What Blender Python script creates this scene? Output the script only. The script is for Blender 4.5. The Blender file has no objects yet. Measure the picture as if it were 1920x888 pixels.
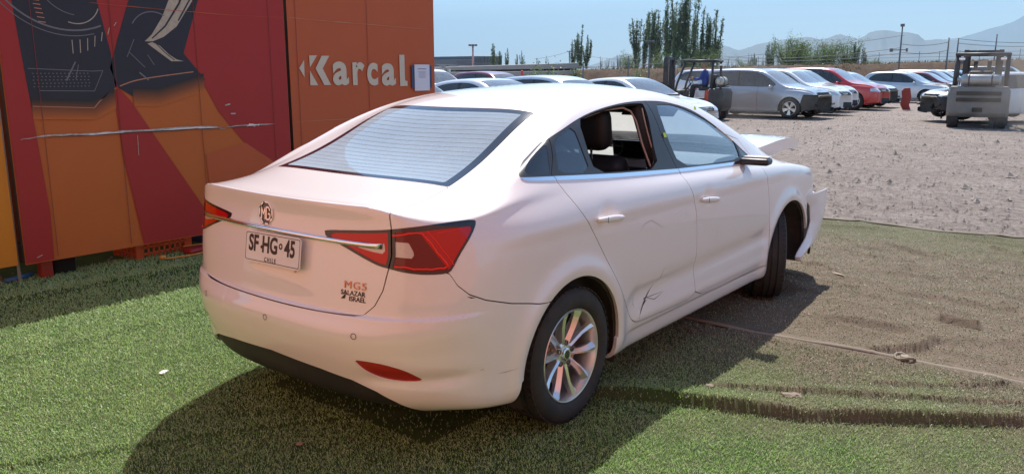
import bpy, bmesh, math, random
import numpy as np
from mathutils import Vector, Matrix
random.seed(7); RNG=np.random.default_rng(11)
scene=bpy.context.scene
COL=scene.collection
PI=math.pi
# ------------------------------------------------------------------ camera
cam_d=bpy.data.cameras.new('camera'); cam=bpy.data.objects.new('camera',cam_d); COL.objects.link(cam)
CAM_POS=Vector((-2.8786,-2.7972,1.5697)); CAM_YAW=0.66589; CAM_PITCH=-0.20281; CAM_F=1508.6
cam.location=CAM_POS
_f=Vector((math.cos(CAM_YAW)*math.cos(CAM_PITCH),math.sin(CAM_YAW)*math.cos(CAM_PITCH),math.sin(CAM_PITCH)))
cam.rotation_euler=_f.to_track_quat('-Z','Y').to_euler()
cam_d.sensor_width=36; cam_d.lens=36*CAM_F/1920; cam_d.clip_start=.05; cam_d.clip_end=60000
scene.camera=cam
# ------------------------------------------------------------------ sky, sun, exposure
SUN_AZ=28.0; SUN_EL=54.0          # sun stands ahead of the car's nose, a little to its left
w_=bpy.data.worlds.new('World'); scene.world=w_; w_.use_nodes=True
nt=w_.node_tree; bg=nt.nodes['Background']
sky=nt.nodes.new('ShaderNodeTexSky'); sky.sky_type='NISHITA'; sky.sun_disc=False
sky.sun_elevation=math.radians(SUN_EL); sky.sun_rotation=math.radians(90-SUN_AZ)
sky.altitude=500; sky.air_density=1.0; sky.dust_density=.25; sky.ozone_density=3.5
nt.links.new(sky.outputs[0],bg.inputs[0]); bg.inputs[1].default_value=.112
sun_d=bpy.data.lights.new('sun','SUN'); sun=bpy.data.objects.new('sun',sun_d); COL.objects.link(sun)
sun_d.energy=4.3; sun_d.angle=math.radians(.5); sun_d.color=(1.0,.95,.88)
_s=Vector((math.cos(math.radians(SUN_AZ))*math.cos(math.radians(SUN_EL)),math.sin(math.radians(SUN_AZ))*math.cos(math.radians(SUN_EL)),math.sin(math.radians(SUN_EL))))
sun.rotation_euler=_s.to_track_quat('Z','Y').to_euler()
scene.view_settings.view_transform='Standard'; scene.view_settings.look='None'
scene.view_settings.gamma=1; scene.view_settings.use_curve_mapping=False
scene.view_settings.exposure=1.0
scene.render.engine='CYCLES'
scene.cycles.max_bounces=8; scene.cycles.transparent_max_bounces=16; scene.cycles.transmission_bounces=6
scene.cycles.volume_bounces=0

# ------------------------------------------------------------------ helpers
def tag(o,label=None,cat=None,group=None,kind=None):
    if label: o['label']=label
    if cat: o['category']=cat
    if group: o['group']=group
    if kind: o['kind']=kind
    return o
def empty(name,loc=(0,0,0),rz=0,label=None,cat=None,group=None):
    o=bpy.data.objects.new(name,None); COL.objects.link(o); o.location=loc; o.rotation_euler=(0,0,rz)
    o.empty_display_size=.2
    return tag(o,label,cat,group)
def link_mesh(name,me,mat=None,parent=None):
    o=bpy.data.objects.new(name,me); COL.objects.link(o)
    if mat is not None and not me.materials: me.materials.append(mat)
    if parent: o.parent=parent
    return o
def mesh_np(name,V,T,mat=None,parent=None,normals=None,smooth=True):
    """V (n,3) T (m,3|4) numpy"""
    V=np.ascontiguousarray(V,dtype=np.float32);T=np.ascontiguousarray(T,dtype=np.int32)
    me=bpy.data.meshes.new(name); k=T.shape[1]
    me.vertices.add(len(V)); me.vertices.foreach_set('co',V.ravel())
    me.loops.add(T.size); me.loops.foreach_set('vertex_index',T.ravel())
    me.polygons.add(len(T)); me.polygons.foreach_set('loop_start',np.arange(0,T.size,k,dtype=np.int32))
    try: me.polygons.foreach_set('loop_total',np.full(len(T),k,dtype=np.int32))
    except Exception: pass
    me.polygons.foreach_set('use_smooth',np.full(len(T),smooth,dtype=bool))
    me.update(calc_edges=True); me.validate()
    if normals is not None and len(me.vertices)==len(V):
        me.normals_split_custom_set_from_vertices(np.asarray(normals,dtype=np.float32))
    return link_mesh(name,me,mat,parent)
class MB:
    """mesh collector"""
    def __init__(s): s.v=[];s.f=[]
    def add(s,vs,fs):
        o=len(s.v);s.v+= [tuple(map(float,p)) for p in vs];s.f+=[tuple(i+o for i in f) for f in fs];return s
    def box(s,c,size,rz=0,rx=0,ry=0,taper=None):
        hx,hy,hz=[a/2 for a in size];M=Matrix.Rotation(rz,3,'Z')@Matrix.Rotation(ry,3,'Y')@Matrix.Rotation(rx,3,'X')
        vs=[]
        for z in (-hz,hz):
            t=1 if (taper is None or z<0) else taper
            for x,y in ((-hx,-hy),(hx,-hy),(hx,hy),(-hx,hy)): vs.append(M@Vector((x*t,y*t,z))+Vector(c))
        return s.add(vs,[(3,2,1,0),(4,5,6,7),(0,1,5,4),(1,2,6,5),(2,3,7,6),(3,0,4,7)])
    def rbox(s,c,size,r=.02,rz=0,rx=0,ry=0,seg=3):
        """box with rounded vertical+horizontal edges by superellipsoid grid"""
        hx,hy,hz=[a/2 for a in size];M=Matrix.Rotation(rz,3,'Z')@Matrix.Rotation(ry,3,'Y')@Matrix.Rotation(rx,3,'X')
        bm=bmesh.new();bmesh.ops.create_cube(bm,size=1)
        for v in bm.verts: v.co=Vector((v.co.x*size[0],v.co.y*size[1],v.co.z*size[2]))
        bmesh.ops.bevel(bm,geom=list(bm.edges),offset=min(r,hx*.95,hy*.95,hz*.95),segments=seg,affect='EDGES',profile=.5)
        bm.verts.ensure_lookup_table()
        vs=[M@v.co+Vector(c) for v in bm.verts];fs=[tuple(v.index for v in f.verts) for f in bm.faces];bm.free()
        return s.add(vs,fs)
    def tube(s,pts,r,n=8,cap=True):
        pts=[Vector(p) for p in pts];k=len(pts)
        rs=r if isinstance(r,(list,tuple)) else [r]*k
        up=Vector((0,0,1));rings=[];prev=None
        for i in range(k):
            d=(pts[min(i+1,k-1)]-pts[max(i-1,0)]).normalized()
            if prev is None:
                a=d.cross(up)
                if a.length<.05: a=d.cross(Vector((1,0,0)))
                a.normalize()
            else:
                a=(prev-d*prev.dot(d)).normalized()
            prev=a;b=d.cross(a)
            rings.append([pts[i]+(a*math.cos(2*PI*j/n)+b*math.sin(2*PI*j/n))*rs[i] for j in range(n)])
        vs=[p for R in rings for p in R];fs=[]
        for i in range(k-1):
            for j in range(n): fs.append((i*n+j,i*n+(j+1)%n,(i+1)*n+(j+1)%n,(i+1)*n+j))
        if cap: fs.append(tuple(range(n-1,-1,-1)));fs.append(tuple((k-1)*n+j for j in range(n)))
        return s.add(vs,fs)
    def lathe(s,prof,n=48,axis='Y',c=(0,0,0)):
        """prof list of (axial, radius) closed or open; revolve"""
        vs=[];k=len(prof)
        for a,r in prof:
            for j in range(n):
                t=2*PI*j/n;p=(r*math.cos(t),a,r*math.sin(t)) if axis=='Y' else ((a,r*math.cos(t),r*math.sin(t)) if axis=='X' else (r*math.cos(t),r*math.sin(t),a))
                vs.append((p[0]+c[0],p[1]+c[1],p[2]+c[2]))
        fs=[(i*n+j,(i+1)*n+j,(i+1)*n+(j+1)%n,i*n+(j+1)%n) for i in range(k-1) for j in range(n)]
        return s.add(vs,fs)
    def prism(s,poly,d0,d1,fn):
        """poly 2D, extruded between depths d0,d1 ; fn(a,b,d)->xyz"""
        n=len(poly);vs=[fn(a,b,d0) for a,b in poly]+[fn(a,b,d1) for a,b in poly]
        fs=[tuple(range(n-1,-1,-1)),tuple(range(n,2*n))]+[(i,(i+1)%n,n+(i+1)%n,n+i) for i in range(n)]
        return s.add(vs,fs)
    def build(s,name,mat,parent=None,smooth=False,angle=None,bevel=None):
        me=bpy.data.meshes.new(name);me.from_pydata(s.v,[],s.f);me.update()
        bm=bmesh.new();bm.from_mesh(me);bmesh.ops.recalc_face_normals(bm,faces=bm.faces)
        if bevel:
            es=[e for e in bm.edges if len(e.link_faces)==2 and e.calc_face_angle(0)>.6]
            bmesh.ops.bevel(bm,geom=es,offset=bevel,segments=2,affect='EDGES',profile=.6,clamp_overlap=True)
        for f in bm.faces: f.smooth=smooth or angle is not None
        if angle is not None:
            for e in bm.edges:
                if len(e.link_faces)==2 and e.calc_face_angle(0)>angle: e.smooth=False
        bm.to_mesh(me);bm.free()
        return link_mesh(name,me,mat,parent)
# ---- node materials
def nd(nt,typ,**kw):
    n=nt.nodes.new(typ)
    for k,v in kw.items():
        if k in n.inputs.keys() if hasattr(n.inputs,'keys') else False: n.inputs[k].default_value=v
        elif hasattr(n,k): setattr(n,k,v)
    return n
def mat(name,base=(.5,.5,.5),rough=.5,metal=0,coat=0,spec=.5,bump=None,var=None,emit=None,alpha=None):
    """Principled; var=(scale,amount,colour2) mixes a noise-driven second colour ; bump=(scale,strength,dist)"""
    m=bpy.data.materials.new(name);m.use_nodes=True;nt=m.node_tree;b=nt.nodes['Principled BSDF']
    b.inputs['Base Color'].default_value=(*base,1);b.inputs['Roughness'].default_value=rough;b.inputs['Metallic'].default_value=metal
    b.inputs['Coat Weight'].default_value=coat;b.inputs['Coat Roughness'].default_value=.03;b.inputs['Specular IOR Level'].default_value=spec
    tc=None
    if var or bump:
        tc=nt.nodes.new('ShaderNodeTexCoord')
    if var:
        n=nt.nodes.new('ShaderNodeTexNoise');n.inputs['Scale'].default_value=var[0];n.inputs['Detail'].default_value=8;n.inputs['Roughness'].default_value=.65
        nt.links.new(tc.outputs['Object'],n.inputs['Vector'])
        r=nt.nodes.new('ShaderNodeMapRange');r.inputs[1].default_value=.35;r.inputs[2].default_value=.7;r.inputs[3].default_value=0;r.inputs[4].default_value=var[1]
        nt.links.new(n.outputs[0],r.inputs[0])
        mx=nt.nodes.new('ShaderNodeMix');mx.data_type='RGBA';mx.inputs[6].default_value=(*base,1);mx.inputs[7].default_value=(*var[2],1)
        nt.links.new(r.outputs[0],mx.inputs[0]);nt.links.new(mx.outputs[2],b.inputs['Base Color'])
    if bump:
        n=nt.nodes.new('ShaderNodeTexNoise');n.inputs['Scale'].default_value=bump[0];n.inputs['Detail'].default_value=6
        nt.links.new(tc.outputs['Object'],n.inputs['Vector'])
        bp=nt.nodes.new('ShaderNodeBump');bp.inputs['Strength'].default_value=bump[1];bp.inputs['Distance'].default_value=bump[2]
        nt.links.new(n.outputs[0],bp.inputs['Height']);nt.links.new(bp.outputs[0],b.inputs['Normal'])
    if emit:
        b.inputs['Emission Color'].default_value=(*emit[0],1);b.inputs['Emission Strength'].default_value=emit[1]
    return m
def glass(name,tint=(.8,.85,.88),dust=.08,dustcol=(.6,.58,.55),streaks=False,refl=1.0,lo=.4,hi=1.8):
    """thin automotive glass: fresnel mirror over tinted transparency, plus a film of dust (with painted sky sheen on the rear glass)"""
    m=bpy.data.materials.new(name);m.use_nodes=True;nt=m.node_tree
    for n in list(nt.nodes):
        if n.type=='BSDF_PRINCIPLED': nt.nodes.remove(n)
    out=nt.nodes['Material Output'];L=nt.links.new
    tr=nt.nodes.new('ShaderNodeBsdfTransparent');tr.inputs[0].default_value=(*tint,1)
    gl=nt.nodes.new('ShaderNodeBsdfGlossy');gl.inputs['Roughness'].default_value=.01;gl.inputs[0].default_value=(1,1,1,1)
    fr=nt.nodes.new('ShaderNodeFresnel');fr.inputs[0].default_value=1.52
    fm=nt.nodes.new('ShaderNodeMath');fm.operation='MULTIPLY';fm.inputs[1].default_value=1.7*refl;fm.use_clamp=True;L(fr.outputs[0],fm.inputs[0])
    m1=nt.nodes.new('ShaderNodeMixShader');L(fm.outputs[0],m1.inputs[0]);L(tr.outputs[0],m1.inputs[1]);L(gl.outputs[0],m1.inputs[2])
    df=nt.nodes.new('ShaderNodeBsdfDiffuse');df.inputs[0].default_value=(*dustcol,1)
    tl=nt.nodes.new('ShaderNodeBsdfTranslucent');tl.inputs[0].default_value=(*dustcol,1)
    dm=nt.nodes.new('ShaderNodeMixShader');dm.inputs[0].default_value=.5;L(df.outputs[0],dm.inputs[1]);L(tl.outputs[0],dm.inputs[2])
    m2=nt.nodes.new('ShaderNodeMixShader');L(m1.outputs[0],m2.inputs[1]);L(dm.outputs[0],m2.inputs[2])
    tc=nt.nodes.new('ShaderNodeTexCoord')
    n=nt.nodes.new('ShaderNodeTexNoise');n.inputs['Scale'].default_value=5;n.inputs['Detail'].default_value=9;n.inputs['Roughness'].default_value=.7;L(tc.outputs['Object'],n.inputs['Vector'])
    r=nt.nodes.new('ShaderNodeMapRange');r.inputs[1].default_value=.3;r.inputs[2].default_value=.75;r.inputs[3].default_value=dust*lo;r.inputs[4].default_value=dust*hi
    L(n.outputs[0],r.inputs[0])
    last=r.outputs[0]
    if streaks:
        # wiping arcs left by a cloth
        for cx,cy,s,a in streaks:
            mp=nt.nodes.new('ShaderNodeMapping');mp.inputs['Location'].default_value=(-cx,-cy,0);L(tc.outputs['Object'],mp.inputs[0])
            mp2=nt.nodes.new('ShaderNodeVectorMath');mp2.operation='MULTIPLY';mp2.inputs[1].default_value=(1,1,0);L(mp.outputs[0],mp2.inputs[0])
            nn=nt.nodes.new('ShaderNodeTexNoise');nn.inputs['Scale'].default_value=3.0;L(mp2.outputs[0],nn.inputs['Vector'])
            wv=nt.nodes.new('ShaderNodeTexWave');wv.wave_type='RINGS';wv.rings_direction='SPHERICAL';wv.inputs['Scale'].default_value=s;wv.inputs['Distortion'].default_value=5.5;wv.inputs['Detail'].default_value=6;wv.inputs['Detail Scale'].default_value=1.2;wv.inputs['Detail Roughness'].default_value=.7
            L(mp2.outputs[0],wv.inputs[0])
            ln=nt.nodes.new('ShaderNodeVectorMath');ln.operation='LENGTH';L(mp2.outputs[0],ln.inputs[0])
            fo=nt.nodes.new('ShaderNodeMapRange');fo.inputs[1].default_value=.15;fo.inputs[2].default_value=.6;fo.inputs[3].default_value=a;fo.inputs[4].default_value=0;L(ln.outputs['Value'],fo.inputs[0])
            mu=nt.nodes.new('ShaderNodeMath');mu.operation='MULTIPLY';L(wv.outputs['Fac'],mu.inputs[0]);L(fo.outputs[0],mu.inputs[1])
            mu2=nt.nodes.new('ShaderNodeMath');mu2.operation='MULTIPLY';L(mu.outputs[0],mu2.inputs[0]);L(nn.outputs[0],mu2.inputs[1])
            ad=nt.nodes.new('ShaderNodeMath');ad.operation='ADD';L(last,ad.inputs[0]);L(mu2.outputs[0],ad.inputs[1]);last=ad.outputs[0]
    cl=nt.nodes.new('ShaderNodeClamp');L(last,cl.inputs[0])
    L(cl.outputs[0],m2.inputs[0]);L(m2.outputs[0],out.inputs[0])
    return m
M={}
M['paint']=mat('white_paint_warm_tint',(.80,.735,.705),.38,0,1.0,.5)  # white paint; pink of the warm bounce light is mixed into the base colour
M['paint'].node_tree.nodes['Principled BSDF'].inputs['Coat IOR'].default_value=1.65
M['black_gloss']=mat('black_gloss',(.012,.012,.014),.12,0,.6)
M['black_trim']=mat('black_trim',(.022,.021,.022),.38,bump=(400,.1,.001))
M['black_plastic']=mat('black_plastic',(.018,.017,.017),.6,bump=(300,.2,.001),var=(6,.5,(.05,.042,.035)))
M['rubber']=mat('rubber',(.02,.019,.019),.75,bump=(120,.25,.002),var=(9,.7,(.055,.045,.038)))
M['dark']=mat('dark_void',(.006,.006,.006),.9)
M['liner']=mat('liner',(.02,.018,.016),.85,var=(12,.6,(.06,.045,.035)))
M['chrome']=mat('chrome',(.86,.86,.87),.09,1.0)
M['alloy']=mat('alloy',(.80,.79,.78),.30,.85,.3,var=(14,.35,(.55,.51,.47)))
M['alloy_dark']=mat('alloy_dark',(.22,.21,.20),.5,.6,var=(10,.6,(.10,.08,.07)))
M['steel']=mat('brake_steel',(.32,.29,.27),.35,.9,var=(20,.5,(.16,.11,.08)))
M['seat']=mat('seat_black',(.016,.015,.016),.6,bump=(250,.25,.001))
M['interior']=mat('interior_grey',(.07,.066,.064),.7)
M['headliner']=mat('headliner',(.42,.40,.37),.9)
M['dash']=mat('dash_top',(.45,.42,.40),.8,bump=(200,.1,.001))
M['red_lens']=mat('red_lens',(.50,.004,.003),.10,0,.35,.4)
M['red_lens_bright']=mat('red_lens_bright',(.85,.03,.012),.15,0,.3,.3)
M['red_lens_dark']=mat('red_lens_dark',(.15,.003,.003),.10,0,.3,.4)
M['clear_lens']=mat('clear_lens',(.52,.46,.42),.15,.2,1.0,bump=(90,.3,.003))
M['plate_white']=mat('plate_white',(.74,.70,.68),.35,0,.3)
M['plate_ink']=mat('plate_ink',(.03,.012,.01),.4)
M['sticker']=mat('yellow_sticker',(.62,.78,.03),.5)
M['chrome_orange_refl']=mat('badge_chrome_orange_refl',(.50,.27,.19),.22,1.0)  # chrome lettering and rivets: reflected orange is put into the metal colour
M['glass_rear']=glass('rear_glass',(.80,.86,.90),.68,(.72,.88,1.0),streaks=False,refl=1.6,lo=.88,hi=1.1)  # dust film, tinted sky blue and thickened to carry sky reflection too
M['glass_side']=glass('side_glass',(.50,.66,.82),.07,(.42,.52,.66),refl=1.3)
M['glass_dark']=glass('dark_glass',(.16,.20,.25),.04,(.4,.4,.4),refl=1.0)
M['glass_front']=glass('front_glass',(.80,.86,.86),.10,(.6,.58,.55))
def text_mesh(name,body,size,mat_,parent,M4,extrude=.002,offset=0,spacing=1.0,align='CENTER',shear=0,xs=1.0):
    """flat lettering turned into mesh; M4 maps text x,y,z to the parent frame"""
    cu=bpy.data.curves.new(name,'FONT');cu.body=body;cu.size=size;cu.extrude=extrude;cu.offset=offset;cu.space_character=spacing;cu.align_x=align;cu.align_y='CENTER';cu.shear=shear
    cu.resolution_u=4
    o=bpy.data.objects.new(name,cu);COL.objects.link(o)
    dg=bpy.context.evaluated_depsgraph_get();me=bpy.data.meshes.new_from_object(o.evaluated_get(dg));bpy.data.objects.remove(o)
    me.name=name;me.transform(M4@Matrix.Diagonal((xs,1,1,1)))
    me.materials.clear()
    return link_mesh(name,me,mat_,parent)
def frame(origin,xdir,ydir):
    x=Vector(xdir).normalized();y=Vector(ydir);y=(y-x*y.dot(x)).normalized();z=x.cross(y)
    m=Matrix((x,y,z)).transposed().to_4x4();m.translation=Vector(origin);return m
# ------------------------------------------------------------------ sedan master surface
# columns run from the underside edge up to the roof centre line, fanned from the tail round the side to the nose
LOWZ=[.19,.205,.26,.36,.46,.60,.74,.85,.93,.985,1.02]
LOWO=[-.11,-.035,-.016,-.012,-.004,0,-.004,-.010,-.024,-.044,-.066]
def side_low(x,wm,z11,haunch=0.0,bot=0.0):
    out=[]
    for k in range(11):
        z=LOWZ[k]+(bot if k<3 else 0)
        if k>=7: z=LOWZ[k]+(z11-1.05)*(k-6)/5.0
        out.append((x,wm+LOWO[k]+(haunch if 7<=k<=10 else 0),z))
    return out
def rear_col(dx,ws,zoff=0):
    base=[(-.72,.22),(-.85,.235),(-.925,.30),(-.945,.38),(-.975,.45),(-.99,.53),(-.985,.60),(-.958,.645),(-.95,.75),(-.928,.88),(-.905,1.0),(-.895,1.055)]
    return [(b[0]+d,w,b[1]) for b,d,w in zip(base,dx,ws)]
COLS=[]
COLS.append(rear_col([0]*12,[0]*12)+[(-.82,0,1.08),(-.55,0,1.108),(-.25,0,1.195),(0,0,1.33),(.22,0,1.42),(.45,0,1.465),(.6,0,1.478),(.76,0,1.487)])
COLS.append(rear_col([.004]*12,[.24]*12)+[(-.817,.24,1.08),(-.55,.24,1.106),(-.25,.235,1.192),(.0,.23,1.325),(.22,.22,1.413),(.46,.17,1.462),(.64,.09,1.48),(.82,0,1.491)])
COLS.append(rear_col([.03]*12,[.46]*12)+[(-.795,.46,1.075),(-.545,.475,1.101),(-.24,.46,1.185),(.01,.44,1.312),(.23,.41,1.40),(.48,.32,1.455),(.68,.17,1.48),(.88,0,1.494)])
COLS.append([(-.66,.58,.22),(-.76,.63,.24),(-.83,.65,.30),(-.85,.655,.38),(-.87,.66,.45),(-.88,.66,.53),(-.876,.66,.60),(-.865,.66,.66),(-.86,.655,.76),(-.85,.65,.88),(-.838,.64,1.0),(-.825,.63,1.05),
 (-.75,.625,1.058),(-.52,.62,1.087),(-.22,.60,1.18),(.04,.55,1.295),(.28,.50,1.385),(.53,.40,1.447),(.74,.21,1.48),(.94,0,1.496)])
COLS.append([(-.58,.68,.22),(-.66,.76,.25),(-.70,.785,.31),(-.72,.79,.38),(-.73,.795,.45),(-.735,.80,.53),(-.735,.80,.60),(-.73,.795,.67),(-.725,.79,.77),(-.72,.78,.89),(-.71,.755,.98),(-.70,.735,1.018),
 (-.64,.70,1.045),(-.42,.68,1.092),(-.15,.655,1.205),(.10,.60,1.31),(.35,.53,1.40),(.60,.42,1.452),(.80,.22,1.484),(1.0,0,1.499)])
COLS.append(side_low(-.53,.876,1.025,.0,.03)+[(-.52,.815,1.025),(-.47,.775,1.05),(-.30,.745,1.135),(-.03,.69,1.248),(.21,.625,1.345),(.44,.54,1.418),(.68,.42,1.459),(.86,.22,1.487),(1.04,0,1.50)])
COLS.append(side_low(-.3,.900,1.075,.008,.01)+[(-.30,.835,1.075),(-.25,.79,1.125),(-.08,.745,1.218),(.12,.685,1.313),(.34,.62,1.388),(.55,.53,1.437),(.76,.41,1.467),(.92,.21,1.49),(1.08,0,1.501)])
COLS.append(side_low(.05,.904,1.09,.004)+[(.05,.822,1.09),(.09,.775,1.168),(.18,.73,1.262),(.32,.675,1.348),(.50,.61,1.412),(.68,.52,1.451),(.86,.40,1.474),(.99,.2,1.493),(1.12,0,1.502)])
COLS.append(side_low(.45,.905,1.075)+[(.45,.818,1.075),(.48,.775,1.165),(.54,.73,1.26),(.62,.68,1.35),(.73,.61,1.425),(.85,.515,1.46),(.97,.39,1.48),(1.07,.2,1.495),(1.16,0,1.502)])
COLS.append(side_low(.9,.905,1.05)+[(.9,.815,1.05),(.92,.775,1.15),(.95,.735,1.25),(.98,.685,1.345),(1.02,.612,1.43),(1.06,.515,1.465),(1.11,.39,1.482),(1.16,.2,1.496),(1.2,0,1.502)])
COLS.append(side_low(1.35,.905,1.028)+[(1.35,.818,1.028),(1.35,.78,1.12),(1.35,.74,1.22),(1.34,.69,1.325),(1.33,.62,1.415),(1.31,.52,1.457),(1.28,.39,1.477),(1.26,.2,1.493),(1.25,0,1.5)])
COLS.append(side_low(1.8,.905,1.005)+[(1.8,.82,1.005),(1.8,.785,1.09),(1.79,.745,1.19),(1.76,.70,1.285),(1.70,.635,1.362),(1.60,.53,1.415),(1.49,.39,1.454),(1.39,.2,1.481),(1.30,0,1.494)])
COLS.append(side_low(2.25,.905,.985)+[(2.25,.825,.985),(2.25,.79,1.045),(2.25,.75,1.105),(2.19,.705,1.165),(2.04,.645,1.24),(1.80,.54,1.348),(1.62,.40,1.418),(1.48,.2,1.461),(1.34,0,1.489)])
COLS.append(side_low(2.7,.897,.95)+[(2.7,.80,.95),(2.67,.76,.975),(2.60,.725,1.01),(2.38,.68,1.095),(2.12,.63,1.205),(1.85,.52,1.335),(1.67,.38,1.41),(1.52,.2,1.452),(1.37,0,1.485)])
COLS.append(side_low(3.05,.886,.90)+[(3.05,.785,.903),(2.9,.68,.94),(2.68,.62,.985),(2.40,.60,1.07),(2.12,.56,1.208),(1.86,.47,1.345),(1.68,.36,1.415),(1.54,.18,1.455),(1.39,0,1.482)])
def nose(x0,w0,f):
    b=[(-.16,.20,-.06),(-.06,.225,-.01),(-.02,.30,0),(0,.38,0),(.005,.46,0),(0,.54,0),(-.015,.62,0),(-.03,.69,0),(-.06,.755,-.005),(-.10,.80,-.01),(-.15,.835,-.02)]
    return [(x0+d*f,max(0,w0+dw*(1 if w0>0 else 0)),z) for d,z,dw in b]
COLS.append(nose(3.42,.835,.5)+[(3.28,.735,.862),(3.0,.57,.92),(2.72,.5,.98),(2.43,.48,1.065),(2.14,.44,1.212),(1.87,.37,1.357),(1.69,.28,1.42),(1.55,.15,1.456),(1.41,0,1.48)])
COLS.append(nose(3.52,.60,.8)+[(3.28,.45,.868),(3.02,.37,.925),(2.74,.33,.985),(2.45,.31,1.065),(2.16,.29,1.217),(1.88,.24,1.362),(1.70,.18,1.425),(1.56,.1,1.456),(1.43,0,1.477)])
COLS.append(nose(3.53,.29,1)+[(3.28,.22,.87),(3.04,.18,.927),(2.75,.16,.987),(2.46,.15,1.065),(2.17,.14,1.218),(1.885,.12,1.365),(1.705,.09,1.428),(1.57,.05,1.457),(1.44,0,1.475)])
COLS.append(nose(3.54,0,1)+[(3.28,0,.87),(3.04,0,.928),(2.75,0,.988),(2.46,0,1.065),(2.17,0,1.219),(1.887,0,1.366),(1.707,0,1.429),(1.57,0,1.458),(1.45,0,1.474)])

def bsp(n,t,m):
    """cubic B-spline basis (clamped by mirrored data outside), control i sits at t=i ; returns len(t) x m"""
    B=np.zeros((len(t),m))
    i=np.clip(np.floor(t).astype(int),0,n-2);f=t-i
    w=[(1-f)**3/6,(3*f**3-6*f**2+4)/6,(-3*f**3+3*f**2+3*f+1)/6,f**3/6]
    for k in range(4):
        np.add.at(B,(np.arange(len(t)),i+k),w[k])   # controls are shifted by one
    return B
def fit1(n,lam):
    """matrix mapping n data to n+2 controls: least squares with a small curvature penalty"""
    B=bsp(n,np.arange(n,dtype=float),n+2)
    D=np.zeros((n,n+2))
    for i in range(n): D[i,i:i+3]=(1,-2,1)
    A=B.T@B+lam*(D.T@D)
    # third difference at ends for stability
    E=np.zeros((2,n+2));E[0,:4]=(1,-3,3,-1);E[1,-4:]=(1,-3,3,-1)
    A+=1e-3*(E.T@E)
    return np.linalg.solve(A,B.T)
def master_controls(cols,lu=.02,lv=.02,M=3):
    G=np.array(cols,float)                       # J x I x 3 (x,w,z)
    J,I,_=G.shape
    mir=G.copy();mir[:,:,1]*=-1
    # mirror rows over the roof centre, columns over tail and nose centre
    G2=np.concatenate([G,mir[:,I-2:I-2-M:-1]],1)
    m2=G2.copy();m2[:,:,1]*=-1
    G3=np.concatenate([m2[M:0:-1],G2,m2[J-2:J-2-M:-1]],0)
    Cu=fit1(G3.shape[0],lu);Cv=fit1(G3.shape[1],lv)
    C=np.einsum('ab,bcd->acd',Cu,G3);C=np.einsum('ef,afd->aed',Cv,C)
    return C,J,I,M,G3.shape
def eval_master(ctrl,u,v):
    C,J,I,M,sh=ctrl
    Bu=bsp(sh[0],u+M,sh[0]+2);Bv=bsp(sh[1],v,sh[1]+2)
    return np.einsum('ua,abd,vb->uvd',Bu,C,Bv)
def smooth01(t): t=np.clip(t,0,1);return t*t*(3-2*t)
def deform(P):
    """local modelling on top of the spline: arch lips, door pressing, bumper step"""
    x,w,z=P[...,0],P[...,1],P[...,2]
    side=smooth01((w-.70)/.12)
    d=0
    for cx,cz,R in ((-.01,.315,.385),(2.66,.315,.385)):
        r=np.hypot(x-cx,z-cz)
        d=d+.013*np.exp(-((r-R-.02)/.045)**2)*smooth01((z-.2)/.1)+.006*np.exp(-((r-R)/.09)**2)
    for hx,hz in ((.265,.925),(1.345,.880)): d=d-.010*np.exp(-((x-hx)/.055)**2-((z-hz)/.040)**2)
    # sill and lower door pressing
    inn=smooth01((x-.42)/.15)*(1-smooth01((x-2.2)/.12))
    d=d-.016*np.exp(-((z-.47-.02*(x-.4))/.055)**2)*inn
    d=d+.008*np.exp(-((z-.355)/.035)**2)*inn
    d=d-.010*smooth01((.315-z)/.02)*inn
    # shoulder line: crisp rise below the belt
    d=d+.008*smooth01((z-(.90-.012*x))/.07+.5)*smooth01((1.08-z)/.14)*smooth01((x+.75)/.5)*(1-smooth01((x-2.4)/.5))
    P=P.copy();P[...,1]=w+d*side
    # rear bumper step under the boot lid
    rear=smooth01((-.55-x)/.2)
    st=.012*smooth01((.655-z)/.012+.5)*smooth01((z-.5)/.12)*rear
    # crease of the bumper above the valance + reflector shelf
    st=st-.012*np.exp(-((z-.405)/.03)**2)*rear*smooth01((w-.45)/.15)
    cen=np.hypot(x+.0,w)+1e-6
    ang=np.arctan2(w,-(x+.35))
    P[...,0]-=st*np.cos(np.clip(ang,0,1.5));P[...,1]+=st*np.sin(np.clip(ang,0,1.5))*(w>.3)
    # boot lid lip
    xe=-.893+.17*np.abs(w)**2.2;rr=np.hypot(x-xe,z-1.060)
    lip=np.exp(-rr/.020)*(1-smooth01((w-.62)/.14))*smooth01((-.6-x)/.1)
    P[...,0]-=.020*lip;P[...,2]+=.011*lip
    return P
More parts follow.
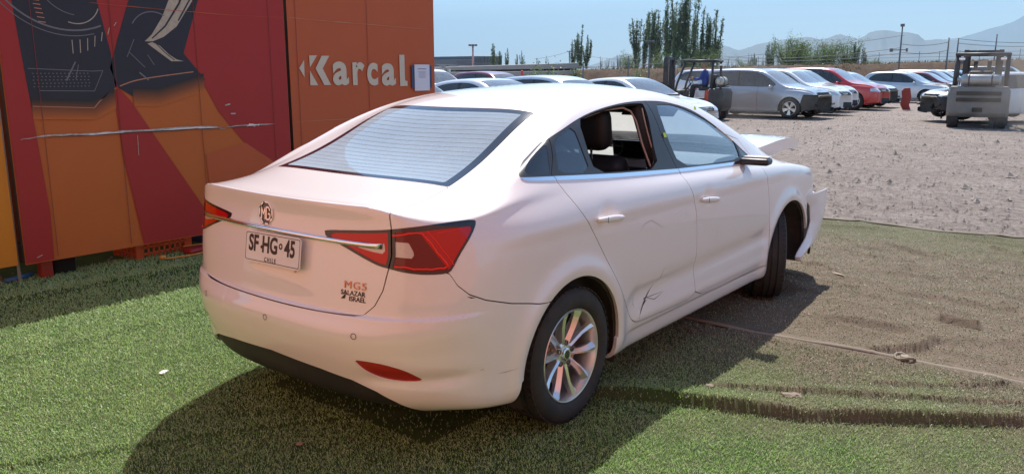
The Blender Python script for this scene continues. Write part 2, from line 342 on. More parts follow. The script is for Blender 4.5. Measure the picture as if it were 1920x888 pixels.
def build_master(nu=430,nv=230):
    ctrl=master_controls(COLS)
    J,I=ctrl[1],ctrl[2]
    u=np.linspace(0,J-1,nu);v=np.linspace(0,I-1,nv)
    # even out spacing by arc length on average
    P=eval_master(ctrl,u,v)
    lu=np.r_[0,np.cumsum(np.linalg.norm(np.diff(P[:,nv//3],axis=0),axis=1)+.002)];u=np.interp(np.linspace(0,lu[-1],nu),lu,u)
    lv=np.r_[0,np.cumsum(np.mean([np.linalg.norm(np.diff(P[a],axis=0),axis=1) for a in (0,nu//3,nu//2)],axis=0))];v=np.interp(np.linspace(0,lv[-1],nv),lv,v)
    P=deform(eval_master(ctrl,u,v));e=1e-3
    def ev(uu,vv): return deform(eval_master(ctrl,uu,vv))
    Pu=ev(u+e,v)-ev(u-e,v);Pv=ev(u,v+e)-ev(u,v-e)
    N=np.cross(Pu,Pv)
    ln=np.linalg.norm(N,axis=2,keepdims=True)
    N=N/np.maximum(ln,1e-12)
    # make outward
    c=np.array([1.2,0,.7]);s=np.sign(((P-c)*N).sum(2));
    if s[nu//2,nv//3]<0: N=-N
    P[0,:,1]=0;P[-1,:,1]=0;P[:,-1,1]=0
    N[0,:,1]=0;N[-1,:,1]=0;N[:,-1,1]=0
    # roof centre corner is degenerate: normal from local height field
    flat=(P[...,1]<.12)&(P[...,2]>1.44)
    bad=flat&(N[...,2]<.9)
    N[bad]=(0,0,1)
    N/=np.maximum(np.linalg.norm(N,axis=2,keepdims=True),1e-9)
    return P,N
# ------------------------------------------------------------------ cutting the master surface into panels
def sd_poly(p,poly):
    """signed distance (negative inside) of points p (n,2) to a closed polygon"""
    poly=np.asarray(poly,float);n=len(poly);d=np.full(len(p),1e9);ins=np.zeros(len(p),bool)
    for i in range(n):
        a=poly[i];b=poly[(i+1)%n];e=b-a;w=p-a;t=np.clip((w@e)/(e@e+1e-12),0,1);q=w-t[:,None]*e;d=np.minimum(d,(q**2).sum(1))
        c=((a[1]>p[:,1])!=(b[1]>p[:,1]))
        with np.errstate(divide='ignore',invalid='ignore'):
            xx=(b[0]-a[0])*(p[:,1]-a[1])/(b[1]-a[1])+a[0]
        ins^=(c&(p[:,0]<xx))
    d=np.sqrt(d);return np.where(ins,-d,d)
def d_line(p,line):
    line=np.asarray(line,float);d=np.full(len(p),1e9)
    for i in range(len(line)-1):
        a=line[i];b=line[i+1];e=b-a;w=p-a;t=np.clip((w@e)/(e@e+1e-12),0,1);q=w-t[:,None]*e;d=np.minimum(d,(q**2).sum(1))
    return np.sqrt(d)
def chaikin(poly,it=2,closed=True):
    p=[np.array(q,float) for q in poly]
    for _ in range(it):
        n=len(p);o=[]
        if not closed:o.append(p[0])
        for i in range(n if closed else n-1):
            a,b=p[i],p[(i+1)%n];o+= [a*.75+b*.25,a*.25+b*.75]
        if not closed:o.append(p[-1])
        p=o
    return np.array(p)
class Surf:
    def __init__(s,P,N):
        nu,nv=P.shape[:2];s.V=P.reshape(-1,3).copy();s.N=N.reshape(-1,3).copy()
        i=np.arange(nu*nv).reshape(nu,nv);a=i[:-1,:-1].ravel();b=i[1:,:-1].ravel();c=i[1:,1:].ravel();d=i[:-1,1:].ravel()
        T=np.concatenate([np.stack([a,b,c],1),np.stack([a,c,d],1)])
        ar=np.linalg.norm(np.cross(s.V[T[:,1]]-s.V[T[:,0]],s.V[T[:,2]]-s.V[T[:,0]]),axis=1)
        s.T=T[ar>1e-12];s.names=['shell'];s.L=np.zeros(len(s.T),int)
    def id(s,n):
        if n not in s.names:s.names.append(n)
        return s.names.index(n)
    def cut(s,gf,within,label,rng=None):
        """faces of the named regions on the negative side of gf get the new label"""
        g=gf(s.V);g=np.where(np.abs(g)<2e-5,2e-5,g)
        msk=np.isin(s.L,[s.id(n) for n in within])
        gt=g[s.T];pos=(gt>0).sum(1);cross=msk&(pos>0)&(pos<3)
        T=s.T;keep=~cross;ct=T[cross];cg=gt[cross];cl=s.L[cross];cp=pos[cross]
        if len(ct):
            lone_pos=cp==1
            sgn=(cg>0);k=np.where(lone_pos,np.argmax(sgn,1),np.argmin(sgn,1))
            r=np.arange(len(ct));A=ct[r,k];B=ct[r,(k+1)%3];C=ct[r,(k+2)%3]
            E=np.concatenate([np.stack([A,B],1),np.stack([A,C],1)]);Es=np.sort(E,1)
            key=Es[:,0].astype(np.int64)*10_000_000+Es[:,1];uk,inv=np.unique(key,return_inverse=True)
            e0=(uk//10_000_000).astype(int);e1=(uk%10_000_000).astype(int);t=g[e0]/(g[e0]-g[e1])
            NV=s.V[e0]*(1-t)[:,None]+s.V[e1]*t[:,None];NN=s.N[e0]*(1-t)[:,None]+s.N[e1]*t[:,None]
            NN/=np.maximum(np.linalg.norm(NN,axis=1,keepdims=True),1e-9)
            base=len(s.V);s.V=np.concatenate([s.V,NV]);s.N=np.concatenate([s.N,NN]);g=np.concatenate([g,np.zeros(len(NV))])
            ab=base+inv[:len(ct)];ac=base+inv[len(ct):]
            t1=np.stack([A,ab,ac],1);t2=np.stack([ab,B,C],1);t3=np.stack([ab,C,ac],1)
            nt_=np.concatenate([t1,t2,t3]);nl=np.concatenate([cl,cl,cl])
            s.T=np.concatenate([T[keep],nt_]);s.L=np.concatenate([s.L[keep],nl])
        gt=g[s.T];tot=gt.sum(1);msk=np.isin(s.L,[s.id(n) for n in within])
        s.L[msk&(tot<0)]=s.id(label)
    def band(s,gf,h,within):
        """panel gap of half width h on the zero line of a signed function"""
        for n in within:
            s.cut(lambda V:gf(V)-h,[n],'_t');s.cut(lambda V:gf(V)+h,['_t'],n)
            s.L[s.L==s.id('_t')]=s.id('gap')
    def part(s,labels,sides,name,material,parent,depth=.012,off=0,fn=None,wall=True):
        m=np.isin(s.L,[s.id(n) for n in labels]);T=s.T[m]
        if not len(T): print('EMPTY PART',name,labels);return None
        u,inv=np.unique(T,return_inverse=True);T=inv.reshape(T.shape);V=s.V[u];N=s.N[u]
        ar=np.linalg.norm(np.cross(V[T[:,1]]-V[T[:,0]],V[T[:,2]]-V[T[:,0]]),axis=1);T=T[ar>1e-11]
        if off:V=V+N*off
        # orientation
        fnm=np.cross(V[T[:,1]]-V[T[:,0]],V[T[:,2]]-V[T[:,0]]);fl=(fnm*N[T].sum(1)).sum(1)<0;T[fl]=T[fl][:,::-1]
        VV=V;NN=N;TT=T
        if wall:
            E=np.concatenate([T[:,[0,1]],T[:,[1,2]],T[:,[2,0]]]);key=np.sort(E,1);k=key[:,0].astype(np.int64)*10_000_000+key[:,1]
            uq,idx,cnt=np.unique(k,return_index=True,return_counts=True);B=E[idx[cnt==1]]
            cen=(V[B[:,0],1]<1e-5)&(V[B[:,1],1]<1e-5);B=B[~cen]
            a=V[B[:,0]];b=V[B[:,1]];na=N[B[:,0]];nb=N[B[:,1]]
            wn=np.cross(b-a,-(na+nb));wn=-wn/np.maximum(np.linalg.norm(wn,axis=1,keepdims=True),1e-9)
            nB=len(B);W=np.concatenate([a,b,b-nb*depth,a-na*depth]);o=len(V);r=np.arange(nB)
            Q=np.concatenate([np.stack([o+r+nB,o+r,o+r+3*nB],1),np.stack([o+r+nB,o+r+3*nB,o+r+2*nB],1)])
            qn=np.cross(W[Q[0,1]-o]-W[Q[0,0]-o],W[Q[0,2]-o]-W[Q[0,0]-o])
            # wall normals follow the face winding
            wn2=np.cross(a-b,(a-na*depth)-b);wn2/=np.maximum(np.linalg.norm(wn2,axis=1,keepdims=True),1e-9)
            VV=np.concatenate([V,W]);NN=np.concatenate([N,wn2,wn2,wn2,wn2]);TT=np.concatenate([T,Q])
        if fn is not None: VV,NN=fn(VV,NN)
        R=VV*[1,-1,1];RN=NN*[1,-1,1];RT=TT[:,::-1]
        if sides=='R':V_,N_,T_=R,RN,RT
        elif sides=='L':V_,N_,T_=VV,NN,TT
        else:V_=np.concatenate([VV,R]);N_=np.concatenate([NN,RN]);T_=np.concatenate([TT,RT+len(VV)])
        return mesh_np(name,V_,T_,material,parent,N_)
def build_sedan():
    P,N=build_master(560,300)
    S=Surf(P,N)
    root=empty('sedan',(0,0,0),0,'white four-door sedan with torn front corner, parked on the green turf','car')
    x=lambda V:V[:,0];w=lambda V:V[:,1];z=lambda V:V[:,2]
    def xz(poly,wmin=.5):
        def f(V):
            g=np.full(len(V),1.0);m=V[:,1]>wmin;g[m]=sd_poly(V[m][:,[0,2]],poly);return g
        return f
    def sz(poly,xmax=-.4):
        def f(V):
            g=np.full(len(V),1.0);m=V[:,0]<xmax;g[m]=sd_poly(np.stack([V[m,1]+V[m,0],V[m,2]],1),poly);return g
        return f
    # wheel arches
    def arch(cx,R,cz=.315):
        def f(V):
            g=np.hypot((V[:,0]-cx)*(1+0*V[:,2]),V[:,2]-cz)-R
            low=np.abs(V[:,0]-cx)-R                     # legs straight down
            g=np.where(V[:,2]<cz,low,g)
            return np.where(V[:,1]>.55,g,1.0)
        return f
    def arch_r(V):
        # rear opening flares back at its foot
        g=np.hypot(V[:,0]+.01,V[:,2]-.315)-.372
        lo=np.where(V[:,0]<0,-(V[:,0])-.385-.25*np.clip(.36-V[:,2],0,1),V[:,0]-.352)
        return np.where(V[:,1]>.55,np.where(V[:,2]<.315,lo,g),1.0)
    S.cut(arch_r,['shell'],'hole');S.cut(arch(2.68,.375),['shell'],'hole')
    # side glass opening (black framed)
    dlo=chaikin([(-.252,1.143),(-.235,1.160),(-.158,1.203),(-.05,1.249),(.06,1.284),(.192,1.318),(.30,1.345),(.418,1.368),(.53,1.384),(.648,1.397),(.80,1.409),(.939,1.414),(1.08,1.413),(1.225,1.406),(1.36,1.388),(1.504,1.358),(1.61,1.320),(1.709,1.275),(1.82,1.220),(1.936,1.160),(2.02,1.108),(2.098,1.058),(2.16,1.020),(2.19,.998),(1.65,1.012),(1.099,1.032),(.5,1.066),(-.031,1.106),(-.19,1.119),(-.245,1.124)],1)
    wlim=lambda X:np.interp(X,[-.24,-.158,-.042,.192,.418,.648,.94,1.225,1.5,1.7,1.936,2.188],[.765,.732,.716,.696,.664,.642,.629,.636,.664,.708,.753,.817])-.012
    S.cut(lambda V:np.maximum(xz(dlo)(V),wlim(V[:,0])-V[:,1]),['shell'],'frame')
    chz=lambda X:np.interp(X,[-.26,-.031,.5,1.099,1.65,2.2],[1.1385,1.124,1.086,1.051,1.029,1.012])
    S.cut(lambda V:np.where(V[:,1]>.5,V[:,2]-chz(V[:,0]),1.0),['frame'],'chrome')
    A=chaikin([(-.222,1.152),(-.158,1.194),(-.059,1.238),(.01,1.262),(-.028,1.203),(-.060,1.137),(-.14,1.143)],1)
    B=chaikin([(.064,1.269),(.155,1.299),(.255,1.323),(.25,1.217),(.252,1.115),(-.001,1.132),(.03,1.192)],1)
    D=chaikin([(.319,1.345),(.427,1.365),(.54,1.381),(.672,1.395),(.784,1.402),(.897,1.405),(1.001,1.403),(1.005,1.395),(.93,1.227),(.91,1.070),(.60,1.088),(.287,1.108),(.293,1.226)],1)
    E=chaikin([(1.118,1.391),(1.232,1.391),(1.339,1.384),(1.435,1.364),(1.52,1.339),(1.639,1.298),(1.752,1.252),(1.883,1.193),(1.975,1.143),(1.986,1.083),(1.975,1.034),(1.50,1.043),(1.15,1.061),(1.10,1.225)],1)
    Fq=chaikin([(2.01,1.118),(2.09,1.062),(2.14,1.03),(2.01,1.035)],1)
    for nm,pl in (('qglass',A),('dglass',B),('opening',D),('fglass',E),('sail',Fq)): S.cut(xz(pl),['frame'],nm)
    # roof-side seams of the door frames
    S.band(lambda V:V[:,0]-np.interp(V[:,2],[1.0,1.135,1.20,1.31],[0,-.055,.005,.06]),.002,['frame','chrome'])
    S.band(lambda V:V[:,0]-np.interp(V[:,2],[1.0,1.05,1.225,1.5],[1.105,1.105,1.045,1.05]),.002,['frame','chrome'])
    # front and rear windows
    xb=lambda W:-.512+.13*W**2; xt=lambda W:.143+.33*W**2; wg=lambda X:np.interp(X,[-.47,-.1,.22],[.572,.527,.492])
    def rg(o):
        return lambda V:np.where((V[:,2]>1.05)&(V[:,0]<.8),np.maximum.reduce([xb(V[:,1])+o*.75-V[:,0],V[:,0]-xt(V[:,1])+o*.9,V[:,1]-wg(V[:,0])+o]),1.0)
    S.cut(rg(0),['shell'],'frit');S.cut(rg(.042),['frit'],'rglass')
    S.cut(lambda V:rg(-.0045)(V),['shell'],'rseal')
    wf=lambda X:np.interp(X,[1.7,2.1,2.45],[.52,.60,.66])
    def wsf(o):
        return lambda V:np.where((V[:,2]>.99)&(V[:,0]>1.4),np.maximum.reduce([1.86-.22*V[:,1]**2+o-V[:,0],V[:,0]-2.50+.18*V[:,1]**2+o,V[:,1]-wf(V[:,0])+o]),1.0)
    S.cut(wsf(0),['shell'],'frit2');S.cut(wsf(.03),['frit2'],'wglass')
    # bonnet opening
    S.cut(lambda V:np.where((V[:,0]>2.4),np.maximum.reduce([V[:,1]-np.interp(V[:,0],[2.5,2.9,3.2],[.70,.69,.62]),2.545-.18*V[:,1]**2-V[:,0],V[:,0]-3.24+.22*V[:,1]**2,.83-V[:,2]]),1),['shell'],'bonnet')
    # rear lamp
    LP=chaikin([(-.600,.955),(-.575,.965),(-.45,.975),(-.33,.984),(-.233,.992),(-.143,1.0),(-.02,1.007),(.12,1.012),(.222,1.013),(.240,1.003),(.212,.959),(.136,.885),(.098,.835),(.07,.824),(-.037,.824),(-.15,.833),(-.238,.847),(-.285,.853),(-.347,.87),(-.405,.888),(-.464,.906),(-.53,.925),(-.575,.938)],1)
    S.cut(sz(LP,-.45),['shell'],'lamp')
    # boot lid
    def wl(V):
        r=np.interp(V[:,2],[.60,.645,.661,.70,.761,.85,.894,.99,1.05],[.40,.48,.535,.578,.608,.626,.634,.626,.618])
        d=np.interp(V[:,0],[-.84,-.47],[.618,.578]);k=smooth01((V[:,0]+.85)/.03)*(V[:,2]>1.03)
        return r*(1-k)+d*k
    lid=lambda V:np.where(V[:,0]<-.3,np.maximum.reduce([V[:,1]-wl(V),(.646+.01*(V[:,1]/.5)**2)-V[:,2],V[:,0]-xb(V[:,1])+.006]),1)
    S.band(lid,.0024,['shell','lamp'])
    S.cut(lid,['shell'],'lid');S.cut(lid,['lamp'],'lamp_in')
    for src,dst in (('lamp','red_out'),('lamp_in','red_in')):
        S.cut(lambda V:sz(LP,-.45)(V)+.0105+.014*smooth01((V[:,2]-.975)/.02)*(V[:,0]+V[:,1]>-.1),[src],dst)
    S.cut(lambda V:lid(V)-.013,['red_out'],'lamp')
    S.cut(lambda V:-lid(V)-.013+0*V[:,0],['red_in'],'lamp_in')
    clearo=[(-.222,.948),(-.128,.944),(-.100,.905),(-.105,.886),(-.222,.892)]
    cleari=[(-.56,.935),(-.45,.934),(-.254,.938),(-.254,.899),(-.33,.905),(-.45,.922)]
    S.cut(sz(clearo,-.45),['red_out'],'clear_out');S.cut(sz(cleari,-.45),['red_in'],'clear_in')
    S.cut(lambda V:np.where(V[:,0]<-.45,(V[:,1]+V[:,0])-(-.06+(.972-V[:,2])*1.06)+.0,1),['red_out'],'red_dark')
    # bumpers
    Sx=lambda X:np.interp(X,[-.95,-.80,-.709,-.686,-.646,-.58,-.45,-.302,-.2],[.90,.87,.822,.775,.735,.703,.664,.633,.62])
    bump=lambda V:np.where((V[:,0]<-.2),np.maximum(V[:,2]-Sx(V[:,0]),V[:,0]+.2),1)
    S.band(lambda V:np.maximum(V[:,2]-Sx(V[:,0]),V[:,0]+.2),.0024,['shell'])
    S.cut(bump,['shell'],'bumper')
    S.cut(lambda V:np.where(V[:,0]<-.8,np.maximum(V[:,2]-.655,-V[:,2]+.5),1),['shell'],'bumper')
    vz=lambda W:np.interp(W,[0,.3,.46,.56,.62,.68,.74],[.419,.404,.385,.35,.312,.255,.15])
    S.cut(lambda V:np.where(V[:,0]<-.3,V[:,2]-vz(V[:,1]),1),['bumper'],'valance')
    FG=chaikin([(-.447,.483),(-.36,.483),(-.277,.477),(-.17,.456),(-.10,.425),(-.060,.402),(-.2,.402),(-.30,.410),(-.366,.430),(-.41,.455)],1)
    S.cut(sz(FG,-.4),['bumper'],'fog')
    fb=lambda V:np.maximum(3.035-V[:,0]+.35*np.clip(V[:,2]-.55,0,1),V[:,2]-.665)
    S.cut(lambda V:np.where(V[:,0]>2.9,fb(V),1),['shell'],'front_bumper')
    S.cut(lambda V:np.where(V[:,0]>2.9,np.maximum.reduce([3.22-V[:,0],V[:,2]-.80+.06*(3.5-V[:,0]),.66-V[:,2],.30-V[:,1]]),1),['shell'],'head')
    # doors
    rd=chaikin([(-.055,1.125),(-.02,1.06),(.006,1.021),(.057,.95),(.122,.877),(.205,.763),(.288,.65),(.353,.563),(.411,.479),(.463,.41),(.495,.365),(.535,.342),(.61,.334),(.9,.327),(1.210,.321),(1.205,.45),(1.194,.592),(1.192,.72),(1.184,.803),(1.165,.87),(1.141,.926),(1.115,.99),(1.105,1.036),(1.08,1.2),(.5,1.3)],1)
    fd=[(1.105,1.036),(1.115,.99),(1.141,.926),(1.165,.87),(1.184,.803),(1.192,.72),(1.194,.592),(1.205,.45),(1.210,.321),(1.6,.309),(2.1,.290),(2.20,.292),(2.245,.32),(2.275,.45),(2.282,.60),(2.262,.80),(2.225,.93),(2.19,1.0),(2.0,1.2),(1.3,1.2)]
    for pl in (rd,chaikin(fd,1)): S.band(xz(pl),.0023,['shell'])
    S.cut(xz(rd),['shell'],'rdoor');S.cut(xz(chaikin(fd,1)),['shell'],'fdoor')
    S.cut(lambda V:np.where(V[:,1]>.5,2.0-V[:,0],1),['shell'],'pre_fender')
    S.cut(lambda V:np.where(V[:,1]>.6,np.maximum(2.255-V[:,0],V[:,2]-.985),1),['pre_fender'],'fender')
    for n in ('pre_fender',): S.L[S.L==S.id(n)]=0
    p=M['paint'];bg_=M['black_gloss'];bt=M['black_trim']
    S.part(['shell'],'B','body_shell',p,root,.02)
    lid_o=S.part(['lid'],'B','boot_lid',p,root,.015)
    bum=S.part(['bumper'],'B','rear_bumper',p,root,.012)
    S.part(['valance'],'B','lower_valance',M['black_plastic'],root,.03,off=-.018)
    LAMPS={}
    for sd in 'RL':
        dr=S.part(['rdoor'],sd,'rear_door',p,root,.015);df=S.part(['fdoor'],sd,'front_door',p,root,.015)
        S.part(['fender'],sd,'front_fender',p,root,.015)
        S.part(['frame'],sd,'window_frame',bt,root,.02,off=-.002)
        S.part(['chrome'],sd,'chrome_strip',M['chrome'],root,.004,off=.003)
        S.part(['qglass'],sd,'quarter_window',M['black_gloss'],root,.004,off=-.003)
        S.part(['dglass'],sd,'door_quarter_window',M['glass_dark2'],root,wall=False,off=-.005)
        if sd=='L': S.part(['opening'],sd,'rear_side_window',M['glass_side'],root,wall=False,off=-.006)
        S.part(['fglass'],sd,'front_side_window',M['glass_side'],root,wall=False,off=-.006)
        S.part(['sail'],sd,'mirror_triangle',bg_,root,.003,off=-.003)
        tl=S.part(['lamp'],sd,'rear_lamp',bg_,root,.02,off=.002)
        LAMPS[sd]=tl
        S.part(['red_out'],sd,'red_lens',M['red_lens'],tl,.006,off=.0)
        S.part(['red_dark'],sd,'inner_reflector',M['red_lens_dark'],tl,.006,off=-.001)
        S.part(['clear_out'],sd,'indicator_lens',M['clear_lens'],tl,.006,off=-.001)
        tl2=S.part(['lamp_in'],sd,'lid_lamp',bg_,root,.02,off=.002)
        S.part(['red_in'],sd,'red_lens',M['red_lens'],tl2,.006)
        S.part(['clear_in'],sd,'reversing_lens',M['clear_lens'],tl2,.006,off=-.001)
        S.part(['fog'],sd,'bumper_reflector',M['red_lens_dark2'],root,.01,off=-.004)
        S.part(['head'],sd,'headlamp_housing',M['black_plastic'],root,.02,off=-.03)
    S.part(['frit'],'B','rear_window_border',bg_,root,.004,off=-.001)
    S.part(['rseal'],'B','rear_window_seal',M['rubber'],root,.006,off=-.002)
    rw=S.part(['rglass'],'B','rear_window',M['glass_rear'],root,wall=False,off=-.001)
    S.part(['frit2'],'B','windscreen_border',bg_,root,.004,off=-.001)
    S.part(['wglass'],'B','windscreen',M['glass_front'],root,wall=False,off=-.001)
    # torn front bumper hanging off its right side
    def fbd(V,N):
        V=V.copy();t=smooth01((3.6-V[:,0])/.6)
        V[:,0]+=.05+.05*(1-V[:,2]/.7)*0;V[:,1]+=.05+.0*t;return V,N
    def fbR(V,N):
        V=V.copy()
        piv=np.array([3.5,0,.3]);a=math.radians(7)        # swung outwards about the nose
        d=V-piv;V[:,0]=piv[0]+d[:,0]*math.cos(a)+d[:,1]*math.sin(a)+.03;V[:,1]=-d[:,0]*math.sin(a)+d[:,1]*math.cos(a)
        V[:,1]+=.0;V[:,2]+=-.02;return V,N
    S.cut(lambda V:3.32-V[:,0],['front_bumper'],'front_bumper_r')
    S.part(['front_bumper_r'],'R','front_bumper',p,root,.010)
    # sprung wing of the bumper: curved skin standing off the arch
    nz,nx=16,12;vs=[];ns=[]
    for i in range(nz+1):
        z=.22+.46*i/nz
        xl=np.interp(z,[.22,.26,.36,.47,.60,.655,.68],[2.90,2.87,3.05,3.13,3.11,3.01,3.0]);xr=np.interp(z,[.22,.25,.32,.43,.565,.673],[2.92,2.93,3.22,3.32,3.40,3.44])
        for j in range(nx+1):
            t=j/nx;xx=xl+(xr-xl)*t;yy=-(.893+.030*math.sin(t*2.2)+.012*math.sin((z-.2)*7))
            vs.append((xx,yy,z+.03*t*(z-.3)*(z>.3)))
    fs=[(i*(nx+1)+j,i*(nx+1)+j+1,(i+1)*(nx+1)+j+1,(i+1)*(nx+1)+j) for i in range(nz) for j in range(nx)]
    k0=len(vs);vs2=vs+[(x_,y_+.006,z_) for x_,y_,z_ in vs];fs2=fs+[tuple(q+k0 for q in reversed(f)) for f in fs]
    per=[j for j in range(nx+1)]+[(i+1)*(nx+1)+nx for i in range(nz)]+[nz*(nx+1)+j for j in range(nx-1,-1,-1)]+[i*(nx+1) for i in range(nz-1,0,-1)]
    fs2+=[(per[q],per[(q+1)%len(per)],per[(q+1)%len(per)]+k0,per[q]+k0) for q in range(len(per))]
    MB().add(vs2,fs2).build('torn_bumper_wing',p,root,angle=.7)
    lo=MB();lo.tube([(3.20,-.88,.30),(3.26,-.87,.24),(3.28,-.86,.20)],.010,6);lo.build('loose_bracket',M['black_plastic'],root)
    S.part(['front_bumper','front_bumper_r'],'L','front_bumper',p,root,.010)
    # bonnet: buckled and sprung open
    def bon(V,N):
        V=V.copy();X=V[:,0];t=np.clip((X-2.53)/.72,0,1);wv=V[:,1]
        V[:,2]+=.018+.15*t+.060*np.sin(t*PI)*(1-.25*wv)-.045*np.clip(t-.75,0,1)*4*.5
        V[:,2]+=.02*np.abs(np.sin(wv*5+t*3))*t
        V[:,0]+=.27*t*t;V[:,1]*=1+.12*t
        N=N.copy();N[:,0]-=.10;return V,N/np.linalg.norm(N,axis=1,keepdims=True)
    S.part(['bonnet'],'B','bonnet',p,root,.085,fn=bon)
    # inner liner closes the gaps: everything except openings
    Pc,Nc=P[::5,::4],N[::5,::4]
    S2=Surf(Pc,Nc)
    S2.cut(arch(-.01,.36),['shell'],'hole');S2.cut(arch(2.68,.36),['shell'],'hole')
    for pl in (A,B,D,E,Fq):
        S2.cut(lambda V:xz(pl)(V)-.0,['shell'],'hole')
    S2.cut(rg(.04),['shell'],'hole');S2.cut(wsf(.03),['shell'],'hole')
    S2.cut(lambda V:np.where((V[:,0]>2.5)&(V[:,1]<.66)&(V[:,2]>.84),-1.0,1.0),['shell'],'hole')
    S2.cut(lambda V:np.where((V[:,0]>-.45)&(V[:,0]<2.5),1.07-V[:,2],1),['shell'],'cabin')
    S2.part(['shell'],'B','inner_panel',M['liner'],root,wall=False,off=-.024)
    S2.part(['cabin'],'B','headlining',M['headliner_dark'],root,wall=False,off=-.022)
    return root,S,P,N,lid_o,bum,rw,LAMPS
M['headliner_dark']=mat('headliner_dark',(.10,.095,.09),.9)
M['red_lens_dark2']=mat('reflector_red',(.36,.02,.012),.25,0,.8,bump=(300,.5,.002))
M['glass_dark2']=glass('privacy_glass',(.16,.22,.30),.12,(.20,.28,.42),refl=1.0)
SEDAN,S_,P_,N_,LID,BUM,RW,LAMPS=build_sedan()
_Rv=S_.V;_rear=_Rv[(_Rv[:,0]<-.55)];_side=_Rv[_Rv[:,1]>.55]
def rear_x(y,z):
    d=(_rear[:,1]-abs(y))**2+(_rear[:,2]-z)**2+ (np.where((_rear[:,2]>1.06),1,0));i=np.argsort(d)[:6];wt=1/(d[i]+1e-7);return float((_rear[i,0]*wt).sum()/wt.sum())
def side_y(x,z):
    d=(_side[:,0]-x)**2+(_side[:,2]-z)**2;i=np.argsort(d)[:6];wt=1/(d[i]+1e-7);return float((_side[i,1]*wt).sum()/wt.sum())
# ------------------------------------------------------------------ sedan details
def star_wheel(root_parent,loc,steer=0,side=-1,spin=0,name='wheel',dirty=True):
    """alloy wheel: tyre, rim with ten paired spokes, disc, hub cap. outer face looks to side (−1 = right)"""
    g=bpy.data.objects.new(name,None);COL.objects.link(g);g.parent=root_parent;g.location=loc
    g.rotation_euler=(0,spin,0) if not steer else (0,0,0)
    g.rotation_euler=Matrix.Rotation(steer,3,'Z').to_euler() if not spin else (Matrix.Rotation(steer,3,'Z')@Matrix.Rotation(spin,3,'Y')).to_euler()
    o=side
    R=.318;W=.205
    # tyre profile (axial, radius); outer face at axial o*W/2
    pr=[(-.080,.214),(-.094,.222),(-.102,.238),(-.104,.262),(-.100,.285),(-.092,.300),(-.080,.310),(-.062,.3155),(-.045,.3172),(-.043,.309),(-.037,.309),(-.035,.3178),(-.004,.3182),(-.004,.309),(.004,.309),(.004,.3182),(.035,.3178),(.037,.309),(.043,.309),(.045,.3172),(.062,.3155),(.080,.310),(.092,.300),(.100,.285),(.104,.262),(.102,.238),(.094,.222),(.080,.214)]
    t=MB().lathe(pr,n=72)
    # shoulder blocks
    for k in range(54):
        a=2*PI*k/54
        for s_ in (-1,1):
            c=(.3115*math.cos(a),s_*.078,.3115*math.sin(a))
            t.box(c,(.0045,.026,.024),ry=-a+0)
    t.build('tyre',M['rubber'],g,angle=.7)
    # rim barrel + lip
    rp=[(o*.080,.214),(o*.088,.2165),(o*.092,.2135),(o*.090,.207),(o*.078,.2035),(o*.060,.198),(o*-.02,.188),(o*-.085,.196),(o*-.09,.214)]
    rim=MB().lathe(rp,n=72).build('rim',M['alloy'],g,angle=.8)
    MB().lathe([(o*-.03,.185),(o*-.03,.03)],n=40).build('wheel_well_cover',M['dark'],rim)
    disc=MB().lathe([(o*.012,.03),(o*.012,.142),(o*-.008,.142),(o*-.008,.03)],n=48).build('brake_disc',M['steel'],g,angle=.5)
    MB().rbox((.085,o*.012,.085),(.09,.06,.13),.02,ry=.8).build('brake_caliper',M['alloy_dark'],g,angle=.6)
    sp=MB()
    def P(r,a,ax): return (r*math.cos(a),o*ax,r*math.sin(a))
    for k in range(5):
        a0=2*PI*k/5+PI/2
        for sg in (-1,1):
            a_in=a0+sg*.30;a_out=a0+sg*.245
            # sections along the spoke: r, angle, halfwidth, front axial, back axial
            secs=[]
            for i,t_ in enumerate((0,.12,.3,.55,.8,1.0)):
                r=.050+(.206-.050)*t_
                hw=(.0135,.0125,.011,.0125,.016,.024)[i]
                fr=(.052,.056,.060,.066,.074,.083)[i];bk=(.01,.012,.018,.03,.045,.055)[i]
                a=a_in*(1-t_)+a_out*t_+sg*.06*math.sin(t_*PI)
                secs.append((r,a,hw,fr,bk))
            vs=[]
            for r,a,hw,fr,bk in secs:
                da=hw/r
                # twisted face: one edge sits lower, giving the faceted look
                vs+= [P(r,a-da*1.05,bk),P(r,a-da,fr-.012*(1 if sg>0 else 0)-.004),P(r,a+sg*da*.15,fr+.004),P(r,a+da,fr-.012*(1 if sg<0 else 0)-.004),P(r,a+da*1.05,bk)]
            fs=[]
            m=len(secs)
            for i in range(m-1):
                for j in range(5):
                    fs.append((i*5+j,i*5+(j+1)%5,(i+1)*5+(j+1)%5,(i+1)*5+j))
            fs.append(tuple(range(5)));fs.append(tuple((m-1)*5+j for j in range(5)))
            sp.add(vs,fs)
    sp.build('spokes',M['alloy'],rim,angle=.25)
    hub=MB().lathe([(o*.015,.062),(o*.046,.060),(o*.052,.050),(o*.053,.030),(o*.050,.001)],n=40).build('hub',M['alloy'],rim,angle=.5)
    MB().lathe([(o*.052,.030),(o*.062,.029),(o*.064,.025),(o*.0645,.001)],n=32).build('centre_cap',M['chrome'],hub,angle=.4)
    em=MB()
    pts=[(math.cos(PI/8+k*PI/4)*.019,math.sin(PI/8+k*PI/4)*.019) for k in range(8)]
    em.prism(pts,.0645,.0652,lambda a,b,d:(a,o*d,b));em.build('cap_emblem',M['black_gloss'],hub)
    for k in range(5):
        a=2*PI*k/5+PI/2+PI/5*0
        c=P(.052,a,0)
        MB().lathe([(o*.046,.012),(o*.058,.012),(o*.059,.010),(o*.050,.009)],n=12,c=(c[0],0,c[2])).build('wheel_nut',M['alloy_dark'],hub)
    return g
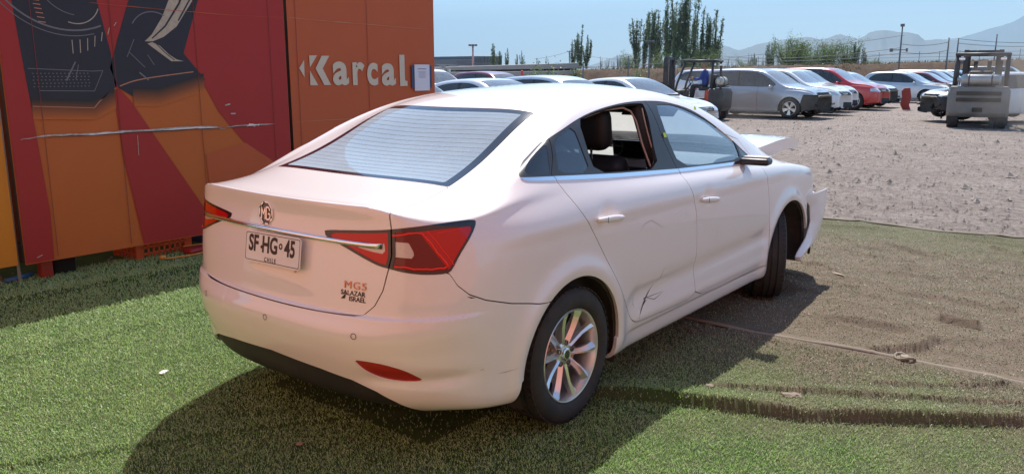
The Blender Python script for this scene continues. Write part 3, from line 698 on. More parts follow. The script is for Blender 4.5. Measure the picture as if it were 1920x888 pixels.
def car_details():
    root=SEDAN
    g=star_wheel(root,(0,-.79,.315),spin=.12)
    star_wheel(root,(0,.79,.315),side=1)
    star_wheel(root,(2.64,-.765,.315),steer=math.radians(27))
    star_wheel(root,(2.64,.79,.315),steer=math.radians(24),side=1)
    # wheel housings
    for cx in (-.01,2.68):
        for s in (-1,1):
            mb=MB();n=28;R_=.385;vs=[]
            for j in range(n+1):
                a=-.35+(PI+.7)*j/n
                for yy in (.885,.60,.54):
                    rr=R_ if yy>.55 else .02
                    vs.append((cx+rr*math.cos(a)*(1 if yy>.55 else 1),s*yy,.315+rr*math.sin(a)))
            fs=[(j*3+k,j*3+k+1,j*3+k+4,j*3+k+3) for j in range(n) for k in range(2)]
            mb.add(vs,fs).build('wheel_housing',M['liner'],root,smooth=True)
    # floor pan, exhaust box, axle
    fl=MB();fl.box((1.32,0,.235),(1.9,1.62,.06));fl.box((-.52,0,.33),(.42,1.1,.12));fl.box((-.02,0,.36),(.8,1.0,.1))
    fl.box((2.66,0,.30),(.85,.95,.16));fl.box((1.33,0,.34),(1.9,.25,.2))
    fl.build('floor_pan',M['liner'],root)
    ex=MB();ex.lathe([(-.30,.001),(-.30,.085),(.30,.085),(.30,.001)],n=20,c=(-.62,-.1,.29));ex.build('silencer',M['steel'],root,angle=.6)
    ax=MB();ax.tube([(.05,-.66,.28),(.12,-.3,.26),(.12,.3,.26),(.05,.66,.28)],.035);ax.build('rear_axle',M['liner'],root,smooth=True)
    # door pulls, each with a lock plug edge
    for s,sd in ((-1,'R'),(1,'L')):
        for x0,x1,z0,z1 in ((.158,.392,.914,.898),(1.235,1.478,.872,.849)):
            h=MB();n=14;secs=[]
            for i in range(n+1):
                t=i/n;x=x0+(x1-x0)*t;z=z0+(z1-z0)*t
                y=side_y(x,z);bul=.034*min(1,(math.sin(PI*min(max(t,.03),.97)))**.35);hh=.0165*min(1,(math.sin(PI*min(max(t,.012),.988)))**.3)
                ring=[]
                for k in range(12):
                    a=2*PI*k/12;ring.append((x,s*(y+bul-.012+.010*math.cos(a)+.001),z+hh*math.sin(a)*(1 if math.cos(a)>0 else .9)))
                secs.append(ring)
            vs=[p for r in secs for p in r];fs=[(i*12+k,i*12+(k+1)%12,(i+1)*12+(k+1)%12,(i+1)*12+k) for i in range(n) for k in range(12)]
            fs+=[tuple(range(12)),tuple(n*12+k for k in range(12))]
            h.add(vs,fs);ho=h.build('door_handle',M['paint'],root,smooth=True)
            xa=x0+.055;zz=z0+(z1-z0)*.22
            MB().tube([(xa,s*(side_y(xa,zz)+.0325),zz+.014),(xa,s*(side_y(xa,zz)+.0335),zz-.014)],.0012,6).build('lock_gap',M['dark'],ho)
    # mirror: body-coloured shell, dark foot
    for s in (-1,1):
        m=bmesh.new();bmesh.ops.create_icosphere(m,subdivisions=4,radius=1)
        for v in m.verts:
            c=v.co;x=c.x;f=1 if x>0 else .38
            c.x=x*.105*f;c.y=c.y*.112*(1-.12*c.z);c.z=c.z*.062*(1+.15*c.y)
        me=bpy.data.meshes.new('mirror_housing');
        for f in m.faces:f.smooth=True
        m.to_mesh(me);m.free()
        if s<0:
            # only the dark folded-in base and lower shell are left on this side
            b=MB();b.rbox((1.985,s*.905,1.022),(.12,.18,.042),.016,rz=.12).build('mirror_base',M['black_trim'],root,angle=.6)
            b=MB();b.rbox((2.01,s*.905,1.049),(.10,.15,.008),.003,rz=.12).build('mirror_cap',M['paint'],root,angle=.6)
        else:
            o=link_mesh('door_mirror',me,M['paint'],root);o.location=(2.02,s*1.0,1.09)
            MB().rbox((2.06,s*.88,1.03),(.1,.12,.03),.012).build('mirror_base',M['black_trim'],root,angle=.6)
    # boot badge
    def rear_frame(y,z,off=.0,roll=0):
        e=.02;x=rear_x(y,z);nx=Vector((rear_x(y-e,z)-rear_x(y+e,z),-2*e,0));nz=Vector((rear_x(y,z+e)-rear_x(y,z-e),0,2*e))
        m=frame((x,y,z),nx,nz);m=m@Matrix.Rotation(roll,4,'Z');m.translation+= (m.to_3x3()@Vector((0,0,off)));return m
    F=rear_frame(.046,.992,.001)
    oc=lambda r,sx=.94:[(sx*r*math.sin(PI/8+k*PI/4),r*math.cos(PI/8+k*PI/4)) for k in range(8)]
    fn=lambda a,b,d:F@Vector((a,b,d))
    r1=.052;mb=MB()
    for k in range(8):
        A=oc(r1)[k];B=oc(r1)[(k+1)%8];C=oc(r1-.008)[(k+1)%8];D=oc(r1-.008)[k]
        mb.prism([A,B,C,D],0,.008,fn)
    em=mb.build('boot_emblem',M['chrome'],root,bevel=.0015,angle=.5)
    MB().prism(oc(r1-.007),0,.003,fn).build('emblem_field',M['black_gloss'],em)
    L=MB()
    def bar(p,q,wd):
        p=Vector(p);q=Vector(q);d=(q-p).normalized();n=Vector((-d.y,d.x))*wd/2
        L.prism([(p-n)[:],(q-n)[:],(q+n)[:],(p+n)[:]],.003,.0065,fn)
    for a,b in (((-.029,-.024),(-.029,.024)),((-.029,.022),(-.0165,-.006)),((-.0165,-.006),(-.004,.022)),((-.004,.024),(-.004,-.026)),((.004,.026),(.004,-.024)),((.004,.026),(.020,.026)),((.020,.026),(.030,.013)),((.004,-.025),(.022,-.025)),((.022,-.025),(.030,-.014)),((.030,-.014),(.030,-.001)),((.030,-.001),(.016,-.001))): bar(a,b,.0058)
    L.build('emblem_letters',M['chrome'],em)
    # chrome bar across the lid
    n=60;ring=8;vs=[]
    for i in range(n+1):
        y=-.597+ (1.194)*i/n
        e=min(1,min(i,n-i)/3);zc=.930-.004*abs(y)
        x=rear_x(y,zc)
        for k in range(ring):
            a=2*PI*k/ring
            vs.append((x-.004-.010*math.cos(a)*e,y,zc+.0105*math.sin(a)))
    fs=[(i*ring+k,i*ring+(k+1)%ring,(i+1)*ring+(k+1)%ring,(i+1)*ring+k) for i in range(n) for k in range(ring)]+[tuple(range(ring)),tuple(n*ring+k for k in range(ring))]
    MB().add(vs,fs).build('chrome_bar',M['chrome'],root,smooth=True)
    # number plate, bent out at its right end
    T=Matrix.Translation((-.9455,-.035,.853))@Matrix.Rotation(math.radians(8.0),4,'Y')
    Fp=frame((-.9445,-.033,.853),(0,-1,.0),( .16,0,1))@Matrix.Rotation(math.radians(1.2),4,'Z')
    def rr(w,h,r,n=6):
        o=[]
        for cx,cy,a0 in ((w/2-r,h/2-r,0),(-w/2+r,h/2-r,PI/2),(-w/2+r,-h/2+r,PI),(w/2-r,-h/2+r,3*PI/2)):
            for k in range(n+1):
                a=a0+PI/2*k/n;o.append((cx+r*math.cos(a),cy+r*math.sin(a)))
        return o
    bend=lambda a,b,d:Fp@Vector((a,b,d+.004+(max(0,a+.02)**2)*.16))
    pl=MB().prism(rr(.385,.131,.012),0,.002,bend)
    # subdivide by strips for the bend
    pl=MB()
    O=rr(.385,.131,.012);nx=24
    vs=[];fs=[]
    for i in range(nx+1):
        a=-.1925+.385*i/nx
        # half height at a
        e=max(0,abs(a)-(.1925-.012));hh=.0655-.012+math.sqrt(max(0,.012**2-e*e))
        for b,d in ((-hh,0),(-hh,.0025),(hh,.0025),(hh,0)): vs.append(bend(a,b,d))
    for i in range(nx):
        for k in range(4): fs.append((i*4+k,i*4+(k+1)%4,(i+1)*4+(k+1)%4,(i+1)*4+k))
    fs+=[(0,1,2,3),tuple(nx*4+k for k in range(4))]
    pl.add(vs,fs);plo=pl.build('number_plate',M['plate_white'],root,angle=.5)
    # printed rim
    rim=MB();I=rr(.371,.117,.010,8);I2=rr(.3655,.1115,.009,8)
    def dens(P,k=6):
        o=[]
        for i in range(len(P)):
            a=Vector(P[i]);b=Vector(P[(i+1)%len(P)]);q=max(1,int((b-a).length/.02))
            for j in range(q): o.append(a.lerp(b,j/q)[:])
        return o
    I=dens(I);I2=[((p[0])*(.3655/.371),(p[1])*(.1115/.117)) for p in I]
    m_=len(I);vs=[bend(a,b,.0030) for a,b in I]+[bend(a,b,.0030) for a,b in I2]
    rim.add(vs,[(i,(i+1)%m_,m_+(i+1)%m_,m_+i) for i in range(m_)]);rim.build('plate_border',M['plate_ink'],plo)
    def plate_text(body,size,cx,cy,off=.0012,xs=.78,name='plate_lettering',sp=1.0):
        o=text_mesh(name,body,size,M['plate_ink'],plo,Matrix.Translation((cx,cy,0)),.0006,off,sp,xs=xs)
        for v in o.data.vertices:
            q=bend(v.co.x,v.co.y,.0031+max(0,v.co.z));v.co=q
    plate_text('SF',.094,-.130,.012,.0028);plate_text('HG',.094,-.019,.012,.0028);plate_text('45',.094,.118,.012,.0028)
    plate_text('.',.10,-.0755,.028);plate_text('o',.050,.055,.022,.001,.9)
    plate_text('CHILE',.026,-.012,-.047,.0004,.8,sp=1.55)
    for y,z in ((.073,.785),(-.166,.782)):
        Fq=rear_frame(y,z,.0)
        MB().prism([(math.cos(a)*.006,math.sin(a)*.006) for a in [k*PI/5 for k in range(10)]],0,.004,lambda a,b,d:Fq@Vector((a,b,d))).build('lid_rivet',M['chrome_orange_refl'],root)
    # lettering on the lid
    Fm=rear_frame(-.492,.768,.0015)
    text_mesh('model_badge','MG5',.040,M['chrome_orange_refl'],root,Fm,.0022,.0,1.15,xs=1.25)
    Fd=rear_frame(-.482,.738,.001);text_mesh('dealer_lettering','SALAZAR',.0262,M['plate_ink'],root,Fd,.0005,.0004,1.0,xs=1.05)
    Fd=rear_frame(-.503,.716,.001);text_mesh('dealer_lettering','ISRAEL',.0262,M['plate_ink'],root,Fd,.0005,.0004,1.0,xs=1.0)
    Ft=rear_frame(-.438,.722,.001);MB().prism([(-.012,-.010),(.008,-.007),(.012,.014)],0,.001,lambda a,b,d:Ft@Vector((a,b,d))).build('dealer_mark',M['plate_ink'],root)
    # parking sensors
    for y,z in ((.475,.584),(-.02,.575),(-.515,.582)):
        Fs=rear_frame(y,z,.0005);R0=.0125;k2=20
        q=MB();vs=[Fs@Vector((math.cos(2*PI*k/k2)*r,math.sin(2*PI*k/k2)*r,h)) for r,h in ((R0,.0015),(R0-.0024,.0015)) for k in range(k2)]
        q.add(vs,[(i,(i+1)%k2,k2+(i+1)%k2,k2+i) for i in range(k2)]);q.build('sensor_ring',M['dark'],BUM)
    # stickers on the door frame
    for x,z in ((1.075,1.232),(1.60,1.352)):
        y=side_y(x,z)
        Fs=frame((x,-y-.003,z),(1,0,-.2 if x>1.3 else 0),(0,.35,1))
        MB().prism(rr(.030,.026,.006,3),0,.001,lambda a,b,d:Fs@Vector((a,b,d))).build('door_sticker',M['sticker'],root)
    # light guides inside the lamps
    Lm=(S_.V[:,0]<-.45)&(S_.V[:,2]>.8)&(S_.V[:,2]<1.04)&(S_.V[:,1]>.25);LV=S_.V[Lm];LN=S_.N[Lm];LS=LV[:,0]+LV[:,1]
    def lampP(s,z,off=.002):
        d=(LS-s)**2+(LV[:,2]-z)**2;i=np.argsort(d)[:4];w_=1/(d[i]+1e-7);p=(LV[i]*w_[:,None]).sum(0)/w_.sum();n=(LN[i]*w_[:,None]).sum(0);n/=np.linalg.norm(n);return p+n*off
    for sd,sg in (('R',-1),('L',1)):
        for pts,r_ in (([(-.212,.970),(-.13,.976),(-.055,.978),(-.02,.95),(.03,.90),(.082,.852),(.055,.846),(-.05,.846),(-.205,.858)],.0042),([(-.03,.985),(.02,.945),(.07,.895),(.113,.855)],.0022),([(.02,.975),(.09,.98),(.19,.985)],.0018)):
            D=[]
            for i in range(len(pts)-1):
                for q in range(6): t=q/6;D.append((pts[i][0]*(1-t)+pts[i+1][0]*t,pts[i][1]*(1-t)+pts[i+1][1]*t))
            D.append(pts[-1]);P3=[lampP(a,b,.0005) for a,b in D]
            MB().tube([(p[0],sg*p[1],p[2]) for p in P3],r_,6).build('light_guide',M['red_lens_bright'],LAMPS[sd],smooth=True)
    # heater lines printed inside the rear glass
    hl=MB();gx=[];
    Gm=(S_.V[:,2]>1.08)&(S_.V[:,0]<.3)&(S_.V[:,0]>-.6)&(S_.V[:,1]<.6);GV=S_.V[Gm]
    def gz(x,y):
        d=(GV[:,0]-x)**2+(GV[:,1]-abs(y))**2;i=np.argsort(d)[:5];w_=1/(d[i]+1e-7);return float((GV[i,2]*w_).sum()/w_.sum())
    for k in range(17):
        x0=-.445+.033*k;hw=float(np.interp(x0,[-.47,-.1,.22],[.520,.475,.44]));P_=[]
        for q in range(17):
            y=-hw+2*hw*q/16;xx=x0+(.13*y*y*(1-k/16)+.33*y*y*(k/16));P_.append((xx,y,gz(xx,y)-.004))
        vs=[(a-.0011,b,c+.0046) for a,b,c in P_]+[(a+.0011,b,c+.0056) for a,b,c in P_];hl.add(vs,[(q,q+1,17+q+1,17+q) for q in range(16)])
    hl.build('heater_lines',mat('heater_line',(.24,.27,.30),.6),RW)
    # cabin --------------------------------------------------------
    I=M['interior'];st=M['seat']
    MB().rbox((-.24,0,1.045),(.52,1.30,.03),.01,ry=.03).build('parcel_shelf',mat('parcel_shelf',(.30,.28,.26),.9),root,angle=.6)
    bk=MB().rbox((.12,0,.80),(.18,1.28,.52),.06,ry=-.38).build('rear_seat_back',st,root,angle=.8)
    MB().rbox((.42,0,.52),(.55,1.3,.16),.06).build('rear_seat_cushion',st,root,angle=.8)
    for y in (.42,-.42):
        MB().rbox((.02,y,1.12),(.09,.25,.13),.04,ry=-.3).build('rear_headrest',st,root,angle=.8)
    for y in (-.36,.38):
        sb=MB().rbox((.98,y,.82),(.15,.50,.62),.06,ry=-.33,seg=4).build('front_seat_back',st,root,angle=.8)
        MB().rbox((1.30,y,.50),(.54,.52,.17),.06,seg=4).build('front_seat_cushion',st,root,angle=.8)
        hr=MB().rbox((.885,y,1.262),(.14,.30,.235),.06,ry=-.15,seg=4).build('headrest',st,root,angle=.9)
        for dy in (-.06,.06): MB().tube([(.855,y+dy,1.09),(.845,y+dy,1.18)],.007,8).build('headrest_post',M['chrome'],hr)
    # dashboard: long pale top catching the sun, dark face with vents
    ds=MB()
    prof=[(2.50,1.00),(2.25,1.02),(2.02,1.015),(1.90,.985),(1.86,.93),(1.90,.80),(1.95,.62),(2.5,.60)]
    n_=len(prof);vs=[(x,y,z) for y in (-.72,.72) for x,z in prof]
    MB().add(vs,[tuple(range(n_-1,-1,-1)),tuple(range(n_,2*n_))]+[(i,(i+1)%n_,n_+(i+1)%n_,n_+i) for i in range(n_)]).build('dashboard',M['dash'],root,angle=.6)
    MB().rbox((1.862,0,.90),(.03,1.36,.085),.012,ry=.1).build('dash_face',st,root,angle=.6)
    for y in (-.60,-.38,.0,.12,.6): 
        v=MB()
        for k in range(3): v.box((1.842,y,.878+.02*k),(.006,.17,.004))
        v.build('air_vent',M['steel'],root)
    MB().rbox((1.93,-.04,1.045),(.03,.26,.14),.012,ry=-.2).build('centre_screen',M['black_gloss'],root,angle=.6)
    sw=MB();c=Vector((1.66,.38,.96));t_=math.radians(-25)
    def sp_(a,r): v=Vector((0,math.cos(a)*r,math.sin(a)*r));v.rotate(Matrix.Rotation(t_,3,'Y').to_euler());return c+v
    sw.tube([sp_(2*PI*k/32,.185) for k in range(33)],.015,8,cap=False)
    for a in (0,PI,-PI/2): sw.tube([sp_(a,.03),sp_(a,.18)],.018,6)
    sw.build('steering_wheel',st,root,smooth=True)
    MB().rbox((1.665,.38,.96),(.05,.14,.12),.03,ry=t_).build('wheel_boss',st,root,angle=.7)
    MB().rbox((1.80,0,1.335),(.04,.23,.065),.02).build('inner_mirror',st,root,angle=.7)
    MB().tube([(1.80,0,1.36),(1.83,0,1.40)],.012).build('inner_mirror_stalk',st,root)
    MB().rbox((1.62,-.36,1.34),(.012,.36,.13),.005,ry=1.0).build('sun_visor',M['interior'],root)
    for s in (-1,1):
        MB().rbox((.62,s*.775,.72),(1.1,.03,.60),.01).build('door_card',st,root,angle=.6)
        MB().rbox((1.68,s*.775,.70),(1.05,.03,.55),.01).build('door_card',st,root,angle=.6)
        pil=MB();pil.tube([(1.06,s*.70,1.06),(1.03,s*.655,1.22),(1.02,s*.60,1.38)],[.045,.04,.038],8);pil.build('inner_pillar',M['interior'],root,smooth=True)
    # tan seal strips left where the glass is wound down
    MB().tube([(.945,-.79,1.065),(.925,-.742,1.19),(.95,-.69,1.30),(.985,-.648,1.375)],.004,6).build('window_seal_strip',mat('bare_seal',(.42,.27,.20),.6),root)
    MB().tube([(.885,-.765,1.08),(.885,-.71,1.20),(.915,-.655,1.31),(.90,-.628,1.362),(.84,-.615,1.382),(.64,-.62,1.378),(.44,-.635,1.35)],.005,6).build('door_opening_seal',bpy.data.materials['bare_seal'],root)
    # engine bay
    e=MB();e.rbox((2.85,0,.62),(.6,1.1,.4),.05);e.rbox((2.9,.25,.80),(.35,.4,.12),.04);e.tube([(2.75,-.5,.8),(2.9,-.2,.86),(3.1,-.1,.8)],.04);e.tube([(2.6,-.6,.82),(3.1,-.6,.78)],.03)
    e.build('engine_block',M['alloy_dark'],root,angle=.7)
    sp=MB();sp.box((3.2,0,.40),(.10,1.15,.10));sp.box((3.1,0,.72),(.05,1.3,.05));sp.rbox((3.06,0,.50),(.05,.8,.40),.01);sp.build('radiator_pack',M['black_plastic'],root)
    # scratches low on the rear door, one strip per scratch
    def scratch(pts,wd,nm='door_scratch',mm=None):
        sc=MB();P2=[]
        for (x,z) in pts: P2.append(Vector((x,-(side_y(x,z)+.0012),z)))
        for i in range(len(P2)-1):
            d=(P2[i+1]-P2[i]).normalized();up=Vector((0,-1,0)).cross(d).normalized()
            w0=wd[i];w1=wd[i+1];sc.add([P2[i]-up*w0,P2[i+1]-up*w1,P2[i+1]+up*w1,P2[i]+up*w0],[(0,1,2,3)])
        sc.build(nm,mm or M['plate_ink'],root)
    scratch([(.565,.352),(.59,.385),(.62,.415),(.65,.44),(.70,.475),(.73,.50)],[.0006,.003,.0045,.004,.0015,.0003])
    scratch([(.59,.39),(.625,.418),(.66,.43)],[.001,.006,.001])
    scratch([(.63,.44),(.68,.44),(.76,.438),(.84,.436)],[.003,.0018,.0012,.0003])
    scratch([(.67,.435),(.74,.415),(.80,.425),(.83,.435)],[.0012,.0018,.001,.0003])
    scratch([(.79,.515),(.80,.53),(.82,.57)],[.0003,.0012,.0002])
    scratch([(.52,.47),(.515,.44),(.53,.42)],[.0002,.001,.0002])
    sf=mat('scuff',(.35,.30,.28),.6);ch=mat('chip',(.9,.88,.86),.4);cr=mat('pressed_line',(.45,.40,.38),.5)
    scratch([(.56,.80),(.60,.83),(.67,.84),(.74,.81),(.80,.78)],[.0002,.001,.0012,.001,.0002],'door_scuff',sf)
    scratch([(1.42,.60),(1.46,.66),(1.47,.70)],[.0002,.001,.0002],'door_scuff',sf)
    for P_,W_ in (([(.42,.853),(.50,.852),(.53,.850)],[.0003,.0016,.0003]),([(.92,.822),(.98,.83),(1.05,.84)],[.0003,.0022,.0003]),([(1.07,.845),(1.13,.853)],[.0015,.0005]),([(1.33,.83),(1.42,.835)],[.0003,.0018])): scratch(P_,W_,'paint_chip',ch)
    scratch([(-.655,.728),(-.64,.722),(-.625,.720)],[.0004,.0028,.0004],'bumper_nick')
    scratch([(-.52,.385),(-.48,.383),(-.42,.386)],[.0002,.0014,.0002],'bumper_scuff',sf);scratch([(-.60,.42),(-.585,.421)],[.001,.001],'bumper_scuff',sf)
car_details()
# ------------------------------------------------------------------ ground, turf sheets
def noise2(x,y,seed=0,octs=4,f0=1.0):
    """cheap value noise on numpy arrays"""
    rng=np.random.default_rng(seed);out=0;amp=1;tot=0
    for o in range(octs):
        tab=rng.random((64,64));fx=x*f0*2**o+17.3;fy=y*f0*2**o+9.1
        ix=np.floor(fx).astype(int);iy=np.floor(fy).astype(int);tx=fx-ix;ty=fy-iy;tx=tx*tx*(3-2*tx);ty=ty*ty*(3-2*ty)
        a=tab[ix%64,iy%64];b=tab[(ix+1)%64,iy%64];c=tab[ix%64,(iy+1)%64];d=tab[(ix+1)%64,(iy+1)%64]
        out=out+amp*((a*(1-tx)+b*tx)*(1-ty)+(c*(1-tx)+d*tx)*ty);tot+=amp;amp*=.5
    return out/tot
FOLDS=[ # polyline, height, far width, near width
 ([(-2.4,1.0),(-1.81,.67),(-1.57,.52),(-1.0,.2),(-.41,-.23),(-.13,-.44),(.12,-.62),(.32,-.85),(.5,-1.25),(.65,-1.71),(.91,-2.1),(1.21,-2.52),(1.7,-3.2)],.060,.20,.012),
 ([(.72,-1.22),(.8,-1.39),(.95,-1.66),(1.16,-2.05),(1.38,-2.51),(1.6,-3.0)],.026,.14,.008),
 ([(1.26,-1.80),(1.40,-2.08),(1.55,-2.26),(1.72,-2.42)],.020,.10,.008),
 ([(1.76,-1.72),(1.86,-1.80),(1.99,-1.92),(2.2,-2.0)],.045,.10,.012),
 ([(2.66,-1.88),(2.62,-2.0),(2.61,-2.15)],.050,.05,.015),
 ([(2.84,-.76),(2.80,-1.05),(2.77,-1.35)],.016,.10,.02),
 ([(3.54,-.70),(3.56,-.85),(3.50,-1.03)],.02,.10,.02),
 ([(3.68,-1.95),(3.4,-2.1),(3.03,-2.27)],.022,.10,.02),
 ([(5.3,-1.8),(5.1,-2.0),(4.9,-2.2)],.03,.12,.02),([(4.9,-.9),(4.7,-1.2),(4.5,-1.6)],.02,.12,.02),([(4.3,-.6),(4.2,-1.1),(4.05,-1.5)],.018,.12,.02),
 ([(2.2,-1.3),(2.25,-1.7),(2.2,-2.1)],.014,.12,.02),([(3.1,-1.5),(3.2,-1.9),(3.1,-2.3)],.016,.12,.02),
 ([(-1.6,3.6),(-1.0,3.3),(-.4,3.2),(.3,3.15),(1.3,3.1)],.03,.2,.05),([(-3,2.2),(-1.2,2.0),(.2,2.0),(.9,2.1)],.012,.2,.05)]
def turf_h(x,y):
    p=np.stack([x,y],1);h=.004*noise2(x,y,3,3,2.2)+.010*noise2(x,y,5,2,.8)
    far=smooth01((x-1.9)/.4)
    rg=1-np.abs(noise2(x*1.0,y*.40,8,3,2.6)-.5)*2;h=h+far*(.030*rg**6+.012*noise2(x*1.6,y*.6,14,3,4.0)+.02*noise2(x,y,9,2,1.5))
    for line,H,wf,wn in FOLDS:
        L=np.array(line,float);lo=L.min(0)-.6;hi=L.max(0)+.6
        m=(x>lo[0])&(x<hi[0])&(y>lo[1])&(y<hi[1])
        if not m.any():continue
        q=p[m];best=np.full(len(q),1e9);sg=np.zeros(len(q));tt=np.zeros(len(q));n=len(L)-1
        for i in range(n):
            a=L[i];b=L[i+1];e=b-a;w=q-a;t=np.clip((w@e)/(e@e),0,1);r=w-t[:,None]*e;d=np.hypot(r[:,0],r[:,1]);cr=e[0]*w[:,1]-e[1]*w[:,0]
            k=d<best;best=np.where(k,d,best);sg=np.where(k,np.sign(cr),sg);tt=np.where(k,(i+t)/n,tt)
        s=best*sg                                         # positive on the far (+x) side
        prof=np.where(s>0,np.exp(-(s/wf)**1.3),np.exp(-(s/wn)**2))
        env_=np.clip(tt/.08,0,1)*np.clip((1-tt)/.08,0,1)
        h[m]+=H*prof*env_*(1.0 if H<.055 else .22+.78*smooth01((tt-.42)/.22))*(.8+.5*noise2(q[:,0],q[:,1],12,2,4))
    # pressed flat under the tyres
    for cx,cy in ((0,-.79),(0,.79),(2.64,-.78),(2.64,.79)):
        d=np.hypot((x-cx)/.28,(y-cy)/.2);h=h*smooth01((d-.6)/.6)-.010*(1-smooth01((d-.6)/.6))
    return h
def earth_mat(name,c1,c2,c3,sc=1.0,peb=True):
    m=bpy.data.materials.new(name);m.use_nodes=True;nt=m.node_tree;b=nt.nodes['Principled BSDF'];L=nt.links.new
    b.inputs['Roughness'].default_value=.95;b.inputs['Specular IOR Level'].default_value=.15
    tc=nt.nodes.new('ShaderNodeTexCoord')
    def noi(s,d=8,r=.6,vec=None):
        n=nt.nodes.new('ShaderNodeTexNoise');n.inputs['Scale'].default_value=s;n.inputs['Detail'].default_value=d;n.inputs['Roughness'].default_value=r;L(vec or tc.outputs['Object'],n.inputs['Vector']);return n.outputs[0]
    def mapr(x,a,b_,c=0,d=1):
        r=nt.nodes.new('ShaderNodeMapRange');r.inputs[1].default_value=a;r.inputs[2].default_value=b_;r.inputs[3].default_value=c;r.inputs[4].default_value=d;L(x,r.inputs[0]);return r.outputs[0]
    def mix(f,a,b_):
        x=nt.nodes.new('ShaderNodeMix');x.data_type='RGBA';L(f,x.inputs[0])
        for i,c in ((6,a),(7,b_)):
            if isinstance(c,tuple): x.inputs[i].default_value=(*c,1)
            else: L(c,x.inputs[i])
        return x.outputs[2]
    col=mix(mapr(noi(.6*sc),.35,.65),c1,c2);col=mix(mapr(noi(11*sc,12,.85),.47,.60),col,c3)
    # wheel-track streaks running across
    mp=nt.nodes.new('ShaderNodeMapping');mp.inputs['Scale'].default_value=(3.0,.25,1);mp.inputs['Rotation'].default_value=(0,0,.25);L(tc.outputs['Object'],mp.inputs[0])
    col=mix(mapr(noi(1.0*sc,6,.6,mp.outputs[0]),.5,.72,0,.55),col,tuple(a*.62 for a in c1))
    h=noi(22*sc,8,.7)
    if peb:
        v=nt.nodes.new('ShaderNodeTexVoronoi');v.inputs['Scale'].default_value=9*sc;v.inputs['Randomness'].default_value=1;L(tc.outputs['Object'],v.inputs['Vector'])
        pm=mapr(v.outputs['Distance'],.05,.22,1,0);wn=nt.nodes.new('ShaderNodeSeparateColor');L(v.outputs['Color'],wn.inputs[0]);pk=mapr(wn.outputs[0],.72,.75)
        mu=nt.nodes.new('ShaderNodeMath');mu.operation='MULTIPLY';L(pm,mu.inputs[0]);L(pk,mu.inputs[1]);col=mix(mu.outputs[0],col,(.42,.38,.33))
        ad=nt.nodes.new('ShaderNodeMath');ad.operation='MULTIPLY_ADD';L(mu.outputs[0],ad.inputs[0]);ad.inputs[1].default_value=.8;L(h,ad.inputs[2]);h=ad.outputs[0]
    L(col,b.inputs['Base Color'])
    bp=nt.nodes.new('ShaderNodeBump');bp.inputs['Strength'].default_value=1.0;bp.inputs['Distance'].default_value=.11;L(h,bp.inputs['Height']);L(bp.outputs[0],b.inputs['Normal'])
    return m
M['dirt']=earth_mat('lot_dirt',(.40,.325,.28),(.48,.40,.35),(.20,.155,.125))
M['bank']=earth_mat('bank_earth',(.105,.062,.042),(.15,.095,.065),(.06,.05,.03),.5,False)
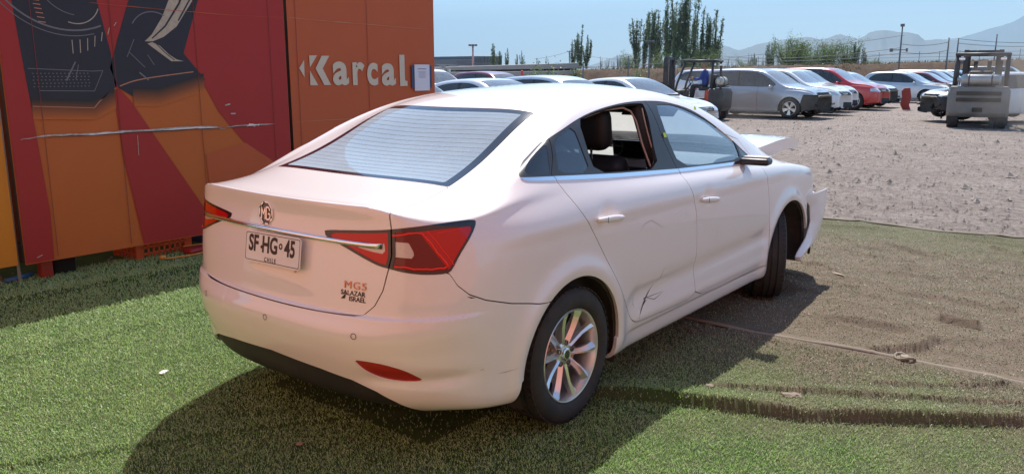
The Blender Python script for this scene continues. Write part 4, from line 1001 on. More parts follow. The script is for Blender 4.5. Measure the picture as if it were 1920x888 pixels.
def turf_mat(name,blade):
    m=bpy.data.materials.new(name);m.use_nodes=True;nt=m.node_tree;b=nt.nodes['Principled BSDF'];L=nt.links.new
    b.inputs['Roughness'].default_value=.42 if blade else .9;b.inputs['Specular IOR Level'].default_value=.3 if blade else .1
    tc=nt.nodes.new('ShaderNodeTexCoord')
    def noi(s,d=6,r=.6,vec=None):
        n=nt.nodes.new('ShaderNodeTexNoise');n.inputs['Scale'].default_value=s;n.inputs['Detail'].default_value=d;n.inputs['Roughness'].default_value=r;L(vec or tc.outputs['Object'],n.inputs['Vector']);return n.outputs[0]
    def mapr(x,a,b_,c=0,d=1):
        r=nt.nodes.new('ShaderNodeMapRange');r.inputs[1].default_value=a;r.inputs[2].default_value=b_;r.inputs[3].default_value=c;r.inputs[4].default_value=d;L(x,r.inputs[0]);return r.outputs[0]
    def mix(f,a,b_):
        x=nt.nodes.new('ShaderNodeMix');x.data_type='RGBA';L(f,x.inputs[0])
        for i,c in ((6,a),(7,b_)):
            if isinstance(c,tuple): x.inputs[i].default_value=(*c,1)
            else: L(c,x.inputs[i])
        return x.outputs[2]
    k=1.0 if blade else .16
    sep=nt.nodes.new('ShaderNodeSeparateXYZ');L(tc.outputs['Object'],sep.inputs[0])
    k2=.95 if blade else .68
    n1=noi(1.6,5);n2=noi(60,2,.5)
    # dust laid on the sheet: grows to +x (where cars drive in), patchy
    def math_(op,a,b_):
        x=nt.nodes.new('ShaderNodeMath');x.operation=op
        for i,c in enumerate((a,b_)):
            if isinstance(c,(int,float)): x.inputs[i].default_value=c
            else: L(c,x.inputs[i])
        return x.outputs[0]
    xx=math_('MULTIPLY_ADD' if False else 'ADD',sep.outputs[0],math_('MULTIPLY',math_('SUBTRACT',n1,.5),3.2))
    xx=math_('ADD',xx,math_('MULTIPLY',math_('ADD',sep.outputs[1],.6),-.18))
    dust=mapr(xx,.2,1.9,0.04,.95)
    far=mapr(math_('ADD',sep.outputs[0],math_('MULTIPLY',n1,1.2)),5.0,6.1,0,.32)
    dust=math_('SUBTRACT',dust,far)
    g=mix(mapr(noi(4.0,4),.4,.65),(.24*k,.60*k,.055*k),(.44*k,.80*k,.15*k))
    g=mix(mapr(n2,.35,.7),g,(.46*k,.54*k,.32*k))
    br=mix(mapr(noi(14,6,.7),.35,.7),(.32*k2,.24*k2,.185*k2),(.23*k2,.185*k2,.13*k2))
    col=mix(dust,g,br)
    if blade:
        col=mix(mapr(noi(260,1),.50,.60,0,.9),col,(.82,.86,.62));col=mix(mapr(noi(190,1,.5),.40,.50,.8,0),col,(.04,.07,.012))
        b.inputs['Sheen Weight'].default_value=.0
    L(col,b.inputs['Base Color'])
    if blade:
        tl=nt.nodes.new('ShaderNodeBsdfTranslucent');L(col,tl.inputs[0]);ms=nt.nodes.new('ShaderNodeMixShader');ms.inputs[0].default_value=.30;L(b.outputs[0],ms.inputs[1]);L(tl.outputs[0],ms.inputs[2]);L(ms.outputs[0],nt.nodes['Material Output'].inputs[0])
    if not blade:
        bp=nt.nodes.new('ShaderNodeBump');bp.inputs['Strength'].default_value=.9;bp.inputs['Distance'].default_value=.012;L(noi(140,4,.7),bp.inputs['Height']);L(bp.outputs[0],b.inputs['Normal'])
    return m
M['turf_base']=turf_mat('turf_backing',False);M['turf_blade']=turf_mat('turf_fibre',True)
def build_ground():
    # one wide dirt sheet with gentle relief, finer near the lot
    xs=np.concatenate([-np.geomspace(4000,12,14),np.arange(-10,70,.5),np.geomspace(71,26000,40)])
    ys=np.concatenate([-np.geomspace(26000,22,30),np.arange(-20,40,.5),np.geomspace(41,26000,34)])
    X,Y=np.meshgrid(xs,ys,indexing='ij');rel=.05*(noise2(X*1.0,Y*.35,21,4,.5)-.5)+.02*(noise2(X,Y,22,3,1.7)-.5)
    near=smooth01((80-np.hypot(X,Y))/30);clear=smooth01((X-5.6)/1.5)
    Z=-.035+rel*near*clear*1.4-.0*X
    nx,ny=X.shape;i=np.arange(nx*ny).reshape(nx,ny);T=np.stack([i[:-1,:-1].ravel(),i[1:,:-1].ravel(),i[1:,1:].ravel(),i[:-1,1:].ravel()],1)
    o=mesh_np('ground',np.stack([X.ravel(),Y.ravel(),Z.ravel()],1),T,M['dirt']);tag(o,kind='structure')
    # two turf sheets meeting on an open seam
    def sheet(name,x0,x1,y0,y1,step,edge):
        xs=np.arange(x0,x1+step/2,step);ys=np.arange(y0,y1+step/2,step);X,Y=np.meshgrid(xs,ys,indexing='ij')
        Xs=X.copy()
        if edge=='near': # sheet whose +x edge is the seam
            t=smooth01((X-(x1-.5))/.5);Xs=X+t*(seam_x(Y)-.012-x1)
        else:
            t=1-smooth01((X-x0)/.5);Xs=X+t*(seam_x(Y)+.014-x0)
            t2=smooth01((X-(x1-.6))/.6);Xs=Xs+t2*(.10*(noise2(Y,Y*0,31,3,1.4)-.5)*2+.12*(-Y-1.0)*.25)
        Z=turf_h(Xs.ravel(),Y.ravel()).reshape(X.shape)
        if edge=='near': Z+=.010*smooth01((X-(x1-.12))/.12)*(Y<-.9)
        else: Z+=.020*(1-smooth01((X-x0)/.10))*noise2(Y,Y*0+3,33,2,3)
        i=np.arange(X.size).reshape(X.shape);T=np.stack([i[:-1,:-1].ravel(),i[1:,:-1].ravel(),i[1:,1:].ravel(),i[:-1,1:].ravel()],1)
        o=mesh_np(name,np.stack([Xs.ravel(),Y.ravel(),Z.ravel()],1),T,M['turf_base']);tag(o,kind='structure');return o
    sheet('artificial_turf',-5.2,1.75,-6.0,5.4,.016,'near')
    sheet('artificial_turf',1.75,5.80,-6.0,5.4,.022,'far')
    # pale woven hem along the seam, lifting in places
    def hem(name,pts,w,lab):
        P=chaikin(pts,3,False);n=len(P);vs=[]
        hh=turf_h(P[:,0],P[:,1])
        for k,(x,y) in enumerate(P):
            w_=w*(.7+.8*float(noise2(np.array([y*1.0]),np.array([1.0]),41,2,3)[0]))
            lift=.004+.018*float(noise2(np.array([y]),np.array([5.0]),42,3,2)[0])
            z=hh[k]
            vs+= [(x-w_,y,z+lift*.5),(x-w_*.2,y,z+lift+.008),(x+w_*.5,y,z+lift+.004),(x+w_*.9,y,z-.004)]
        fs=[(k*4+j,k*4+j+1,(k+1)*4+j+1,(k+1)*4+j) for k in range(n-1) for j in range(3)]
        o=MB().add(vs,fs).build(name,M['hem'],None,smooth=True);tag(o,lab,'turf hem');return o
    hem('turf_hem',[(seam_x(y),y) for y in np.arange(1.2,-5.9,-.12)],.011,'frayed pale backing strip along the open seam between the two turf sheets')
    E_=[(5.80+.10*(float(noise2(np.array([y]),np.array([0.0]),31,3,1.4)[0])-.5)*2+.12*(-y-1.0)*.25-.01,y) for y in np.arange(5.3,-5.9,-.2)]
    hem('turf_hem',E_,.013,'pale outer hem where the turf ends against the gravel lot')
def seam_x(y):
    y=np.asarray(y,float);return 1.742+.022*np.sin(y*2.1)+.02*(noise2(y,y*0,51,3,1.5)-.5)-.0*y
M['hem']=mat('hem_backing',(.27,.235,.18),.9,bump=(200,.4,.002),var=(12,.6,(.25,.20,.15)))
build_ground()
def blades():
    rng=np.random.default_rng(5);n=2600000
    cx,cy=CAM_POS.x,CAM_POS.y
    # polar sampling about the viewpoint area: density falls with distance
    th=CAM_YAW+rng.uniform(-.80,.80,n);u=rng.random(n);r0,r1=1.5,9.0;pw=.45
    r=(r0**pw+u*(r1**pw-r0**pw))**(1/pw)
    x=cx+r*np.cos(th);y=cy+r*np.sin(th)
    keep=(x>-5.1)&(y<3.9)&(x<5.72)&(y>-5.9)&(np.abs(x-seam_x(y))>.025)
    far=x>1.75
    thin=np.where(far,.55,.85)*np.where((r<3.0),1,1)
    keep&=rng.random(n)<thin*.28
    # under the car hardly any can be seen
    keep&=~((x>-.6)&(x<2.3)&(np.abs(y)<.55)&(rng.random(n)<.9))
    x,y,r,far=x[keep],y[keep],r[keep],far[keep];m=len(x)
    z=turf_h(x,y);a=rng.uniform(0,2*PI,m)
    size=np.clip(r/4,.8,1.7)
    patch=noise2(x,y,61,3,1.3)
    h=rng.uniform(.008,.018,m)*np.where(far,.42,1.0)*(.8+.4*patch)*np.sqrt(size)
    w=rng.uniform(.0010,.0023,m)*size*1.2
    lean=rng.normal(0,.55,(m,2))*np.where(far,1.4,1.0)[:,None]+np.array([-.12,-.10])
    dx=np.cos(a)*w;dy=np.sin(a)*w
    b0=np.stack([x-dx,y-dy,z-.002],1);b1=np.stack([x+dx,y+dy,z-.002],1)
    mid=np.stack([x+lean[:,0]*h*.35,y+lean[:,1]*h*.35,z+h*.62],1);md=np.stack([dx*.8,dy*.8,0*dx],1)
    tip=np.stack([x+lean[:,0]*h,y+lean[:,1]*h,z+h],1)
    V=np.stack([b0,b1,mid+md,mid-md,tip],1).reshape(-1,3);k=np.arange(m)*5
    T=np.concatenate([np.stack([k,k+1,k+2],1),np.stack([k,k+2,k+3],1),np.stack([k+3,k+2,k+4],1)])
    o=mesh_np('turf_fibres',V,T,M['turf_blade'],smooth=False);tag(o,'short green and dust-brown synthetic grass fibres covering the turf sheets','grass',kind='stuff')
    print('blades',m)
blades()
# small litter on the turf
def litter():
    def stone(loc,s,c,name,lab,cat,seed):
        r_=random.Random(seed);bm=bmesh.new();bmesh.ops.create_icosphere(bm,subdivisions=2,radius=1)
        for v in bm.verts:
            f=1+r_.uniform(-.25,.25);v.co=Vector((v.co.x*s[0]*f,v.co.y*s[1]*f,v.co.z*s[2]*f))
        me=bpy.data.meshes.new(name);bm.to_mesh(me);bm.free();o=link_mesh(name,me,c);z=float(turf_h(np.array([loc[0]]),np.array([loc[1]]))[0])
        o.location=(loc[0],loc[1],z+.004+s[2]*.5);o.rotation_euler=(0,0,r_.uniform(0,3));tag(o,lab,cat);return o
    wp=mat('litter_white',(.70,.69,.67),.6);lf=mat('dry_leaf',(.42,.24,.14),.8);st=mat('pebble',(.20,.15,.11),.85)
    stone((-.86,1.13),(.030,.018,.006),wp,'paper_scrap','crumpled white paper scrap on sunlit grass left of the rear bumper','litter',1)
    stone((-.93,-.11),(.020,.014,.004),lf,'dry_leaf','small reddish dry leaf on the shaded turf behind the bumper','leaf',2)
    stone((.83,-1.60),(.045,.03,.012),st,'flat_stone','flat tan stone lying between the two turf folds','stone',3)
    stone((.70,-1.24),(.020,.02,.008),st,'washer_disc','round grey washer lying on turf beside the first fold','washer',4)
    stone((3.35,-1.07),(.07,.012,.004),mat('rag',(.36,.27,.20),.9),'cloth_scrap','pale twisted cloth scrap on turf near the front tyre shadow','litter',5)
    for i,(x,y) in enumerate([(1.72,-3.0),(.4,-2.42)]): 
        stone((x,y),(.035,.025,.02),st,'stone',['large pale stone at the right edge by the turf seam','pale stone on green turf in the lower right corner'][i],'stone',10+i)
    # gravel on the lot
    rng=np.random.default_rng(91);n=16000;r=rng.uniform(8.5,36,n)**1.0;a=CAM_YAW+rng.uniform(-.95,.5,n);x=CAM_POS.x+r*np.cos(a);y=CAM_POS.y+r*np.sin(a);k_=x>6.1;x,y,r=x[k_],y[k_],r[k_];n=len(x)
    cl=noise2(x,y,95,3,.6)>.45;x,y,r=x[cl],y[cl],r[cl];n=len(x);s=rng.uniform(.008,.028,n)*(1+(rng.random(n)<.03)*1.6);base=np.array([(1,0,0),(0,1,0),(-1,0,0),(0,-1,0),(0,0,.8)],float)
    V=(base[None]*(s[:,None,None])*rng.uniform(.6,1.3,(n,5,3))+np.stack([x,y,-.025+0*x],1)[:,None]).reshape(-1,3);q=np.arange(n)[:,None]*5
    T=np.concatenate([q+np.array([[0,1,4]]),q+np.array([[1,2,4]]),q+np.array([[2,3,4]]),q+np.array([[3,0,4]])])
    o=mesh_np('gravel',V,T,mat('gravel_stone',(.36,.30,.25),.9,var=(3,.8,(.16,.12,.09))),smooth=False);tag(o,'loose gravel and clods scattered over the dirt lot','gravel',kind='stuff')
    # knotted strap end on the seam
    kn=MB();c=Vector((1.76,-1.90,float(turf_h(np.array([1.76]),np.array([-1.90]))[0])+.02))
    kn.tube([c+Vector((math.cos(a)*.035,math.sin(a)*.05,.01*math.sin(2*a))) for a in [k*PI/6 for k in range(13)]],.009,6);kn.rbox(tuple(c),(.05,.04,.022),.008,rz=.4)
    o=kn.build('strap_knot',M['hem'],None,smooth=True);tag(o,'knotted end of pale strap lying on the turf seam','strap')
litter()
# ------------------------------------------------------------------ hoarding panels on the left
def hoard_mat(name,c,c2):
    return mat(name,c,.5,0,.0,.25,bump=(1.8,.35,.02),var=(2.2,.35,c2))
M['h_orange']=hoard_mat('print_orange',(.50,.135,.030),(.42,.10,.028));M['h_red']=hoard_mat('print_red',(.37,.032,.028),(.30,.03,.028));M['h_amber']=hoard_mat('print_amber',(.62,.24,.025),(.5,.18,.02))
M['h_rust']=hoard_mat('print_rust',(.48,.105,.035),(.42,.09,.035))
M['h_ink']=hoard_mat('print_ink',(.030,.030,.040),(.05,.048,.06));M['h_ink2']=hoard_mat('print_ink_soft',(.10,.055,.045),(.07,.05,.05));M['h_ink3']=hoard_mat('print_ink_fade',(.22,.085,.035),(.2,.08,.04))
M['h_cream']=mat('print_cream',(.47,.39,.28),.5,var=(30,.7,(.30,.25,.20)));M['h_grey']=mat('print_grey',(.16,.15,.16),.5);M['h_line']=mat('print_line',(.50,.20,.10),.5)
M['h_torn']=mat('torn_backing',(.55,.52,.48),.8,var=(40,.7,(.2,.17,.14)));M['letter']=mat('letter_vinyl',(.60,.52,.40),.55,var=(50,.3,(.45,.38,.30)))
M['frame_dark']=mat('steel_frame',(.05,.035,.03),.6)
HT=3.12;HB=.155
def panel(name,x0,x1,y,m_,lab,art=None):
    root=empty(name,((x0+x1)/2,y,0),0,lab,'hoarding panel','printed hoarding panels along the lot edge')
    ox=(x0+x1)/2
    # sheet with slight oil-canning
    nx,nz=60,60;xs=np.linspace(x0+.004,x1-.004,nx)-ox;zs=np.linspace(HB,HT,nz);X,Z=np.meshgrid(xs,zs,indexing='ij')
    amp=.006*(noise2(X+x0,Z,71,3,1.3)-.5)
    edge=np.minimum.reduce([X-xs[0],xs[-1]-X,Z-HB,HT-Z]);amp=amp*smooth01(edge/.25)
    Yf=amp;i=np.arange(nx*nz).reshape(nx,nz);T=np.stack([i[:-1,:-1].ravel(),i[1:,:-1].ravel(),i[1:,1:].ravel(),i[:-1,1:].ravel()],1)
    mesh_np('panel_sheet',np.stack([X.ravel(),Yf.ravel(),Z.ravel()],1),T,m_,root)
    f=MB()
    for xx in (x0-ox+.03,x1-ox-.03): f.box((xx,.045,(HB+HT)/2),(.04,.05,HT-HB-.01))
    for zz in (HB+.03,1.1,2.08,HT-.03): f.box((0,.046,zz),(x1-x0-.10,.045,.04))
    f.build('frame',M['frame_dark'],root)
    return root,ox
def flat(mb,poly,ox,d,mi=0):
    """thin flake of printed colour in front of the sheet"""
    n=len(poly);o=len(mb.v);mb.add([(a-ox,-d,b) for a,b in poly]+[(a-ox,-d+.0012,b) for a,b in poly],[tuple(range(n-1,-1,-1)),tuple(range(n,2*n))]+[(i,(i+1)%n,n+(i+1)%n,n+i) for i in range(n)])
def art_mesh(name,layers,ox,root):
    """layers: list of (polys, material, depth). One mesh, several materials"""
    v=[];f=[];mi=[];mats=[]
    for polys,m_,d in layers:
        if m_ not in mats:mats.append(m_)
        for poly in polys:
            o=len(v);n=len(poly);v+= [(a-ox,-d,b) for a,b in poly];f.append(tuple(o+i for i in range(n)));mi.append(mats.index(m_))
    me=bpy.data.meshes.new(name);me.from_pydata(v,[],f)
    for m_ in mats:me.materials.append(m_)
    for p,k in zip(me.polygons,mi):p.material_index=k
    bm=bmesh.new();bm.from_mesh(me)
    for fc in bm.faces:
        if fc.normal.y>0:fc.normal_flip()
    bmesh.ops.triangulate(bm,faces=[fc for fc in bm.faces if len(fc.verts)>4]);bm.to_mesh(me);bm.free()
    return link_mesh(name,me,None,root)
def strip(pts,w0,w1=None):
    """polygon strip around a polyline (x,z)"""
    P=[Vector(p) for p in pts];w1=w0 if w1 is None else w1;out=[];n=len(P)
    for i in range(n-1):
        d=(P[i+1]-P[i]).normalized();nn=Vector((-d.y,d.x));a=(w0+(w1-w0)*i/(n-1))/2;b=(w0+(w1-w0)*(i+1)/(n-1))/2
        out.append([(P[i]-nn*a)[:],(P[i+1]-nn*b)[:],(P[i+1]+nn*b)[:],(P[i]+nn*a)[:]])
    return out
def arc(cx,cz,r,a0,a1,n=18,ry=None): return [(cx+r*math.cos(math.radians(a0+(a1-a0)*k/n)),cz+(ry or r)*math.sin(math.radians(a0+(a1-a0)*k/n))) for k in range(n+1)]
def rip(pts,seed,w=.02):
    """ragged torn strip polygon"""
    r_=random.Random(seed);P=chaikin(pts,2,False);top=[];bot=[]
    n=len(P)
    for k,(x,z) in enumerate(P):
        e=math.sin(PI*k/(n-1))**.5 if 0<k<n-1 else .05
        top.append((x,z+w*e*r_.uniform(.1,1)));bot.append((x,z-w*e*r_.uniform(.1,.9)))
    return [[bot[k],bot[k+1],top[k+1],top[k]] for k in range(n-1)]
def build_hoarding():
    rt,ox=panel('hoarding_panel',-3.02,-.560,3.70,M['h_amber'],'amber hoarding panel at the far left edge, set slightly forward of its neighbours')
    art_mesh('printed_artwork',[([[(-3.0,.2),(-2.2,.2),(-1.6,1.3),(-2.2,2.4),(-3.0,2.4)]],M['h_red'],.006)],ox,rt)
    # main artwork panel
    rt,ox=panel('hoarding_panel',-.535,1.905,3.66,M['h_orange'],'wide hoarding panel printed with a dark dashboard picture on red and orange stripes')
    Lr=[]
    top=3.10
    Lr.append(([[(-.525,3.1),(-.525,HB+.01),(-.33,HB+.01),(-.318,.516),(-.362,1.27),(-.414,2.065),(-.47,3.1)]],M['h_red'],.007))
    Lr.append(([[(.05,3.1),(.186,2.105),(.256,1.708),(.271,1.441),(.252,1.337),(.275,.914),(.378,HB+.01),(1.02,HB+.01),(.981,.338),(.595,.977),(.381,1.334),(.292,1.44),(.236,1.593),(.323,1.831),(.436,2.121),(.52,3.1)]],M['h_red'],.007))
    Lr.append(([[(1.015,3.1),(1.035,2.161),(.865,1.718),(1.047,1.429),(1.158,1.219),(1.405,.921),(1.895,.60),(1.895,3.1)],[(1.024,.854),(1.375,.899),(1.405,.921),(1.895,.60),(1.895,HB+.01),(1.02,HB+.01)]],M['h_red'],.006))
    Lr.append(([[(1.0,.86),(1.40,.935),(1.895,.60),(1.895,HB+.01),(1.035,HB+.01)]],M['h_rust'],.0072))
    # dark pictures
    A=[(-.47,3.1),(-.414,2.065),(-.379,1.508),(-.362,1.30),(.09,1.275),(.24,1.36),(.262,1.441),(.256,1.708),(.186,2.105),(.05,3.1)]
    B=[(.52,3.1),(.436,2.121),(.323,1.831),(.236,1.593),(.292,1.44),(.42,1.36),(1.0,1.46),(1.047,1.50),(.865,1.718),(1.035,2.161),(1.015,3.1)]
    Lr.append(([A,B],M['h_ink'],.0085))
    FA=[(-.362,1.30),(.09,1.275),(.255,1.36)];FB=[(.40,1.37),(.62,1.36),(1.035,1.475)]
    for q in range(12):
        f0=-.075+.0125*q;mm=mat('print_fade_%d'%q,tuple(.030+(a-.030)*(1-(q+.5)/12)**1.3 for a in (.50,.135,.030)),.5,0,.0,.25,bump=(1.8,.35,.02))
        Lr.append(([[(x,z+f0) for x,z in L_]+[(x,z+f0+.0135) for x,z in reversed(L_)] for L_ in (FA,FB)],mm,.0094+.0001*q))
    0 and Lr.append(([[(-.365,1.315),(-.36,1.255),(.09,1.232),(.25,1.32),(.245,1.37),(.09,1.29)],[(.40,1.37),(.38,1.333),(.62,1.325),(1.02,1.43),(1.047,1.505),(.9,1.47)]],M['h_ink2'],.0092))
    0 and Lr.append(([[(-.362,1.262),(-.358,1.235),(.10,1.212),(.26,1.30),(.255,1.332),(.09,1.24)],[(.39,1.342),(.60,1.29),(1.07,1.39),(1.045,1.44),(.62,1.335)]],M['h_ink3'],.0088))
    Lr.append((strip(arc(-.02,2.45,.58,180,292,22),.012)+strip(arc(-.02,2.45,.62,185,285,22),.006)+strip(arc(.05,2.28,.30,205,262,10),.006),M['h_grey'],.0100))
    Lr.append((strip(arc(.02,2.10,.18,-110,-20,10),.007)+[s for k in range(7) for s in strip([(-.03+.055*k,1.70+.006*k*k),(-.028+.058*k,1.80+.004*k*k)],.006)],M['h_cream'],.0104))
    Lr.append(([s for k in range(16) for s in strip([(-.20-.006*k,2.02+.02*k-.10*(1-k/16)**2),(-.25-.006*k,2.025+.02*k-.10*(1-k/16)**2)],.006)],M['h_line'],.0104))
    Lr.append((strip([(-.36,1.59),(.10,1.57),(.18,1.575),(.10,1.42),(-.30,1.43)],.005)+[s for k in range(15) for j in range(5) for s in strip([(-.335+.028*k+.006*(j%2),1.555-.024*j),(-.325+.028*k+.006*(j%2),1.553-.024*j)],.006)],M['h_grey'],.0100))
    Lr.append((strip([(-.355,1.318),(-.1,1.303),(.085,1.292)],.005)+strip(chaikin([(.085,1.292),(.16,1.37),(.25,1.43),(.272,1.44)],2,False),.007)+strip(chaikin([(.30,1.455),(.42,1.497),(.60,1.525),(.94,1.565)],2,False),.008),M['h_line'],.0104))
    Lr.append(([[(.536,1.805),(.60,1.86),(.70,2.0),(.80,2.2),(.93,2.5),(1.012,2.6),(1.02,2.2),(.93,2.08),(.822,1.933),(.70,1.845),(.603,1.807)],[(.557,1.789),(.75,1.651),(.86,1.652),(.80,1.665),(.735,1.705),(.66,1.775),(.60,1.80)]],M['h_cream'],.0104))
    Lr.append((strip([(.60,1.83),(.72,1.93),(.86,2.12),(.96,2.35)],.010,.02)+strip([(.63,1.79),(.70,1.72),(.78,1.66)],.007)+strip([(.84,1.98),(.96,2.16)],.012),M['h_ink'],.0110))
    Lr.append((strip(arc(.62,1.84,.20,60,150,10),.008)+strip([(.40,1.72),(.52,1.60)],.006)+strip([(.45,1.82),(.38,1.68)],.006)+strip([(.55,1.7),(.60,1.62)],.006)+strip([(.47,1.56),(.54,1.5)],.012)+strip([(-.1,1.5),(-.02,1.64)],.010)+strip([(-.03,1.51),(.0,1.62)],.005),M['h_grey'],.0106))
    art_mesh('printed_artwork',Lr,ox,rt)
    # torn line of vinyl
    tm=MB()
    for s in rip([(-.47,1.082),(-.30,1.10),(-.117,1.099),(.0,1.09),(.12,1.097),(.38,1.095),(.748,1.101),(1.096,1.092),(1.17,1.075),(1.308,1.09),(1.733,1.088)],3,.013): flat(tm,s,ox,.0125)
    tm.build('torn_vinyl_edge',M['h_torn'],rt)
    tm=MB()
    vw=mat('vinyl_white',(.72,.70,.68),.6)
    for R_ in (rip([(.02,1.091),(.18,1.088),(.30,1.093)],5,.012),rip([(.62,1.092),(.9,1.098),(1.1,1.085)],6,.010),rip([(1.42,1.082),(1.50,1.09),(1.56,1.088)],8,.022)):
        tm=MB()
        for s in R_: flat(tm,s,ox,.0145)
        tm.build('torn_vinyl_flake',vw,rt)
    tm=MB()
    for s in rip([(-.30,1.088),(.1,1.083),(.6,1.086),(1.1,1.078),(1.6,1.082)],9,.007): flat(tm,s,ox,.0155)
    tm.build('torn_shadow_gap',M['frame_dark'],rt)
    up=MB();
    for s in rip([(.12,2.080),(.695,2.063),(1.383,2.048),(1.90,2.060)],11,.0045): flat(up,s,ox,.0125)
    up.build('sheet_joint',M['h_rust'],rt)
    up=MB()
    for xx in (.272,.98,1.72,-.30): 
        for s in strip([(xx,HB+.03),(xx+.003,1.6),(xx,3.08)],.004): flat(up,s,ox,.0120)
    up.build('vertical_joints',mat('joint_line',(.20,.04,.03),.7),rt)
    for s in strip([(1.22,1.275),(1.27,1.285)],.012)+strip([(1.27,1.20),(1.32,1.20)],.010)+strip([(-.45,.20),(-.41,.215)],.006)+strip([(.40,.90),(.405,1.06)],.004): sc=MB();flat(sc,s,ox,.013);sc.build('scraped_spot',M['h_torn'],rt)
    # name panel
    rt,ox=panel('hoarding_panel',1.935,3.925,3.665,M['h_rust'],'rust red hoarding panel carrying the cream lettering, nearest the parked cars')
    y_=lambda poly:[(a,b) for a,b in poly]
    K=[[(2.055,1.590),(2.128,1.675),(2.128,1.500)],[(2.176,1.722),(2.262,1.722),(2.180,1.610)],[(2.180,1.560),(2.262,1.435),(2.176,1.435)],[(2.325,1.722),(2.415,1.722),(2.345,1.640),(2.318,1.590),(2.345,1.535),(2.425,1.435),(2.330,1.435),(2.262,1.535),(2.240,1.590),(2.262,1.640)]]
    K=[[(2.052,1.594),(2.112,1.682),(2.118,1.506)],[(2.166,1.726),(2.262,1.726),(2.176,1.612)],[(2.182,1.566),(2.278,1.436),(2.186,1.436)],
       [(2.330,1.724),(2.420,1.724),(2.325,1.590),(2.436,1.436),(2.345,1.436),(2.248,1.590)]]
    # the mark's first letter has its chevron to the right of the stem cuts
    K=[[(2.044,1.598),(2.106,1.676),(2.102,1.513)],[(2.167,1.719),(2.263,1.720),(2.172,1.606)],[(2.170,1.574),(2.261,1.435),(2.165,1.436)],
       [(2.319,1.718),(2.413,1.719),(2.325,1.596),(2.420,1.435),(2.336,1.436),(2.238,1.596)]]
    km=MB()
    for s in K: flat(km,s,ox,.0085)
    lt=km.build('lettering_mark',M['letter'],rt)
    F=frame((0,0,0),(1,0,0),(0,0,1))
    for ch,xc,w in (('a',2.550,.205),('r',2.785,.160),('c',2.975,.150),('a',3.205,.205),('l',3.405,.075)):
        o=text_mesh('letter',ch,.340,M['letter'],rt,Matrix.Translation((0,0,0)),.0006,.011,xs=1)
        vs=o.data.vertices;xmin=min(v.co.x for v in vs);xmax=max(v.co.x for v in vs);ymin=min(v.co.y for v in vs);ymax=max(v.co.y for v in vs)
        H={'a':.235,'r':.232,'c':.235,'l':.332}[ch]
        for v in vs:
            tx=(v.co.x-xmin)/(xmax-xmin)-.5;ty=(v.co.y-ymin)/(ymax-ymin)
            v.co=Vector((xc-ox+tx*w,-.0085-v.co.z,{'a':1.430,'r':1.430,'c':1.422,'l':1.412}[ch]-(.012 if xc>3.1 and ch=='a' else 0)+ty*H))
        if ch=='l':
            k=MB();flat(k,[(3.39,1.412),(3.478,1.412),(3.480,1.465),(3.448,1.468),(3.430,1.52),(3.39,1.52)],ox,.0098);k.build('letter_foot',M['letter'],o)
    # fixings and joints
    up=MB()
    for s in rip([(1.95,2.064),(2.226,2.051),(2.6,2.046),(3.012,2.040),(3.90,2.026)],21,.005)+rip([(1.95,1.095),(2.6,1.09),(3.4,1.09)],22,.004): flat(up,s,ox,.0085)
    up.build('sheet_joint',mat('joint_pale',(.50,.24,.13),.7),rt)
    up=MB()
    for xx in (2.03,2.92): 
        for s in strip([(xx,HB+.03),(xx,3.08)],.004): flat(up,s,ox,.0080)
    up.build('vertical_joints',bpy.data.materials['joint_line'],rt)
    # notice in a sleeve
    n=empty('paper_notice',(3.695,3.652,1.51),0,'white printed sheet taped over a navy backing on the rust panel','notice')
    MB().box((0,-.004,-.0),(.315,.006,.245)).build('navy_backing',mat('navy_card',(.03,.05,.13),.5),n)
    MB().box((.002,-.010,-.010),(.235,.003,.285)).build('paper_sheet',mat('paper_sheet',(.66,.66,.74),.6),n)
    ln=MB();ln.box((0,-.0125,.085),(.13,.001,.010))
    for k in range(6): ln.box((-.005+(.01*(k%2)),-.0125,.055-.013*k),(.12-.01*(k%3),.001,.0035))
    ln.build('printed_lines',mat('print_line_grey',(.22,.22,.30),.6),n)
    # pale rods standing in for the lines of daylight between the panels
    for x,lab in ((1.920,'thin pale rod standing in for daylight in the gap left of the lettering panel'),(-.549,'thin pale rod standing in for daylight in the gap beside the amber panel')):
        o=MB().tube([(x,3.75,-.04),(x,3.75,3.0)],.012,8).build('daylight_rod',mat('daylight_pale_%d'%(x>0),(.5,.48,.46),.5),None,smooth=True);tag(o,lab,'post')
    # leg and ballast under the panels
    for x,lab in ((-.345,'red steel leg standing under the left edge of the picture panel'),(1.9,'red steel leg under the joint behind the sedan'),(3.8,'red steel leg under the last panel end')):
        o=MB().rbox((x,3.80,.07),(.085,.085,.22),.008).build('panel_leg',mat('red_leg',(.30,.03,.015),.55) if 'red_leg' not in bpy.data.materials else bpy.data.materials['red_leg'],None,angle=.6);tag(o,lab,'panel leg')
    o=MB().rbox((-.20,3.90,.06),(.17,.2,.20),.01).build('ballast_block',M['dark'],None,angle=.6);tag(o,'black ballast block beside the red leg under the panel','block')
    # things lying under the panels
    cr=empty('plastic_crate',(.62,3.98,-.03),.06,'orange plastic crate with grid walls lying under the panel','crate')
    co=mat('crate_orange',(.50,.08,.012),.5)
    c=MB()
    for sx in (-1,1):
        for z in (.02,.075,.13,.185): c.box((sx*.25,0,z),(.012,.36,.012))
        for k in range(8): c.box((sx*.25,-.175+.05*k,.10),(.012,.010,.17))
    for sy in (-1,1):
        for z in (.02,.075,.13,.185): c.box((0,sy*.175,z),(.49,.012,.018))
        for k in range(9): c.box((-.20+.05*k,sy*.175,.10),(.016,.012,.17))
    c.build('grid_walls',co,cr);MB().box((0,0,.006),(.5,.35,.01)).build('crate_bottom',co,cr)
    for sx in (-1,1):
        for sy in (-1,1): MB().box((sx*.235,sy*.172,.10),(.055,.022,.19)).build('corner_post',co,cr)
